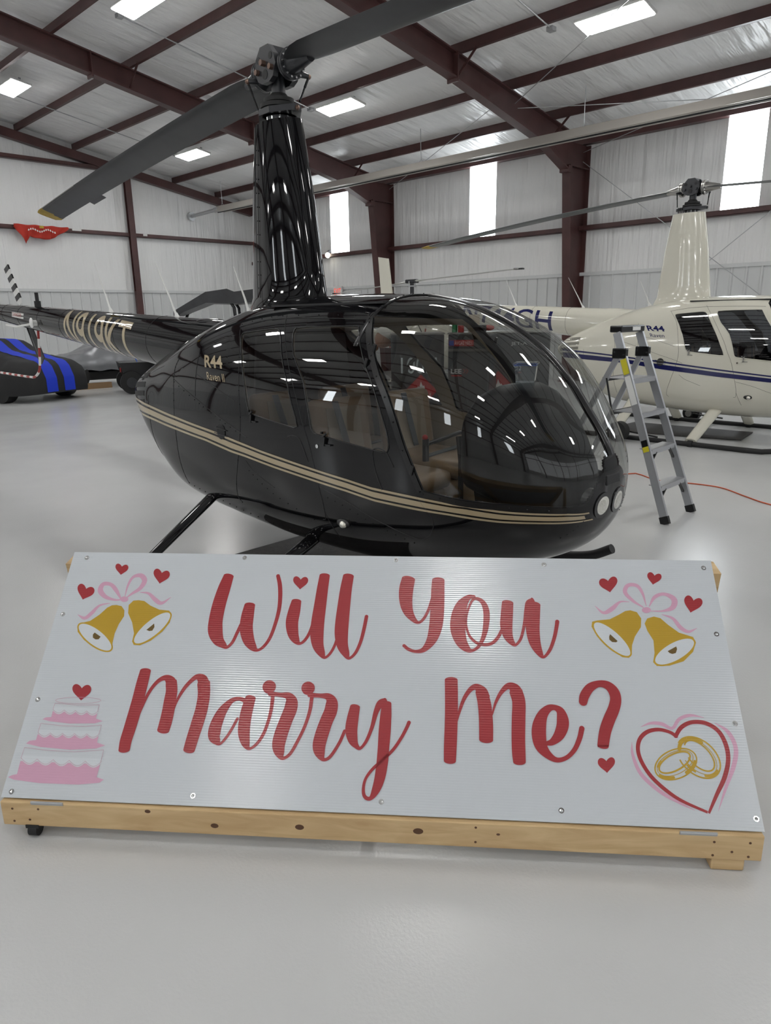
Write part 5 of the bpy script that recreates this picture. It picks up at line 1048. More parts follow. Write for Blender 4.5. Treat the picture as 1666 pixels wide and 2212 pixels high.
A_PINKS=[[[-0.9799,0.7158,0.0051],[-1.0093,0.7525,0.0141],[-1.0352,0.7741,0.0129],[-1.0647,0.7749,0.0168],[-1.0696,0.7481,0.0193],[-1.0418,0.7222,0.014],[-1.002,0.7109,0.0076],[-0.9748,0.7127,0.0051]],[[-0.9665,0.7263,0.0025],[-0.9658,0.7695,0.0077],[-0.9539,0.8057,0.0116],[-0.9248,0.8142,0.0168],[-0.9042,0.7922,0.0193],[-0.9152,0.7595,0.0153],[-0.94,0.739,0.0102],[-0.9585,0.7214,0.0038]],[[-1.0182,0.6972,0.0019],[-1.0571,0.6863,0.0088],[-1.0796,0.6556,0.015],[-1.1015,0.6351,0.0125],[-1.1326,0.6482,0.0013]],[[-0.9115,0.7434,0.0019],[-0.877,0.7402,0.0088],[-0.8438,0.7141,0.015],[-0.8167,0.7014,0.0125],[-0.7855,0.7261,0.0013]],[[0.9644,0.7278,0.0023],[0.9575,0.7763,0.0094],[0.9413,0.8057,0.013],[0.9096,0.8063,0.013],[0.8969,0.7782,0.0141],[0.9217,0.7451,0.0105],[0.9543,0.7216,0.0035]],[[0.9739,0.725,0.0023],[0.998,0.7618,0.0117],[1.0327,0.7747,0.0117],[1.0644,0.7553,0.0198],[1.0553,0.7237,0.0161],[1.0208,0.7098,0.0069],[0.9771,0.7083,0.0023]],[[0.9075,0.7418,0.0017],[0.8744,0.7411,0.007],[0.8439,0.7144,0.015],[0.812,0.6981,0.0104],[0.7843,0.724,0.0012]],[[1.0134,0.696,0.0017],[1.0492,0.682,0.0102],[1.0709,0.6485,0.0146],[1.0953,0.6341,0.0101],[1.1267,0.6475,0.0011]],[[0.8903,0.3004,0.001],[0.9246,0.3138,0.0082],[0.9596,0.3129,0.0112],[0.9912,0.2998,0.0091],[1.017,0.3291,0.0102],[1.0543,0.3436,0.0092],[1.0983,0.3379,0.001]],[[0.8567,0.2516,0.001],[0.8551,0.2097,0.0089],[0.874,0.1527,0.0116],[0.9253,0.103,0.0114],[0.9781,0.073,0.0075],[1.022,0.0521,0.0009]],[[1.128,0.3226,0.001],[1.1649,0.2947,0.0121],[1.1802,0.2459,0.0129],[1.1653,0.1923,0.0126],[1.1289,0.125,0.0086],[1.0924,0.0528,0.0009]]]
A_PINKP=[[[-1.1878,0.1165],[-0.905,0.1169],[-0.9065,0.0751],[-0.8799,0.0682],[-0.8923,0.0579],[-0.9655,0.0492],[-1.1013,0.0488],[-1.1914,0.0561],[-1.2146,0.0632],[-1.2017,0.0706],[-1.1861,0.0737]],[[-1.1541,0.2067],[-0.9353,0.2112],[-0.9343,0.1862],[-0.9039,0.178],[-0.9319,0.1667],[-1.024,0.1593],[-1.1315,0.1647],[-1.1862,0.1742],[-1.1768,0.1839],[-1.1542,0.1873]],[[-1.1236,0.288],[-0.9594,0.2858],[-0.9594,0.2664],[-0.9326,0.2588],[-0.9596,0.2504],[-1.0488,0.2464],[-1.1242,0.2518],[-1.1528,0.2579],[-1.1423,0.2647],[-1.1228,0.2664]],[[-0.9501,0.7145],[-0.95,0.711],[-0.9515,0.7077],[-0.9544,0.7052],[-0.9584,0.7035],[-0.9632,0.7028],[-0.9682,0.7033],[-0.973,0.7048],[-0.9772,0.7072],[-0.9802,0.7104],[-0.9818,0.7139],[-0.9819,0.7174],[-0.9805,0.7206],[-0.9776,0.7232],[-0.9735,0.725],[-0.9687,0.7256],[-0.9637,0.7252],[-0.9589,0.7236],[-0.9547,0.7212],[-0.9517,0.718]],[[0.9787,0.7119],[0.9775,0.7084],[0.9748,0.7052],[0.971,0.7026],[0.9663,0.7009],[0.9614,0.7002],[0.9566,0.7006],[0.9524,0.7022],[0.9492,0.7046],[0.9473,0.7077],[0.947,0.7112],[0.9482,0.7148],[0.9509,0.718],[0.9547,0.7206],[0.9594,0.7223],[0.9644,0.723],[0.9692,0.7225],[0.9734,0.721],[0.9766,0.7186],[0.9784,0.7154]]]
A_SCAL=[[[-1.1867,0.1216],[-1.1793,0.1166],[-1.1721,0.1121],[-1.1653,0.1086],[-1.1588,0.1063],[-1.1529,0.1055],[-1.1474,0.1062],[-1.1424,0.1085],[-1.1378,0.112],[-1.1335,0.1165],[-1.1293,0.1214],[-1.1337,0.1355],[-1.1912,0.1358]],[[-1.1293,0.1214],[-1.122,0.1164],[-1.1149,0.1119],[-1.1081,0.1084],[-1.1017,0.1061],[-1.0958,0.1053],[-1.0904,0.1061],[-1.0854,0.1083],[-1.0807,0.1118],[-1.0764,0.1163],[-1.0721,0.1212],[-1.0763,0.1353],[-1.1337,0.1355]],[[-1.0721,0.1212],[-1.065,0.1162],[-1.058,0.1117],[-1.0512,0.1082],[-1.0449,0.1059],[-1.039,0.1051],[-1.0336,0.1059],[-1.0286,0.1081],[-1.0239,0.1116],[-1.0195,0.1161],[-1.0152,0.121],[-1.0193,0.135],[-1.0763,0.1353]],[[-1.0152,0.121],[-1.0082,0.116],[-1.0012,0.1116],[-0.9946,0.108],[-0.9883,0.1057],[-0.9824,0.1049],[-0.977,0.1057],[-0.972,0.1079],[-0.9673,0.1114],[-0.9629,0.1159],[-0.9586,0.1208],[-0.9624,0.1348],[-1.0193,0.135]],[[-0.9586,0.1208],[-0.9516,0.1158],[-0.9448,0.1114],[-0.9382,0.1078],[-0.9319,0.1056],[-0.9261,0.1048],[-0.9207,0.1055],[-0.9157,0.1078],[-0.911,0.1112],[-0.9065,0.1157],[-0.9022,0.1206],[-0.9058,0.1345],[-0.9624,0.1348]],[[-1.1527,0.2078],[-1.1472,0.2043],[-1.1418,0.2012],[-1.1367,0.1987],[-1.1318,0.1971],[-1.1272,0.1966],[-1.123,0.1972],[-1.1191,0.1989],[-1.1155,0.2015],[-1.112,0.2047],[-1.1087,0.2083],[-1.1131,0.2229],[-1.1573,0.2225]],[[-1.1087,0.2083],[-1.1032,0.2048],[-1.0979,0.2017],[-1.0928,0.1992],[-1.0879,0.1976],[-1.0834,0.1971],[-1.0791,0.1977],[-1.0752,0.1994],[-1.0716,0.202],[-1.0682,0.2052],[-1.0648,0.2088],[-1.0691,0.2234],[-1.1131,0.2229]],[[-1.0648,0.2088],[-1.0594,0.2053],[-1.0541,0.2021],[-1.049,0.1997],[-1.0442,0.1981],[-1.0396,0.1976],[-1.0354,0.1982],[-1.0315,0.1999],[-1.0279,0.2024],[-1.0244,0.2057],[-1.021,0.2092],[-1.0251,0.2238],[-1.0691,0.2234]],[[-1.021,0.2092],[-1.0157,0.2058],[-1.0104,0.2026],[-1.0054,0.2002],[-1.0006,0.1986],[-0.9961,0.1981],[-0.9919,0.1987],[-0.988,0.2003],[-0.9843,0.2029],[-0.9808,0.2061],[-0.9774,0.2097],[-0.9814,0.2243],[-1.0251,0.2238]],[[-0.9774,0.2097],[-0.9721,0.2062],[-0.9669,0.2031],[-0.9619,0.2006],[-0.9571,0.1991],[-0.9526,0.1986],[-0.9484,0.1992],[-0.9445,0.2008],[-0.9408,0.2034],[-0.9373,0.2066],[-0.9339,0.2102],[-0.9377,0.2247],[-0.9814,0.2243]],[[-1.1224,0.2881],[-1.1173,0.2847],[-1.1123,0.2817],[-1.1075,0.2793],[-1.1029,0.2777],[-1.0986,0.2772],[-1.0947,0.2777],[-1.091,0.2792],[-1.0876,0.2815],[-1.0843,0.2845],[-1.0811,0.2878],[-1.0855,0.3029],[-1.1269,0.3032]],[[-1.0811,0.2878],[-1.0761,0.2844],[-1.0711,0.2814],[-1.0663,0.279],[-1.0618,0.2775],[-1.0575,0.2769],[-1.0535,0.2774],[-1.0499,0.2789],[-1.0464,0.2812],[-1.0432,0.2842],[-1.04,0.2875],[-1.0442,0.3026],[-1.0855,0.3029]],[[-1.04,0.2875],[-1.0349,0.2841],[-1.03,0.2811],[-1.0252,0.2787],[-1.0207,0.2772],[-1.0165,0.2766],[-1.0125,0.2771],[-1.0089,0.2786],[-1.0054,0.281],[-1.0021,0.2839],[-0.9989,0.2872],[-1.003,0.3022],[-1.0442,0.3026]],[[-0.9989,0.2872],[-0.9939,0.2839],[-0.989,0.2808],[-0.9843,0.2785],[-0.9798,0.2769],[-0.9756,0.2764],[-0.9717,0.2769],[-0.968,0.2783],[-0.9645,0.2807],[-0.9612,0.2836],[-0.958,0.2869],[-0.962,0.3019],[-1.003,0.3022]]]
A_OUT=[[[-1.188,0.1257,0.0012],[-1.1806,0.1207,0.0012],[-1.1734,0.1162,0.0012],[-1.1666,0.1126,0.0012],[-1.1601,0.1103,0.0012],[-1.1541,0.1095,0.0012],[-1.1487,0.1102,0.0012],[-1.1437,0.1125,0.0012],[-1.139,0.116,0.0012],[-1.1347,0.1205,0.0012],[-1.1305,0.1254,0.0012]],[[-1.1305,0.1254,0.0012],[-1.1233,0.1204,0.0012],[-1.1162,0.1159,0.0012],[-1.1094,0.1124,0.0012],[-1.103,0.1101,0.0012],[-1.097,0.1093,0.0012],[-1.0916,0.1101,0.0012],[-1.0866,0.1123,0.0012],[-1.0819,0.1158,0.0012],[-1.0776,0.1203,0.0012],[-1.0733,0.1252,0.0012]],[[-1.0733,0.1252,0.0012],[-1.0662,0.1202,0.0012],[-1.0591,0.1157,0.0012],[-1.0524,0.1122,0.0012],[-1.0461,0.1099,0.0012],[-1.0402,0.1091,0.0012],[-1.0347,0.1099,0.0012],[-1.0297,0.1121,0.0012],[-1.0251,0.1156,0.0012],[-1.0207,0.1201,0.0012],[-1.0164,0.125,0.0012]],[[-1.0164,0.125,0.0012],[-1.0093,0.12,0.0012],[-1.0024,0.1155,0.0012],[-0.9957,0.112,0.0012],[-0.9894,0.1097,0.0012],[-0.9836,0.1089,0.0012],[-0.9781,0.1097,0.0012],[-0.9731,0.1119,0.0012],[-0.9684,0.1154,0.0012],[-0.964,0.1198,0.0012],[-0.9597,0.1248,0.0012]],[[-0.9597,0.1248,0.0012],[-0.9527,0.1198,0.0012],[-0.9458,0.1153,0.0012],[-0.9392,0.1118,0.0012],[-0.933,0.1095,0.0012],[-0.9272,0.1087,0.0012],[-0.9217,0.1095,0.0012],[-0.9167,0.1117,0.0012],[-0.912,0.1152,0.0012],[-0.9076,0.1196,0.0012],[-0.9032,0.1245,0.0012]],[[-1.154,0.212,0.0012],[-1.1485,0.2085,0.0012],[-1.1431,0.2054,0.0012],[-1.1379,0.2029,0.0012],[-1.133,0.2013,0.0012],[-1.1285,0.2008,0.0012],[-1.1242,0.2014,0.0012],[-1.1203,0.2031,0.0012],[-1.1167,0.2056,0.0012],[-1.1133,0.2089,0.0012],[-1.1099,0.2125,0.0012]],[[-1.1099,0.2125,0.0012],[-1.1045,0.209,0.0012],[-1.0991,0.2058,0.0012],[-1.094,0.2033,0.0012],[-1.0891,0.2018,0.0012],[-1.0846,0.2013,0.0012],[-1.0804,0.2019,0.0012],[-1.0765,0.2035,0.0012],[-1.0728,0.2061,0.0012],[-1.0694,0.2093,0.0012],[-1.066,0.2129,0.0012]],[[-1.066,0.2129,0.0012],[-1.0606,0.2094,0.0012],[-1.0553,0.2063,0.0012],[-1.0502,0.2038,0.0012],[-1.0454,0.2022,0.0012],[-1.0408,0.2017,0.0012],[-1.0366,0.2023,0.0012],[-1.0327,0.204,0.0012],[-1.0291,0.2066,0.0012],[-1.0256,0.2098,0.0012],[-1.0222,0.2134,0.0012]],[[-1.0222,0.2134,0.0012],[-1.0168,0.2099,0.0012],[-1.0116,0.2068,0.0012],[-1.0065,0.2043,0.0012],[-1.0017,0.2027,0.0012],[-0.9972,0.2022,0.0012],[-0.993,0.2028,0.0012],[-0.9891,0.2045,0.0012],[-0.9854,0.207,0.0012],[-0.9819,0.2103,0.0012],[-0.9785,0.2139,0.0012]],[[-0.9785,0.2139,0.0012],[-0.9732,0.2104,0.0012],[-0.968,0.2072,0.0012],[-0.963,0.2048,0.0012],[-0.9582,0.2032,0.0012],[-0.9537,0.2027,0.0012],[-0.9495,0.2033,0.0012],[-0.9456,0.205,0.0012],[-0.9419,0.2075,0.0012],[-0.9384,0.2107,0.0012],[-0.935,0.2143,0.0012]],[[-1.1237,0.2924,0.0012],[-1.1186,0.289,0.0012],[-1.1136,0.286,0.0012],[-1.1087,0.2836,0.0012],[-1.1042,0.282,0.0012],[-1.0999,0.2815,0.0012],[-1.0959,0.282,0.0012],[-1.0922,0.2835,0.0012],[-1.0888,0.2858,0.0012],[-1.0856,0.2888,0.0012],[-1.0824,0.2921,0.0012]],[[-1.0824,0.2921,0.0012],[-1.0773,0.2887,0.0012],[-1.0723,0.2857,0.0012],[-1.0675,0.2833,0.0012],[-1.063,0.2817,0.0012],[-1.0587,0.2812,0.0012],[-1.0548,0.2817,0.0012],[-1.0511,0.2832,0.0012],[-1.0476,0.2855,0.0012],[-1.0444,0.2885,0.0012],[-1.0412,0.2918,0.0012]],[[-1.0412,0.2918,0.0012],[-1.0361,0.2884,0.0012],[-1.0312,0.2854,0.0012],[-1.0264,0.283,0.0012],[-1.0219,0.2815,0.0012],[-1.0177,0.2809,0.0012],[-1.0137,0.2814,0.0012],[-1.01,0.2829,0.0012],[-1.0066,0.2852,0.0012],[-1.0033,0.2882,0.0012],[-1.0001,0.2915,0.0012]],[[-1.0001,0.2915,0.0012],[-0.9951,0.2881,0.0012],[-0.9902,0.2851,0.0012],[-0.9855,0.2827,0.0012],[-0.981,0.2812,0.0012],[-0.9767,0.2806,0.0012],[-0.9728,0.2811,0.0012],[-0.9691,0.2826,0.0012],[-0.9657,0.2849,0.0012],[-0.9624,0.2879,0.0012],[-0.9591,0.2912,0.0012]],[[-1.188,0.1257,0.0012],[-1.1872,0.1434,0.0012],[-1.1865,0.1612,0.0012]],[[-1.1865,0.1612,0.0012],[-1.1462,0.1577,0.0012],[-1.106,0.1543,0.0012]],[[-1.106,0.1543,0.0012],[-1.0556,0.1535,0.0012],[-1.0055,0.1528,0.0012]],[[-1.0055,0.1528,0.0012],[-0.9549,0.1577,0.0012],[-0.9043,0.1626,0.0012]],[[-0.9043,0.1626,0.0012],[-0.9043,0.1435,0.0012],[-0.9043,0.1245,0.0012]],[[-1.154,0.212,0.0012],[-1.1535,0.2279,0.0012],[-1.1531,0.2439,0.0012]],[[-1.1531,0.2439,0.0012],[-1.1137,0.2407,0.0012],[-1.0745,0.2375,0.0012]],[[-1.0745,0.2375,0.0012],[-1.035,0.2375,0.0012],[-0.9955,0.2375,0.0012]],[[-0.9955,0.2375,0.0012],[-0.9642,0.2412,0.0012],[-0.9329,0.2449,0.0012]],[[-0.9329,0.2449,0.0012],[-0.934,0.2296,0.0012],[-0.935,0.2143,0.0012]],[[-1.1237,0.2924,0.0012],[-1.123,0.3033,0.0012],[-1.1222,0.3143,0.0013]],[[-1.1222,0.3143,0.0013],[-1.0802,0.3124,0.0012],[-1.0384,0.3104,0.0012]],[[-1.0384,0.3104,0.0012],[-0.9986,0.3122,0.0012],[-0.9589,0.314,0.0012]],[[-0.9589,0.314,0.0012],[-0.959,0.3026,0.0012],[-0.9591,0.2912,0.0012]],[[-0.9578,0.3294,0.0012],[-0.9583,0.3276,0.0012],[-0.9609,0.3259,0.0012],[-0.9654,0.3242,0.0012],[-0.9718,0.3225,0.0012],[-0.9798,0.3209,0.0012],[-0.9893,0.3195,0.0012],[-1.0001,0.3183,0.0012],[-1.0118,0.3172,0.0012],[-1.0242,0.3164,0.0012],[-1.0371,0.3159,0.0012],[-1.05,0.3156,0.0012],[-1.0627,0.3156,0.0012],[-1.0748,0.3159,0.0012],[-1.0861,0.3165,0.0012],[-1.0963,0.3173,0.0013],[-1.1051,0.3183,0.0013],[-1.1123,0.3195,0.0013],[-1.1178,0.321,0.0013],[-1.1213,0.3225,0.0013],[-1.1228,0.3242,0.0013],[-1.1223,0.326,0.0013],[-1.1198,0.3277,0.0013],[-1.1152,0.3295,0.0013],[-1.1089,0.3311,0.0013],[-1.1008,0.3327,0.0013],[-1.0912,0.3341,0.0013],[-1.0804,0.3354,0.0013],[-1.0686,0.3364,0.0013],[-1.0561,0.3372,0.0013],[-1.0432,0.3377,0.0013],[-1.0302,0.338,0.0013],[-1.0175,0.338,0.0013],[-1.0053,0.3377,0.0012],[-0.994,0.3371,0.0012],[-0.9839,0.3363,0.0012],[-0.9752,0.3353,0.0012],[-0.968,0.334,0.0012],[-0.9627,0.3326,0.0012],[-0.9592,0.331,0.0012],[-0.9578,0.3294,0.0012]]]
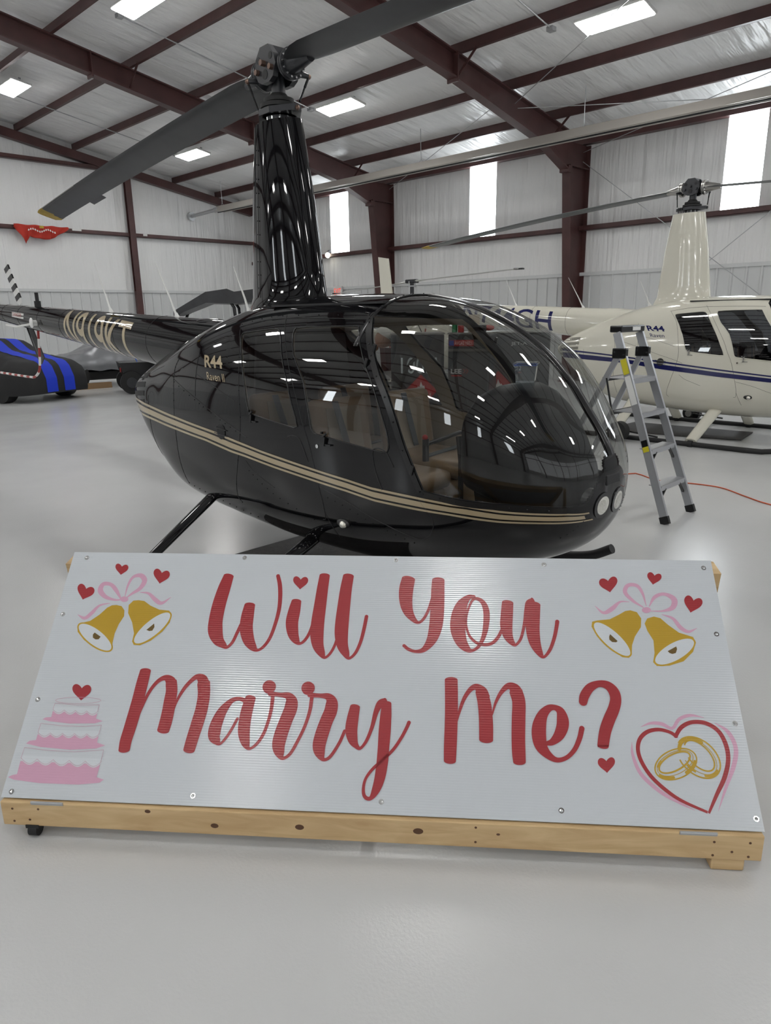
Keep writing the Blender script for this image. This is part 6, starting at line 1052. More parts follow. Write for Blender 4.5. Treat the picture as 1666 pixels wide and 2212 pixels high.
A_RING=[[[1.0523,0.2149,0.0039],[1.053,0.2081,0.0039],[1.0521,0.2009,0.0039],[1.0496,0.1934,0.0039],[1.0455,0.1857,0.0039],[1.04,0.1781,0.0039],[1.0331,0.1708,0.0039],[1.0251,0.1639,0.0039],[1.0162,0.1576,0.0039],[1.0065,0.152,0.0039],[0.9964,0.1473,0.0039],[0.986,0.1436,0.0039],[0.9756,0.1409,0.0039],[0.9654,0.1394,0.0039],[0.9558,0.1391,0.0039],[0.9468,0.1399,0.0039],[0.9388,0.1419,0.0039],[0.932,0.145,0.0039],[0.9264,0.1492,0.0039],[0.9223,0.1543,0.0039],[0.9198,0.1603,0.0039],[0.9188,0.1669,0.0039],[0.9195,0.174,0.0039],[0.9218,0.1815,0.0039],[0.9257,0.1892,0.0039],[0.9312,0.1969,0.0039],[0.9379,0.2043,0.0039],[0.9459,0.2114,0.0039],[0.9549,0.2178,0.004],[0.9647,0.2236,0.004],[0.975,0.2284,0.004],[0.9856,0.2322,0.004],[0.9962,0.2349,0.004],[1.0066,0.2365,0.004],[1.0164,0.2368,0.004],[1.0255,0.2359,0.004],[1.0335,0.2338,0.004],[1.0404,0.2305,0.004],[1.0459,0.2262,0.0039],[1.0499,0.2209,0.0039],[1.0523,0.2149,0.0039]],[[1.0332,0.219,0.0049],[1.0339,0.2153,0.0049],[1.0333,0.2109,0.0049],[1.0315,0.2062,0.0049],[1.0285,0.2011,0.0049],[1.0243,0.1958,0.0049],[1.0192,0.1905,0.0049],[1.0131,0.1852,0.0049],[1.0064,0.1801,0.0049],[0.999,0.1753,0.0049],[0.9913,0.171,0.0049],[0.9833,0.1672,0.0049],[0.9754,0.164,0.0048],[0.9676,0.1615,0.0048],[0.9602,0.1598,0.0048],[0.9534,0.1589,0.0048],[0.9473,0.1588,0.0048],[0.942,0.1595,0.0048],[0.9377,0.1611,0.0049],[0.9345,0.1634,0.0049],[0.9325,0.1665,0.0049],[0.9318,0.1702,0.0049],[0.9323,0.1744,0.0049],[0.934,0.1791,0.0049],[0.9369,0.1842,0.0049],[0.9409,0.1895,0.0049],[0.946,0.1948,0.0049],[0.9521,0.2001,0.0049],[0.9588,0.2053,0.0049],[0.9662,0.2101,0.0049],[0.974,0.2145,0.0049],[0.982,0.2184,0.0049],[0.9901,0.2216,0.0049],[0.9979,0.2242,0.0049],[1.0054,0.2259,0.0049],[1.0123,0.2268,0.0049],[1.0185,0.2269,0.0049],[1.0238,0.2261,0.0049],[1.0281,0.2245,0.0049],[1.0313,0.2221,0.0049],[1.0332,0.219,0.0049]],[[1.042,0.2183,0.002],[1.0429,0.2132,0.002],[1.0423,0.2076,0.002],[1.0403,0.2016,0.002],[1.0369,0.1953,0.002],[1.0322,0.1889,0.002],[1.0264,0.1825,0.0019],[1.0195,0.1764,0.0019],[1.0118,0.1706,0.0019],[1.0035,0.1653,0.0019],[0.9947,0.1606,0.0019],[0.9856,0.1567,0.0019],[0.9765,0.1536,0.0019],[0.9676,0.1514,0.0019],[0.9591,0.1501,0.0019],[0.9513,0.1498,0.0019],[0.9442,0.1505,0.0019],[0.9381,0.1522,0.0019],[0.9331,0.1548,0.0019],[0.9294,0.1583,0.0019],[0.927,0.1625,0.0019],[0.926,0.1675,0.0019],[0.9265,0.1731,0.0019],[0.9283,0.179,0.002],[0.9316,0.1853,0.002],[0.9361,0.1917,0.002],[0.9419,0.1981,0.002],[0.9487,0.2043,0.002],[0.9564,0.2102,0.002],[0.9648,0.2156,0.002],[0.9737,0.2204,0.002],[0.9829,0.2244,0.002],[0.9922,0.2276,0.002],[1.0012,0.2299,0.002],[1.0098,0.2311,0.002],[1.0178,0.2314,0.002],[1.0249,0.2307,0.002],[1.0311,0.2289,0.002],[1.036,0.2262,0.002],[1.0397,0.2226,0.002],[1.042,0.2183,0.002]],[[1.0035,0.2534,0.0045],[1.0082,0.2594,0.0045],[1.0138,0.2646,0.0045],[1.0203,0.2688,0.0045],[1.0276,0.2719,0.0045],[1.0354,0.2738,0.0045],[1.0437,0.2746,0.0045],[1.0523,0.2742,0.0045],[1.0611,0.2726,0.0045],[1.0698,0.2699,0.0045],[1.0783,0.2661,0.0045],[1.0864,0.2612,0.0045],[1.094,0.2555,0.0045],[1.101,0.2489,0.0045],[1.1072,0.2416,0.0045],[1.1125,0.2338,0.0044],[1.1168,0.2256,0.0044],[1.1201,0.2172,0.0044],[1.1222,0.2087,0.0044],[1.1232,0.2002,0.0044],[1.1231,0.192,0.0044],[1.1218,0.1841,0.0044],[1.1194,0.1767,0.0044],[1.1159,0.1699,0.0044],[1.1114,0.1639,0.0043],[1.106,0.1588,0.0043],[1.0998,0.1546,0.0043],[1.0929,0.1514,0.0043],[1.0853,0.1492,0.0043],[1.0774,0.1482,0.0043],[1.0691,0.1483,0.0043],[1.0606,0.1495,0.0043],[1.0521,0.1518,0.0043],[1.0437,0.1552,0.0043],[1.0356,0.1596,0.0043],[1.0279,0.1649,0.0044],[1.0208,0.171,0.0044],[1.0144,0.1779,0.0044],[1.0087,0.1854,0.0044],[1.004,0.1934,0.0044],[1.0003,0.2018,0.0044]],[[1.0219,0.2475,0.0045],[1.0239,0.2519,0.0045],[1.0266,0.2557,0.0045],[1.03,0.2588,0.0045],[1.034,0.261,0.0045],[1.0385,0.2625,0.0045],[1.0435,0.2631,0.0045],[1.0489,0.2628,0.0045],[1.0545,0.2616,0.0045],[1.0603,0.2596,0.0045],[1.0661,0.2568,0.0045],[1.0718,0.2532,0.0045],[1.0774,0.249,0.0045],[1.0827,0.2442,0.0045],[1.0877,0.2389,0.0045],[1.0921,0.2331,0.0044],[1.0961,0.2271,0.0044],[1.0994,0.2208,0.0044],[1.1021,0.2146,0.0044],[1.104,0.2083,0.0044],[1.1052,0.2022,0.0044],[1.1056,0.1964,0.0044],[1.1053,0.1909,0.0044],[1.1041,0.1859,0.0044],[1.1023,0.1815,0.0044],[1.0997,0.1776,0.0044],[1.0965,0.1745,0.0044],[1.0927,0.1722,0.0044],[1.0884,0.1706,0.0044],[1.0836,0.1698,0.0044],[1.0784,0.1699,0.0044],[1.073,0.1708,0.0044],[1.0674,0.1725,0.0044],[1.0616,0.175,0.0044],[1.0559,0.1783,0.0044],[1.0504,0.1822,0.0044],[1.045,0.1868,0.0044],[1.04,0.1919,0.0044],[1.0354,0.1975,0.0044],[1.0312,0.2034,0.0044],[1.0277,0.2095,0.0044]],[[1.0104,0.2456,0.002],[1.013,0.2511,0.002],[1.0164,0.256,0.002],[1.0206,0.2601,0.002],[1.0256,0.2633,0.002],[1.0313,0.2655,0.002],[1.0375,0.2668,0.002],[1.0441,0.2671,0.002],[1.051,0.2663,0.002],[1.0581,0.2646,0.002],[1.0653,0.2619,0.002],[1.0723,0.2583,0.002],[1.0791,0.2538,0.002],[1.0856,0.2486,0.002],[1.0915,0.2428,0.002],[1.0969,0.2364,0.002],[1.1016,0.2296,0.002],[1.1056,0.2225,0.002],[1.1087,0.2152,0.002],[1.1109,0.208,0.002],[1.1122,0.2008,0.002],[1.1126,0.1939,0.0019],[1.112,0.1873,0.0019],[1.1105,0.1812,0.0019],[1.1081,0.1756,0.0019],[1.1048,0.1708,0.0019],[1.1008,0.1667,0.0019],[1.096,0.1634,0.0019],[1.0906,0.1611,0.0019],[1.0847,0.1596,0.0019],[1.0783,0.1591,0.0019],[1.0716,0.1596,0.0019],[1.0647,0.161,0.0019],[1.0577,0.1634,0.0019],[1.0508,0.1666,0.0019],[1.044,0.1707,0.0019],[1.0375,0.1755,0.0019],[1.0314,0.1811,0.0019],[1.0259,0.1872,0.002],[1.0209,0.1938,0.002],[1.0167,0.2007,0.002]],[[1.0463,0.1979,0.0088],[1.046,0.197,0.0088],[1.0456,0.1961,0.0088],[1.0453,0.1952,0.0088],[1.0449,0.1943,0.0088],[1.0445,0.1934,0.0088],[1.044,0.1925,0.0088],[1.0436,0.1916,0.0088],[1.0431,0.1907,0.0088],[1.0425,0.1898,0.0088],[1.042,0.1889,0.0088],[1.0414,0.188,0.0088],[1.0408,0.1871,0.0088],[1.0402,0.1862,0.0088],[1.0395,0.1852,0.0088],[1.0388,0.1843,0.0088],[1.0381,0.1834,0.0088],[1.0374,0.1825,0.0088],[1.0366,0.1816,0.0088],[1.0358,0.1807,0.0088],[1.035,0.1798,0.0088],[1.0342,0.1789,0.0088],[1.0333,0.178,0.0088],[1.0325,0.1771,0.0087],[1.0316,0.1762,0.0087],[1.0307,0.1753,0.0087],[1.0297,0.1744,0.0087],[1.0288,0.1736,0.0087],[1.0278,0.1727,0.0087],[1.0268,0.1718,0.0087],[1.0258,0.171,0.0087],[1.0247,0.1701,0.0087],[1.0237,0.1693,0.0087],[1.0226,0.1685,0.0087],[1.0215,0.1676,0.0087],[1.0204,0.1668,0.0087],[1.0193,0.166,0.0087],[1.0181,0.1652,0.0087],[1.017,0.1644,0.0087],[1.0158,0.1636,0.0087],[1.0146,0.1629,0.0087]],[[0.973,0.1467,0.0077],[0.9717,0.1465,0.0077],[0.9704,0.1462,0.0077],[0.9691,0.146,0.0077],[0.9679,0.1458,0.0077],[0.9666,0.1456,0.0077],[0.9654,0.1455,0.0077],[0.9641,0.1453,0.0077],[0.9629,0.1452,0.0077],[0.9617,0.1451,0.0077],[0.9604,0.145,0.0077],[0.9592,0.1449,0.0077],[0.9581,0.1449,0.0077],[0.9569,0.1449,0.0077],[0.9557,0.1448,0.0077],[0.9546,0.1449,0.0077],[0.9535,0.1449,0.0077],[0.9523,0.1449,0.0077],[0.9512,0.145,0.0077],[0.9501,0.1451,0.0077],[0.9491,0.1452,0.0077],[0.948,0.1453,0.0077],[0.947,0.1455,0.0077],[0.946,0.1456,0.0077],[0.945,0.1458,0.0077],[0.944,0.146,0.0077],[0.943,0.1462,0.0077],[0.9421,0.1465,0.0077],[0.9412,0.1467,0.0077],[0.9403,0.147,0.0077],[0.9394,0.1473,0.0077],[0.9386,0.1476,0.0077],[0.9377,0.1479,0.0077],[0.9369,0.1483,0.0077],[0.9361,0.1486,0.0077],[0.9354,0.149,0.0077],[0.9346,0.1494,0.0077],[0.9339,0.1498,0.0077],[0.9332,0.1503,0.0077],[0.9325,0.1507,0.0077],[0.9319,0.1512,0.0077]],[[0.9285,0.1751,0.0068],[0.9286,0.1755,0.0068],[0.9288,0.176,0.0068],[0.9289,0.1765,0.0068],[0.9291,0.177,0.0068],[0.9293,0.1775,0.0068],[0.9295,0.178,0.0068],[0.9297,0.1785,0.0068],[0.9299,0.179,0.0068],[0.9302,0.1795,0.0068],[0.9304,0.18,0.0068],[0.9306,0.1805,0.0068],[0.9309,0.181,0.0068],[0.9312,0.1815,0.0068],[0.9314,0.182,0.0068],[0.9317,0.1825,0.0068],[0.932,0.183,0.0068],[0.9323,0.1835,0.0068],[0.9326,0.184,0.0068],[0.9329,0.1845,0.0068],[0.9333,0.185,0.0068],[0.9336,0.1855,0.0068],[0.934,0.186,0.0068],[0.9343,0.1866,0.0069],[0.9347,0.1871,0.0069],[0.9351,0.1876,0.0069],[0.9354,0.1881,0.0069],[0.9358,0.1886,0.0069],[0.9362,0.1891,0.0069],[0.9366,0.1896,0.0069],[0.9371,0.1902,0.0069],[0.9375,0.1907,0.0069],[0.9379,0.1912,0.0069],[0.9384,0.1917,0.0069],[0.9388,0.1922,0.0069],[0.9393,0.1927,0.0069],[0.9398,0.1933,0.0069],[0.9402,0.1938,0.0069],[0.9407,0.1943,0.0069],[0.9412,0.1948,0.0069],[0.9417,0.1953,0.0069]],[[1.0369,0.2676,0.01],[1.0378,0.2677,0.01],[1.0388,0.2678,0.01],[1.0397,0.2678,0.01],[1.0407,0.2679,0.01],[1.0416,0.2679,0.01],[1.0426,0.2679,0.01],[1.0435,0.2679,0.01],[1.0445,0.2678,0.01],[1.0455,0.2678,0.01],[1.0465,0.2677,0.01],[1.0475,0.2676,0.01],[1.0484,0.2675,0.01],[1.0494,0.2674,0.01],[1.0504,0.2672,0.01],[1.0514,0.2671,0.01],[1.0524,0.2669,0.01],[1.0534,0.2667,0.01],[1.0544,0.2665,0.01],[1.0554,0.2662,0.01],[1.0564,0.266,0.01],[1.0574,0.2657,0.01],[1.0585,0.2654,0.01],[1.0595,0.2651,0.01],[1.0605,0.2648,0.01],[1.0615,0.2645,0.01],[1.0625,0.2641,0.01],[1.0635,0.2638,0.01],[1.0645,0.2634,0.01],[1.0655,0.263,0.01],[1.0665,0.2626,0.01],[1.0675,0.2621,0.01],[1.0685,0.2617,0.01],[1.0695,0.2612,0.01],[1.0705,0.2608,0.01],[1.0715,0.2603,0.01],[1.0724,0.2598,0.01],[1.0734,0.2592,0.01],[1.0744,0.2587,0.01],[1.0754,0.2581,0.01],[1.0763,0.2576,0.01]],[[1.1096,0.1716,0.0087],[1.109,0.1707,0.0087],[1.1085,0.1699,0.0087],[1.1079,0.1691,0.0087],[1.1072,0.1683,0.0087],[1.1066,0.1676,0.0087],[1.1059,0.1668,0.0087],[1.1052,0.1661,0.0087],[1.1045,0.1654,0.0087],[1.1038,0.1648,0.0087],[1.103,0.1641,0.0087],[1.1023,0.1635,0.0087],[1.1015,0.1629,0.0087],[1.1006,0.1623,0.0087],[1.0998,0.1617,0.0087],[1.099,0.1612,0.0087],[1.0981,0.1606,0.0087],[1.0972,0.1601,0.0087],[1.0963,0.1597,0.0087],[1.0954,0.1592,0.0087],[1.0944,0.1588,0.0087],[1.0935,0.1584,0.0087],[1.0925,0.158,0.0087],[1.0915,0.1577,0.0087],[1.0905,0.1574,0.0087],[1.0895,0.1571,0.0087],[1.0885,0.1568,0.0087],[1.0875,0.1565,0.0087],[1.0864,0.1563,0.0087],[1.0853,0.1561,0.0087],[1.0843,0.1559,0.0087],[1.0832,0.1558,0.0087],[1.0821,0.1557,0.0087],[1.081,0.1556,0.0087],[1.0798,0.1555,0.0087],[1.0787,0.1555,0.0087],[1.0776,0.1554,0.0087],[1.0764,0.1554,0.0087],[1.0753,0.1555,0.0087],[1.0741,0.1555,0.0087],[1.0729,0.1556,0.0087]],[[1.0037,0.234,0.0109],[1.0038,0.2351,0.0109],[1.004,0.2362,0.0109],[1.0042,0.2373,0.0109],[1.0044,0.2384,0.0109],[1.0046,0.2395,0.0109],[1.0049,0.2405,0.0109],[1.0052,0.2415,0.0109],[1.0055,0.2426,0.0109],[1.0059,0.2436,0.0109],[1.0063,0.2446,0.0109],[1.0067,0.2455,0.0109],[1.0071,0.2465,0.0109],[1.0075,0.2474,0.0109],[1.008,0.2484,0.011],[1.0085,0.2493,0.011],[1.0091,0.2502,0.011],[1.0096,0.251,0.011],[1.0102,0.2519,0.011],[1.0108,0.2527,0.011],[1.0114,0.2535,0.011],[1.0121,0.2543,0.011],[1.0127,0.2551,0.011],[1.0134,0.2558,0.011],[1.0141,0.2565,0.011],[1.0149,0.2573,0.011],[1.0156,0.2579,0.011],[1.0164,0.2586,0.011],[1.0172,0.2592,0.011],[1.018,0.2598,0.011],[1.0189,0.2604,0.011],[1.0198,0.261,0.011],[1.0206,0.2615,0.011],[1.0215,0.2621,0.011],[1.0225,0.2625,0.011],[1.0234,0.263,0.011],[1.0244,0.2634,0.011],[1.0253,0.2639,0.011],[1.0263,0.2643,0.011],[1.0273,0.2646,0.011],[1.0284,0.265,0.011]],[[1.0443,0.1664,0.0068],[1.0436,0.1668,0.0068],[1.043,0.1672,0.0068],[1.0423,0.1676,0.0068],[1.0416,0.1681,0.0068],[1.041,0.1685,0.0068],[1.0403,0.1689,0.0068],[1.0396,0.1693,0.0068],[1.039,0.1698,0.0068],[1.0383,0.1702,0.0068],[1.0377,0.1707,0.0068],[1.0371,0.1712,0.0068],[1.0364,0.1716,0.0068],[1.0358,0.1721,0.0068],[1.0352,0.1726,0.0068],[1.0345,0.1731,0.0068],[1.0339,0.1736,0.0068],[1.0333,0.1741,0.0068],[1.0327,0.1746,0.0068],[1.0321,0.1751,0.0068],[1.0315,0.1756,0.0068],[1.0309,0.1762,0.0068],[1.0303,0.1767,0.0068],[1.0297,0.1772,0.0068],[1.0291,0.1778,0.0068],[1.0285,0.1783,0.0068],[1.0279,0.1789,0.0068],[1.0274,0.1794,0.0068],[1.0268,0.18,0.0068],[1.0263,0.1806,0.0068],[1.0257,0.1812,0.0068],[1.0252,0.1818,0.0068],[1.0246,0.1823,0.0068],[1.0241,0.1829,0.0068],[1.0235,0.1835,0.0068],[1.023,0.1841,0.0068],[1.0225,0.1848,0.0068],[1.022,0.1854,0.0068],[1.0215,0.186,0.0068],[1.021,0.1866,0.0068],[1.0205,0.1872,0.0068]]]
A_SCREW=[[-1.1612,0.8866],[-0.5264,0.8963],[0.0616,0.8954],[0.6137,0.8849],[1.1878,0.881],[-1.1913,0.6486],[-1.1905,0.3261],[-1.1875,0.0185],[-0.5673,0.0305],[0.0508,0.0373],[0.6163,0.0348],[1.2012,0.0355],[1.1886,0.6273],[1.1927,0.3219]]
# ---------------------------------------------------------------- proposal sign
SB=Vector((1.2809,1.4028,.1394));SA=math.radians(-50.008);ST_=math.radians(45.475);SH=.9115
root=thing('proposal_sign','large white Will You Marry Me board propped on a pine frame','sign',(SB.x,SB.y,0),SA)
# local: x along the bottom edge, y away from the viewer, z up
tl=Vector((0,math.sin(ST_),math.cos(ST_)));nn=Vector((0,-math.cos(ST_),math.sin(ST_)))
Z0=SB.z
panel_rot=Matrix((Vector((1,0,0)),tl,nn)).transposed()
brd=MB().box((0,SH/2,-.003),(2.4384,SH,.006)).build('sign_board',M['board'],root)
brd.location=(0,0,Z0);brd.rotation_euler=panel_rot.to_euler()
def flat(polys,z,name,m,par=brd):
    b=MB()
    for P in polys: b.poly([(p[0],p[1],z) for p in P])
    bmesh.ops.triangulate(b.bm,faces=b.bm.faces)
    for f in b.bm.faces:
        f.normal_update()
        if f.normal.z<0:f.normal_flip()
    return b.build(name,m,par,fix=False)
def strokes(S,z0,name,m,par=brd):
    b=MB()
    for si,P in enumerate(S):
        z=z0+si*.00006
        k=6 if len(P)>2 else 2
        Q=dens([tuple(p) for p in P],k);n=len(Q);L=[]
        for i in range(n):
            a=Q[max(i-1,0)];c=Q[min(i+1,n-1)];d=Vector((c[0]-a[0],c[1]-a[1]));d=d.normalized() if d.length>1e-9 else Vector((1,0))
            w=max(Q[i][2]*1.06,.0004)/2;L.append((Vector((Q[i][0],Q[i][1])),Vector((-d.y,d.x)),w,d))
        rings=[]
        for p,q,w,d in L: rings.append((b.bm.verts.new((p.x+q.x*w,p.y+q.y*w,z)),b.bm.verts.new((p.x-q.x*w,p.y-q.y*w,z))))
        for A,B in zip(rings,rings[1:]):
            try:b.bm.faces.new((A[0],A[1],B[1],B[0]))
            except ValueError:pass
        for p,q,w,d,e in ((*L[0],-1),(*L[-1],1)):
            if w<.004:continue
            fl=1. if len(P)==2 else (.45 if w>.014 else 1.)
            arc=[b.bm.verts.new((p.x+q.x*w*math.cos(t)+d.x*e*w*fl*math.sin(t),p.y+q.y*w*math.cos(t)+d.y*e*w*fl*math.sin(t),z)) for t in [PI*k/12 for k in range(13)]]
            b.bm.faces.new(arc)
        # round joints keep sharp bends solid
        for p,q,w,d in (L[::3] if False else []):
            if w<.003:continue
            b.bm.faces.new([b.bm.verts.new((p.x+w*.98*math.cos(t),p.y+w*.98*math.sin(t),z-.00003)) for t in [2*PI*k/14 for k in range(14)]])
    for f in b.bm.faces:
        f.normal_update()
        if f.normal.z<0:f.normal_flip()
    return b.build(name,m,par,fix=False)
n_t=len(A_RED)-2
strokes(A_RED[:n_t],.0008,'script_lettering',M['red_ink']);strokes(A_RED[n_t:],.0008,'heart_outline_print',M['red_ink'])
for P in A_HEART: flat([P],.0010,'heart_print',M['red_ink'])
for i in range(4):
    g=flat([A_GOLD[i]],.0008,'bell_print',M['gold_ink']);flat([A_RIM[i]],.00095,'bell_rim',M['gold_ink'],g);flat([A_WHITE[i]],.0011,'bell_mouth',M['white_ink'],g);flat([A_BROWN[i]],.0014,'bell_clapper',M['brown_ink'],g)
strokes(A_PINKS[:4],.0008,'ribbon_bow_print',M['pink_ink']);strokes(A_PINKS[4:8],.0008,'ribbon_bow_print',M['pink_ink']);strokes(A_PINKS[8:],.0008,'heart_shadow_print',M['pink_ink'])
for P in A_PINKP[3:]: flat([P],.0012,'ribbon_knot',M['pink_ink'])
ck=flat(A_PINKP[:3],.0008,'cake_print',M['pink_ink']);[flat(A_SCAL[a:b_],.0010,'cake_frosting',M['white_ink'],ck) for a,b_ in ((0,5),(5,10),(10,14))];strokes(A_OUT,.0013,'cake_outline',M['pinkline_ink'],ck)
strokes(A_RING,.0009,'rings_print',M['gold_ink'])
for u,v in A_SCREW:
    o=MB().cyl((u,v,0),(u,v,.0015),.0085,n=20).ball((u,v,.0015),.0055,(1,1,.6),n=12).build('board_screw',M['chrome'],brd)
# pine frame
def board(c,size,nm='frame_board',rot=None,par=root,bev=.003):
    o=MB().box((0,0,0),size,bev=bev).build(nm,M['wood'],par);o.location=c
    if rot:o.rotation_euler=rot
    return o
zt=Z0-.004
rail=board((0,.005,zt-.047),(2.43,.038,.089),'bottom_rail')
for u,dz in ((-1.175,.02),(-1.175,-.028),(-1.12,-.02),(-1.085,.022),(1.175,.02),(1.07,.018),(1.07,-.03),(1.125,-.015),(1.175,-.03),(.35,-.024),(.35,.03)):
    MB().cyl((u,-.0185,dz),(u,-.0200,dz),.004,n=10).build('nail_head',M['knot'],rail)
for u,dz,r in ((-.49,-.01,.010),(-.21,.0,.011),(.17,.006,.012),(.42,.008,.006),(-.71,.033,.008)): 
    o=MB().ball((u,-.0185,dz),r,(1.5,.12,1),n=14).build('wood_knot',M['knot'],rail)
for u in (-1.05,1.02):
    h=MB().box((u,-.016,zt+.0),(.11,.003,.012)).cyl((u-.055,-.017,zt+.002),(u+.055,-.017,zt+.002),.0035,n=8).build('steel_hinge',M['galv'],root)
# frame behind the board
def along(u,v,d): return Vector((u,0,Z0))+tl*v-nn*d
def slat(u0,v0,u1,v1,w,th,dep,nm):
    a=along(u0,v0,dep);c=along(u1,v1,dep);return MB().beam(a,c,w,th,up=nn).build(nm,M['wood'],root)
slat(-1.165,.02,-1.165,.89,.089,.038,.026,'side_stile');slat(1.165,.02,1.165,.89,.089,.038,.026,'side_stile')
slat(-1.14,.87,1.14,.87,.089,.038,.027,'top_batten');slat(-1.14,.05,1.14,.05,.06,.038,.027,'lower_batten')
slat(0,.09,0,.82,.06,.036,.027,'middle_batten')
# rear prop legs and base
yb=.80
for u in (-1.240,1.240):
    a=along(u,.90,.06);MB().beam((u,a.y+.13,.05),(u,a.y+.0,a.z+.012),.036,.089,up=(0,1,0)).build('rear_prop',M['wood'],root)
for u in (-1.18,0,1.18): MB().box((u,.39,.09),(.038,.74,.085)).build('base_runner',M['wood'],root)
MB().box((0,.76,.09),(2.36,.038,.085)).build('rear_rail',M['wood'],root)
MB().box((1.12,.035,.022),(.10,.09,.042),bev=.006).build('foot_block',M['wood'],root)
MB().box((1.12,.74,.022),(.10,.09,.042),bev=.006).build('foot_block',M['wood'],root)
for y in (.0,.72):
    c=MB().cyl((-1.13,y-.0,.024),(-1.10,y,.024),.023,n=20).build('caster_wheel',M['rubber'],root,smooth=40);MB().box((-1.115,y,.042),(.045,.035,.012)).build('caster_plate',M['matte_black'],c)
# ---------------------------------------------------------------- stepladder
t=thing('stepladder','aluminium stepladder with black brackets standing in front of the white helicopter','ladder',(5.715,2.27,0))
AL,BK=M['alum'],M['trimblack']
lean=Vector((.115,.64,1.54))
def fr(s,z): # front rail centre at height z
    f=z/1.54;return Vector((s*(.252-.052*f)+.115*f,.64*f,z))
for s in (-1,1):
    MB().beam(fr(s,.04),fr(s,1.5),.028,.064,up=(0,-1,.2)).build('front_rail',AL,t)
    MB().beam(fr(s,0),fr(s,.06),.036,.072,up=(0,-1,.2)).build('rubber_foot',BK,t)
    top=fr(s,1.33)+Vector((0,.03,0));ft=Vector((s*.30+.13,1.22,.03))
    MB().beam(top,ft,.026,.045,up=(0,1,0)).build('rear_leg',AL,t)
    MB().beam(ft+Vector((0,0,-.03)),ft+(top-ft)*.05,.032,.052,up=(0,1,0)).build('rubber_foot',BK,t)
    br=MB().box(fr(s,1.335)+Vector((0,.02,0)),(.045,.125,.085),bev=.008).build('hinge_bracket',BK,t)
    for dx in (-.035,.035): MB().cyl(fr(s,1.335+dx*.3)+Vector((-.026,.02+dx,0)),fr(s,1.335+dx*.3)+Vector((.026,.02+dx,0)),.007,n=8).build('rivet',M['chrome'],br)
cp=MB().box(fr(0,1.53)+Vector((0,.0,0)),(.42,.11,.055),bev=.01).build('top_cap',BK,t);MB().box(fr(0,1.53)+Vector((.05,-.057,.0)),(.14,.004,.03)).build('cap_label',M['white_pl'],cp)
for i,z in enumerate((.29,.575,.86,1.13)):
    dp=.10 if i<2 else .26
    c=fr(0,z);w=.47-.095*z/1.54
    st=MB().box(c+Vector((0,dp/2-.03,0)),(w,dp,.006)).box(c+Vector((0,-.035,-.018)),(w,.006,.04)).build('step',AL,t)
    if i>=2: MB().box(c+Vector((0,dp-.03,-.012)),(w+.02,.02,.035)).build('step_edge_trim',BK,st)
    else: 
        for s in (-1,1): MB().beam(c+Vector((s*(w/2-.09),-.03,-.03)),fr(s,z-.13)+Vector((0,.02,0)),.022,.012).build('step_brace',BK,t)
for s in (-1,1): MB().cyl(fr(s,1.13)+Vector((0,.2,0)),fr(s,.86)+Vector((0,.23,0)),.008,n=8).build('folding_link',BK,t)
def railstick(s,z0,z1,m,nm,lbl=None):
    a,b_=fr(s,z0),fr(s,z1);n=Vector((0,-1,.4)).normalized()
    o=MB().beam(a+Vector((-.0165,0,0)),b_+Vector((-.0165,0,0)),.002,.050,up=(0,-1,.2)).build(nm,m,t)
    return o
railstick(-1,1.17,1.29,M['yellow_label'],'warning_sticker');railstick(-1,.93,1.155,M['white_pl'],'instruction_sticker');railstick(-1,.60,.65,M['trimblack'],'small_sticker');railstick(-1,.56,.60,M['yellow_label'],'small_sticker')
# orange extension cord on the floor
P=[(5.6,4.3,.006),(6.2,3.9,.006),(6.98,3.38,.006),(7.06,3.28,.006),(6.93,3.05,.006),(6.93,2.87,.006),(7.0,2.66,.006),(7.0,2.4,.006),(6.8,2.11,.006),(6.64,1.84,.006),(6.5,1.3,.006),(6.7,.6,.006)]
o=MB().tube(dens(P,8),.006,8).build('extension_cord',M['orange_pl'],None,smooth=180);tag(o,'thin orange extension cord curving across the floor behind the stepladder','cord')
# speckled dark loading platforms under the helicopters
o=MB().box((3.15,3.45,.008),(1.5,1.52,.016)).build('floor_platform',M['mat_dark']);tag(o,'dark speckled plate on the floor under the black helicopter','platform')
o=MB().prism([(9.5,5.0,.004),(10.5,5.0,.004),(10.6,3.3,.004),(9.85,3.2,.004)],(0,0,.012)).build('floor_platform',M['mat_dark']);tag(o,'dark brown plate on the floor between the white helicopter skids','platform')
# plastic box riding on the instrument hood
q=Vector((3.088-.005,4.007-1.94,1.328))
t=thing('plastic_container','clear plastic food box with blue sealed lid standing on the instrument hood','container',q,.5)
MB().loft([[(-.055,-.045,0),(.055,-.045,0),(.055,.045,0),(-.055,.045,0)],[(-.065,-.054,.085),(.065,-.054,.085),(.065,.054,.085),(-.065,.054,.085)]]).build('box_body',M['clear_pl'],t)
MB().box((0,0,.092),(.145,.122,.014),bev=.005).build('box_lid',M['clear_pl'],t);MB().tube([(-.064,-.053,.086),(.064,-.053,.086),(.064,.053,.086),(-.064,.053,.086)],.004,6,closed=True).build('lid_seal',M['lid_blue'],t)
MB().box((-.028,-.0515,.045),(.05,.002,.07),Matrix.Rotation(.1,3,'X')).build('paper_label',M['white_pl'],t)
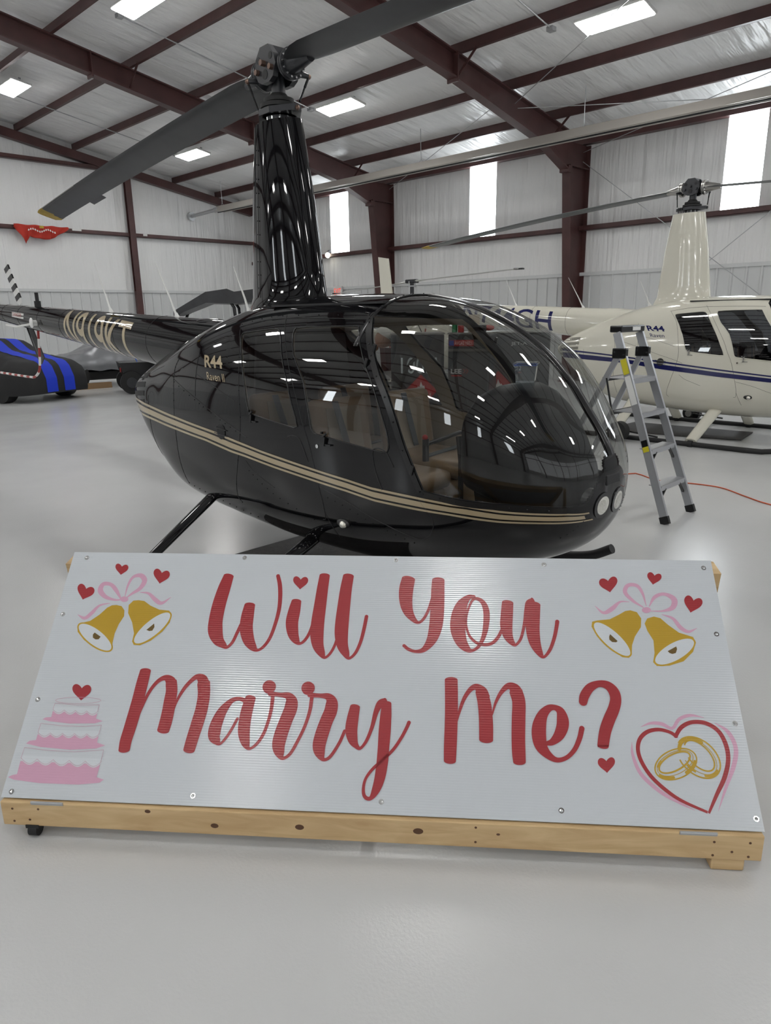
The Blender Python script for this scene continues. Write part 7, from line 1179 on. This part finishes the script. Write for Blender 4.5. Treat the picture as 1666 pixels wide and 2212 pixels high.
# ---------------------------------------------------------------- covered sports car
def cover_car(name,label,loc,rz,prof,W,m,wheels=True,L=4.3,nx=44,ny=28,noise=.0,hem=.16):
    t=thing(name,label,'car',loc,rz)
    b=MB();G=[]
    def ht(u):
        for a,c in zip(prof,prof[1:]):
            if a[0]<=u<=c[0]: 
                f=(u-a[0])/(c[0]-a[0]);f=f*f*(3-2*f);return a[1]+(c[1]-a[1])*f
        return prof[-1][1]
    for i in range(nx+1):
        u=i/nx;x=-L/2+L*u;e=min(u,1-u)*L
        wf=W/2*(1-.22*max(0,1-e/.55)**2.2);h=ht(u);hip=min(h,.80);hm=hem+.05*math.sin(u*7)**2
        ring=[]
        for j in range(ny+1):
            s=j/ny*2-1;a=abs(s)
            if a<.55: y=wf*(.76-.0*a)*(s/.55)*(.86 if h>.95 else 1.);z=h-.05*(a/.55)**2*(1 if h>.9 else .6)
            elif a<.75:
                f=(a-.55)/.20;y0=wf*.76*(.86 if h>.95 else 1.);y=math.copysign(y0+(wf*.98-y0)*f,s);z=(h-.05)+(min(hip-.12,h-.12)-(h-.05))*f**1.2
            else:
                f=(a-.75)/.25;y=math.copysign(wf*(.98+.03*math.sin(PI*f)),s);zz=min(hip-.12,h-.12);z=zz+(hm-zz)*f
            ring.append(Vector((x,y,z))+Vector((0,0,1))*noise*math.sin(x*9+y*4)*math.sin(y*7+x*3)*(1 if z>.3 else 0)+Vector((0,1,0))*noise*math.sin(x*13)*(.6 if a>.6 else 0)*(1 if s>0 else -1))
        G.append(ring)
    R=[[b.bm.verts.new(p) for p in r] for r in G]
    for i,(A,B) in enumerate(zip(R,R[1:])):
        for j in range(ny):
            f=b.bm.faces.new((A[j],B[j],B[j+1],A[j+1]))
            if len(m)>1:
                yc=abs((A[j].co.y+B[j+1].co.y)/2);f.material_index=1 if .09<yc<.40 and False else 0
    for r in (R[0],R[-1]): b.bm.faces.new(r)
    o=b.build('car_cover',m[:1],t,smooth=60)
    if len(m)>1:
        for s in (-1,1):
            bb=MB();S=[]
            for i in range(nx+1):
                u=i/nx;x=-L/2+L*u;h=ht(u);S.append([bb.bm.verts.new((x,s*(.09+k*.14),h-.05*((.09+k*.14)/(W/2*.76))**2*(1 if h>.9 else .6)+.006)) for k in range(3)])
            x=L/2;S2=[[bb.bm.verts.new((x+.008,s*(.09+k*.14),z)) for k in range(3)] for z in (ht(1)-.03,ht(1)*.6,hem+.05)]
            for seq in (S+S2,):
                for A,B in zip(seq,seq[1:]):
                    for k in range(2): bb.bm.faces.new((A[k],B[k],B[k+1],A[k+1]))
            bb.build('cover_stripe',m[1],t,fix=True,smooth=60)
    for x in (-L*.31,L*.31):
        for s in (-1,1):
            w=MB().cyl((x,s*(W/2-.26),.32),(x,s*(W/2-.03),.32),.32,n=32).build('wheel',M['rubber'],t,smooth=40)
    MB().box((0,0,.30),(L*.88,W*.8,.2)).build('chassis',M['matte_black'],t)
    return t
sp=[(0,.62),(.05,.85),(.14,1.0),(.28,1.24),(.42,1.33),(.60,1.31),(.73,1.04),(.80,.98),(.94,.87),(.98,.74),(1,.52)]
cover_car('covered_sports_car','low car under a black stretch cover with two royal blue stripes','car' and (5.25,18.0,0),math.radians(-70),sp,1.85,[M['black_cloth'],M['blue_cloth']],noise=.006)
cover_car('covered_sports_car','low car under a loose wrinkled silver grey cover','x' and (8.75,18.9,0),math.radians(-10),[(0,.5),(.03,.68),(.2,.86),(.36,1.12),(.52,1.2),(.64,1.12),(.8,.9),(.95,.76),(1,.5)],1.8,[M['silver_cloth']],noise=.03,L=4.4,hem=.42)
o=MB().box((7.6,18.15,.07),(.9,.16,.14)).build('timber_block',M['plywood']);tag(o,'brown timber block on the floor under the silver covered car','block')
# dark utility cart with wheel, behind the tail of the black helicopter
t=thing('utility_cart','low black utility cart with one wheel showing left of the black helicopter tail','cart',(8.2,16.3,0),math.radians(-20))
MB().loft([[(-.55,-.45,.18),(1.0,-.45,.18),(1.0,.45,.18),(-.55,.45,.18)],[(-.68,-.5,.72),(1.0,-.5,.72),(1.0,.5,.72),(-.68,.5,.72)]]).build('cart_body',M['trimblack'],t)
for y in (-.48,.48):
    w=MB().cyl((-.45,y-.06,.26),(-.45,y+.06,.26),.26,n=32).build('wheel',M['rubber'],t,smooth=40);MB().cyl((-.45,y-.075,.26),(-.45,y+.075,.26),.12,n=24).build('wheel_rim',M['hub_dark'],w,smooth=40)
MB().box((-.66,-.3,.55),(.02,.12,.10)).build('tail_lamp',M['red'],t)
o=MB().cyl((7.72,15.85,.74),(7.52,15.85,1.20),.014,n=8).build('blue_pole',M['lid_blue']);tag(o,'thin blue pole standing in the black cart near the black helicopter tail','pole')
o=MB().cyl((8.15,15.8,.74),(7.86,15.8,1.10),.02,n=8).build('wooden_handle',M['wood']);tag(o,'pale wooden handle leaning out of the black cart','pole')
# black off-road utility vehicle with hard roof
t=thing('utility_vehicle','black open utility vehicle whose angular roof rises above the black tail boom','utility vehicle',(9.25,13.95,0),math.radians(-38))
K=M['trimblack']
rf=MB().loft([[(-1.25,-.72,1.74),(-1.25,.72,1.74),(-1.25,.72,1.84),(-1.25,-.72,1.84)],[(-.55,-.80,2.0),(-.55,.80,2.0),(-.55,.80,2.22),(-.55,-.80,2.22)],[(-.1,-.80,1.98),(-.1,.80,1.98),(-.1,.80,2.28),(-.1,-.80,2.28)],[(.05,-.80,1.98),(.05,.80,1.98),(.05,.80,2.20),(.05,-.80,2.22)],[(1.1,-.80,2.02),(1.1,.80,2.02),(1.1,.80,2.34),(1.1,-.80,2.34)]]).build('roof_canopy',M['blade_black'],t)
for y in (-.7,.7): 
    MB().tube([(-1.5,y,.95),(-1.15,y,1.80),(-.5,y,2.10),(.0,y,2.10)],.035,10).build('windscreen_post',K,t,smooth=60)
    MB().tube([(.12,y,.6),(.02,y,1.9),(-.1,y,2.10)],.035,10).build('roll_bar',K,t,smooth=60)
    MB().tube([(1.05,y,.8),(1.02,y,2.12)],.035,10).build('roll_bar',K,t,smooth=60)
MB().loft([[(-1.7,-.6,.35),(1.6,-.7,.35),(1.6,.7,.35),(-1.7,.6,.35)],[(-1.75,-.62,.75),(1.6,-.75,.85),(1.6,.75,.85),(-1.75,.62,.75)],[(-1.45,-.6,.98),(1.6,-.75,1.0),(1.6,.75,1.0),(-1.45,.6,.98)]]).build('vehicle_body',K,t)
for x in (-1.15,1.1):
    for y in (-.72,.72): MB().cyl((x,y-.12,.33),(x,y+.12,.33),.33,n=28).build('wheel',M['rubber'],t,smooth=40)
# ---------------------------------------------------------------- fuel tanks seen through the canopy
def fuel_tank(label,c,rz,w,d,h):
    t=thing('fuel_tank',label,'fuel tank',(*c,0),rz,group='square charcoal fuel tanks between the helicopters')
    MB().box((0,0,h/2+.06),(w,d,h-.06),bev=.02).build('tank_body',M['tank'],t)
    MB().box((0,0,h+.035),(w+.01,d+.01,.02)).build('tank_rim',M['tank_lid'],t)
    for x in (-w*.38,w*.38):
        for y in (-d*.35,d*.35): MB().box((x,y,.045),(.08,.08,.09)).build('tank_foot',M['galv'],t)
    return t
def face_text(t,txt,x,z,h,w,d,m,fat=.0):
    return mapped_text(txt,h,w,lambda a,b_:Vector((x+a,-d/2-.004,z+b_)),'stencil_lettering',m,t,fat=fat)
def placard(t,x,z,s,d,txt):
    o=MB().poly([(x-s,-d/2-.003,z),(x,-d/2-.003,z-s),(x+s,-d/2-.003,z),(x,-d/2-.003,z+s)]).build('hazard_placard',M['label_red'],t)
    fl=[(0,.62),(.06,.42),(.14,.30),(.20,.36),(.24,.16),(.17,-.02),(.0,-.08),(-.17,-.02),(-.24,.16),(-.17,.34),(-.12,.22),(-.06,.36)]
    MB().poly([(x+a*s,-d/2-.006,z+(b_*.9)*s+.02*s) for a,b_ in fl]).build('flame_symbol',M['white_pl'],o)
    mapped_text(txt,.16*s,1.25*s if len(txt)>6 else .9*s,lambda a,b_:Vector((x-(.62 if len(txt)>6 else .45)*s+a,-d/2-.006,z-.32*s+b_)),'placard_lettering',M['white_pl'],o)
rz=math.radians(-46);rz2=math.radians(-64)
t1=fuel_tank('charcoal fuel tank stencilled 100LL seen through the left part of the canopy',(6.62,6.05),math.radians(-47),.64,.6,1.42)
face_text(t1,'100LL',-.20,.99,.19,.50,.6,M['stencil'],.0)
placard(t1,.04,.78,.20,.6,'FLAMMABLE')
MB().box((-.15,-.305,1.32),(.27,.01,.13)).build('recess_panel',M['matte_black'],t1);MB().box((.15,-.305,1.32),(.27,.01,.13)).build('recess_panel',M['matte_black'],t1)
hz=MB().tube(dens([(-.22,-.33,.60),(-.20,-.35,.85),(-.11,-.36,1.08),(.02,-.35,1.22)],6),.020,10).build('fuel_hose',M['rubber'],t1,smooth=60);lab(MB().cyl((.02,-.35,1.22),(.055,-.348,1.255),.024,n=14).build('hose_coupling',M['yellow'],hz),'brass hose coupling');MB().cyl((.055,-.348,1.255),(.09,-.345,1.29),.02,n=14).build('hose_spout',M['tank_lid'],hz)
t2=fuel_tank('charcoal fuel tank with AVGAS 100LL sticker seen through the middle of the canopy',(6.93,5.42),rz2,.50,.5,1.42)
lb=MB().box((-.09,-.253,1.345),(.30,.004,.07)).build('product_label',M['label_red'],t2);MB().box((-.205,-.256,1.345),(.06,.004,.06)).build('label_emblem',M['label_blue'],lb)
mapped_text('AVGAS 100LL',.040,.215,lambda a,b_:Vector((-.165+a,-.258,1.325+b_)),'label_lettering',M['white_pl'],lb)
MB().box((0,-.26,1.265),(.48,.02,.032)).build('handle_bar',M['steel'],t2)
face_text(t2,'LEE',-.21,.99,.055,.13,.5,M['white_pl'],.02)
mapped_text('>>',.06,.06,lambda a,b_:Vector((-.06+a,-.254,.99+b_)),'label_chevrons',M['label_red'],t2)
MB().box((-.14,-.252,.965),(.13,.003,.016)).build('label_bar',M['label_red'],t2)

t3=fuel_tank('charcoal fuel tank with JET-A lettering behind the clear plastic box',(7.72,5.42),rz+.03,.90,.5,1.415)
placard(t3,-.20,.74,.24,.5,'COMBUSTIBLE')
face_text(t3,'JET-A',-.05,1.28,.05,.20,.5,M['white_pl']);face_text(t3,'DT2',-.03,.98,.06,.12,.5,M['white_pl'],.01);MB().box((.03,-.252,.955),(.12,.003,.010)).build('label_bar',M['label_red'],t3)
# bits lying on top of the middle tank
def item(nm,mb,m,label,cat): tag(mb.build(nm,m),label,cat)
def on2(x,y): 
    a=rz2;return (6.93+x*math.cos(a)-y*math.sin(a),5.42+x*math.sin(a)+y*math.cos(a))
zt2=1.466
x,y=on2(-.20,-.12);item('spray_bottle',MB().cyl((x,y,zt2),(x,y,zt2+.10),.032).cyl((x,y,zt2+.10),(x,y,zt2+.13),.032,.012),M['green'],'small green bottle on top of the middle fuel tank','bottle')
x,y=on2(-.12,-.14);item('paint_can',MB().cyl((x,y,zt2),(x,y,zt2+.08),.035,n=20),M['label_red'],'round red can on top of the middle fuel tank','can')
x,y=on2(.02,-.06);item('carton',MB().box((x,y,zt2+.10),(.12,.12,.20),Matrix.Rotation(rz,3,'Z')),M['cardboard'],'pale cardboard carton on top of the middle fuel tank','carton')
x,y=on2(.14,-.14);item('paint_can',MB().cyl((x,y,zt2),(x,y,zt2+.08),.045,n=20),M['matte_black'],'dark can right of the carton on the middle fuel tank','can')
x,y=on2(.17,.05);item('cloth_bundle',MB().ball((x,y,zt2+.045),.07,(1.2,1,.5)),M['red'],'red cloth bundle at the right end of the middle tank top','cloth')
# ---------------------------------------------------------------- person beyond the first tank
def skinned(nm,edges,pts,rad,m,parent,sub=2):
    me=bpy.data.meshes.new(nm);me.from_pydata(pts,edges,[]);o=bpy.data.objects.new(nm,me);COL.objects.link(o);o.parent=parent;me.materials.append(m)
    md=o.modifiers.new('k','SKIN');md.use_smooth_shade=True
    for v,r in zip(me.skin_vertices[0].data,rad): v.radius=(r,r) if not isinstance(r,tuple) else r
    me.skin_vertices[0].data[0].use_root=True
    s=o.modifiers.new('s','SUBSURF');s.levels=sub;s.render_levels=sub;return o
t=thing('person','person in a white cap and blue shirt bending beside the 100LL fuel tank','person',(6.27,6.86,0),math.radians(-45))
# local x = facing, y = left ; bent forward from the hips
J=[(0,0,.92),(.08,0,1.06),(.20,0,1.20),(.27,0,1.27),(.33,0,1.31), (.19,.18,1.21),(.25,.22,.95),(.40,.19,.80), (.19,-.18,1.21),(.26,-.22,.95),(.42,-.17,.82), (-.01,.10,.87),(.05,.11,.48),(-.03,.12,.09),(.12,.13,.04), (-.01,-.10,.87),(.06,-.11,.48),(-.02,-.12,.09),(.13,-.13,.04)]
E_=[(0,1),(1,2),(2,3),(3,4),(2,5),(5,6),(6,7),(2,8),(8,9),(9,10),(0,11),(11,12),(12,13),(13,14),(0,15),(15,16),(16,17),(17,18)]
Rr=[(.14,.11),(.14,.11),(.14,.10),.06,.052,.055,.042,.03,.055,.042,.03,.09,.058,.042,.038,.09,.058,.042,.038]
body=skinned('body',E_,J,Rr,M['skin'],t)
HC=Vector((.40,0,1.385));rx=Matrix.Rotation(.55,3,'Y')
def hp_(x,y,z): return HC+rx@Vector((x,y,z))
hd=MB()
for c,rr_,sc_ in (((0,0,0),.10,(1.08,.82,1.18)),((.105,0,-.015),.018,(.8,.8,1.4)),((-.01,.083,-.01),.022,(.8,.4,1.3)),((-.01,-.083,-.01),.022,(.8,.4,1.3)),((.085,0,-.058),.022,(.6,1.2,.35))):
    n0=len(hd.bm.verts);hd.ball(c,rr_,sc_,n=20)
bmesh.ops.transform(hd.bm,matrix=Matrix.Translation(HC)@rx.to_4x4(),verts=hd.bm.verts)
hd.build('head',M['skin'],body,smooth=180)
for s in (-1,1): MB().ball(hp_(.088,s*.034,.015),.010,n=8).build('eye',M['trimblack'],body)
for (hx,hy,hz,s) in ((.40,.19,.80,1),(.42,-.17,.82,-1)):
    d=Vector((.5,0,-1)).normalized();P0=Vector((hx,hy,hz))
    hb=MB().tube([P0,P0+d*.05,P0+d*.09],.03,10,rads=[.024,.036,.034])
    for k in range(4):
        o0=P0+d*.085+Vector((0,(k-1.5)*.019,0));hb.tube([o0,o0+d*.035,o0+d*.06+Vector((-.015,0,0)),o0+d*(.075-.006*abs(k-1))+Vector((-.035,0,0))],.0085,7)
    hb.tube([P0+d*.03,P0+d*.045+Vector((.03,-s*.025,0)),P0+d*.08+Vector((.045,-s*.03,0))],.010,7)
    hb.build('hand',M['skin'],body,smooth=60)
skinned('shirt',[(0,1),(1,2),(2,3),(2,4),(4,5),(2,6),(6,7)],[(.0,0,.95),(.08,0,1.08),(.20,0,1.21),(.28,0,1.28),(.19,.185,1.20),(.235,.215,1.02),(.19,-.185,1.20),(.24,-.215,1.02)],[(.175,.14),(.175,.14),(.18,.14),(.085,.085),.075,.062,.075,.062],M['shirt'],t)
skinned('trousers',[(0,1),(1,2),(2,3),(0,4),(4,5),(5,6)],[(0,0,.93),(-.01,.10,.84),(.05,.11,.48),(-.03,.12,.12),(-.01,-.10,.84),(.06,-.11,.48),(-.02,-.12,.12)],[(.16,.13),.11,.08,.065,.11,.08,.065],M['denim'],t)
for s in (-1,1): MB().ball((.05,s*.125,.045),.07,(1.9,.75,.62),n=16).build('shoe',M['rubber'],t,smooth=180)
cpp=MB().ball((-.015,0,.045),.108,(1.08,.86,.92),n=24)
bmesh.ops.bisect_plane(cpp.bm,geom=cpp.bm.verts[:]+cpp.bm.edges[:]+cpp.bm.faces[:],plane_co=(0,0,.035),plane_no=(0,0,1),clear_inner=True)
bmesh.ops.transform(cpp.bm,matrix=Matrix.Translation(HC)@rx.to_4x4(),verts=cpp.bm.verts)
c=cpp.build('cap',M['cap'],t,smooth=180);MB().loft([[hp_(.05,-.07,.045),hp_(.05,.07,.045),hp_(.05,.07,.055),hp_(.05,-.07,.055)],[hp_(.17,-.045,.025),hp_(.17,.045,.025),hp_(.17,.045,.03),hp_(.17,-.045,.03)]]).build('cap_brim',M['matte_black'],c)
# ---------------------------------------------------------------- small white helicopter by the window wall
t=thing('small_helicopter','small white two-seat helicopter far behind, only its rotor showing above the black canopy','helicopter',(13.6,12.6,0),0)
W_=M['blade_white']
rt=2.50;dr=Vector((-.70,-3.82,.07)).normalized()
MB().cyl((0,0,1.6),(0,0,rt-.05),.05).build('rotor_mast',M['hub_dark'],t)
hb=MB().box((0,0,rt),(.16,.34,.09),bev=.02).build('rotor_hub',M['hub_dark'],t);MB().cyl((-.0,.0,rt-.13),(.0,.0,rt-.10),.11).cyl((.11,0,rt-.14),(.11,0,rt-.0),.012).cyl((-.11,0,rt-.14),(-.11,0,rt-.0),.012).build('swashplate',M['galv'],hb)
for s in (1,-1):
    D=Vector((dr.x*s,dr.y*s,(.02 if s>0 else -.045)));Q=Vector((-D.y,D.x,0)).normalized()
    R=[]
    for r,c,th in ((.12,.07,.05),(.35,.08,.045),(.6,.18,.022),(3.75,.18,.02)):
        c0=Vector((0,0,rt))+D*r;R.append([c0+Q*c*.3,c0+Vector((0,0,th/2)),c0-Q*c*.7,c0-Vector((0,0,th/2))])
    bl=MB().loft(R).build('rotor_blade',W_,t);MB().box(Vector((0,0,rt))+D*3.72,(.10,.20,.03),Matrix.Rotation(.18,3,'Z')).build('blade_tip_paint',M['trimblack'],bl)
MB().ball((0,-.75,.95),.62,(.95,1.55,1.0),n=32).build('cabin',M['cream_paint'],t,smooth=180)
MB().loft([[(-.28,-.2,1.0),(.28,-.2,1.0),(.28,.35,1.0),(-.28,.35,1.0)],[(-.12,-.16,1.95),(.12,-.16,1.95),(.12,.16,1.95),(-.12,.16,1.95)]]).build('mast_fairing',M['cream_paint'],t)
MB().cyl((0,0,1.15),(0,4.1,1.35),.16,.07,n=20).build('tail_boom',M['cream_paint'],t,smooth=40)
for s in (-1,1):
    MB().tube([(s*.85,-1.9,.18),(s*.85,-1.6,.05),(s*.85,.6,.05)],.03,8).build('skid_tube',M['trimblack'],t)
    for y in (-1.1,0): MB().cyl((s*.35,y,.5),(s*.85,y,.06),.03).build('gear_strut',M['cream_paint'],t)
# ---------------------------------------------------------------- daylight, lamps, camera
w=bpy.data.worlds.new('World');SC.world=w;w.use_nodes=True
bg=w.node_tree.nodes['Background'];bg.inputs[0].default_value=(.8,.88,1,1);bg.inputs[1].default_value=.6
cam=bpy.data.cameras.new('Camera');co=bpy.data.objects.new('Camera',cam);COL.objects.link(co);SC.camera=co
cam.sensor_fit='VERTICAL';cam.sensor_height=36.;cam.lens=36.*1520./2212.;cam.clip_start=.05;cam.clip_end=200
yaw,pit,rol=math.radians(45.15),math.radians(15.52),math.radians(.92)
f=Vector((math.cos(yaw)*math.cos(pit),math.sin(yaw)*math.cos(pit),-math.sin(pit)));r=Vector((math.sin(yaw),-math.cos(yaw),0));d=f.cross(r)
r2=r*math.cos(rol)+d*math.sin(rol);d2=-r*math.sin(rol)+d*math.cos(rol)
mw=Matrix((r2,-d2,-f)).transposed().to_4x4();mw.translation=Vector((0,0,H));co.matrix_world=mw
SC.view_settings.view_transform='Standard';SC.view_settings.look='None';SC.view_settings.gamma=1;SC.view_settings.use_curve_mapping=False
SC.view_settings.exposure=.34
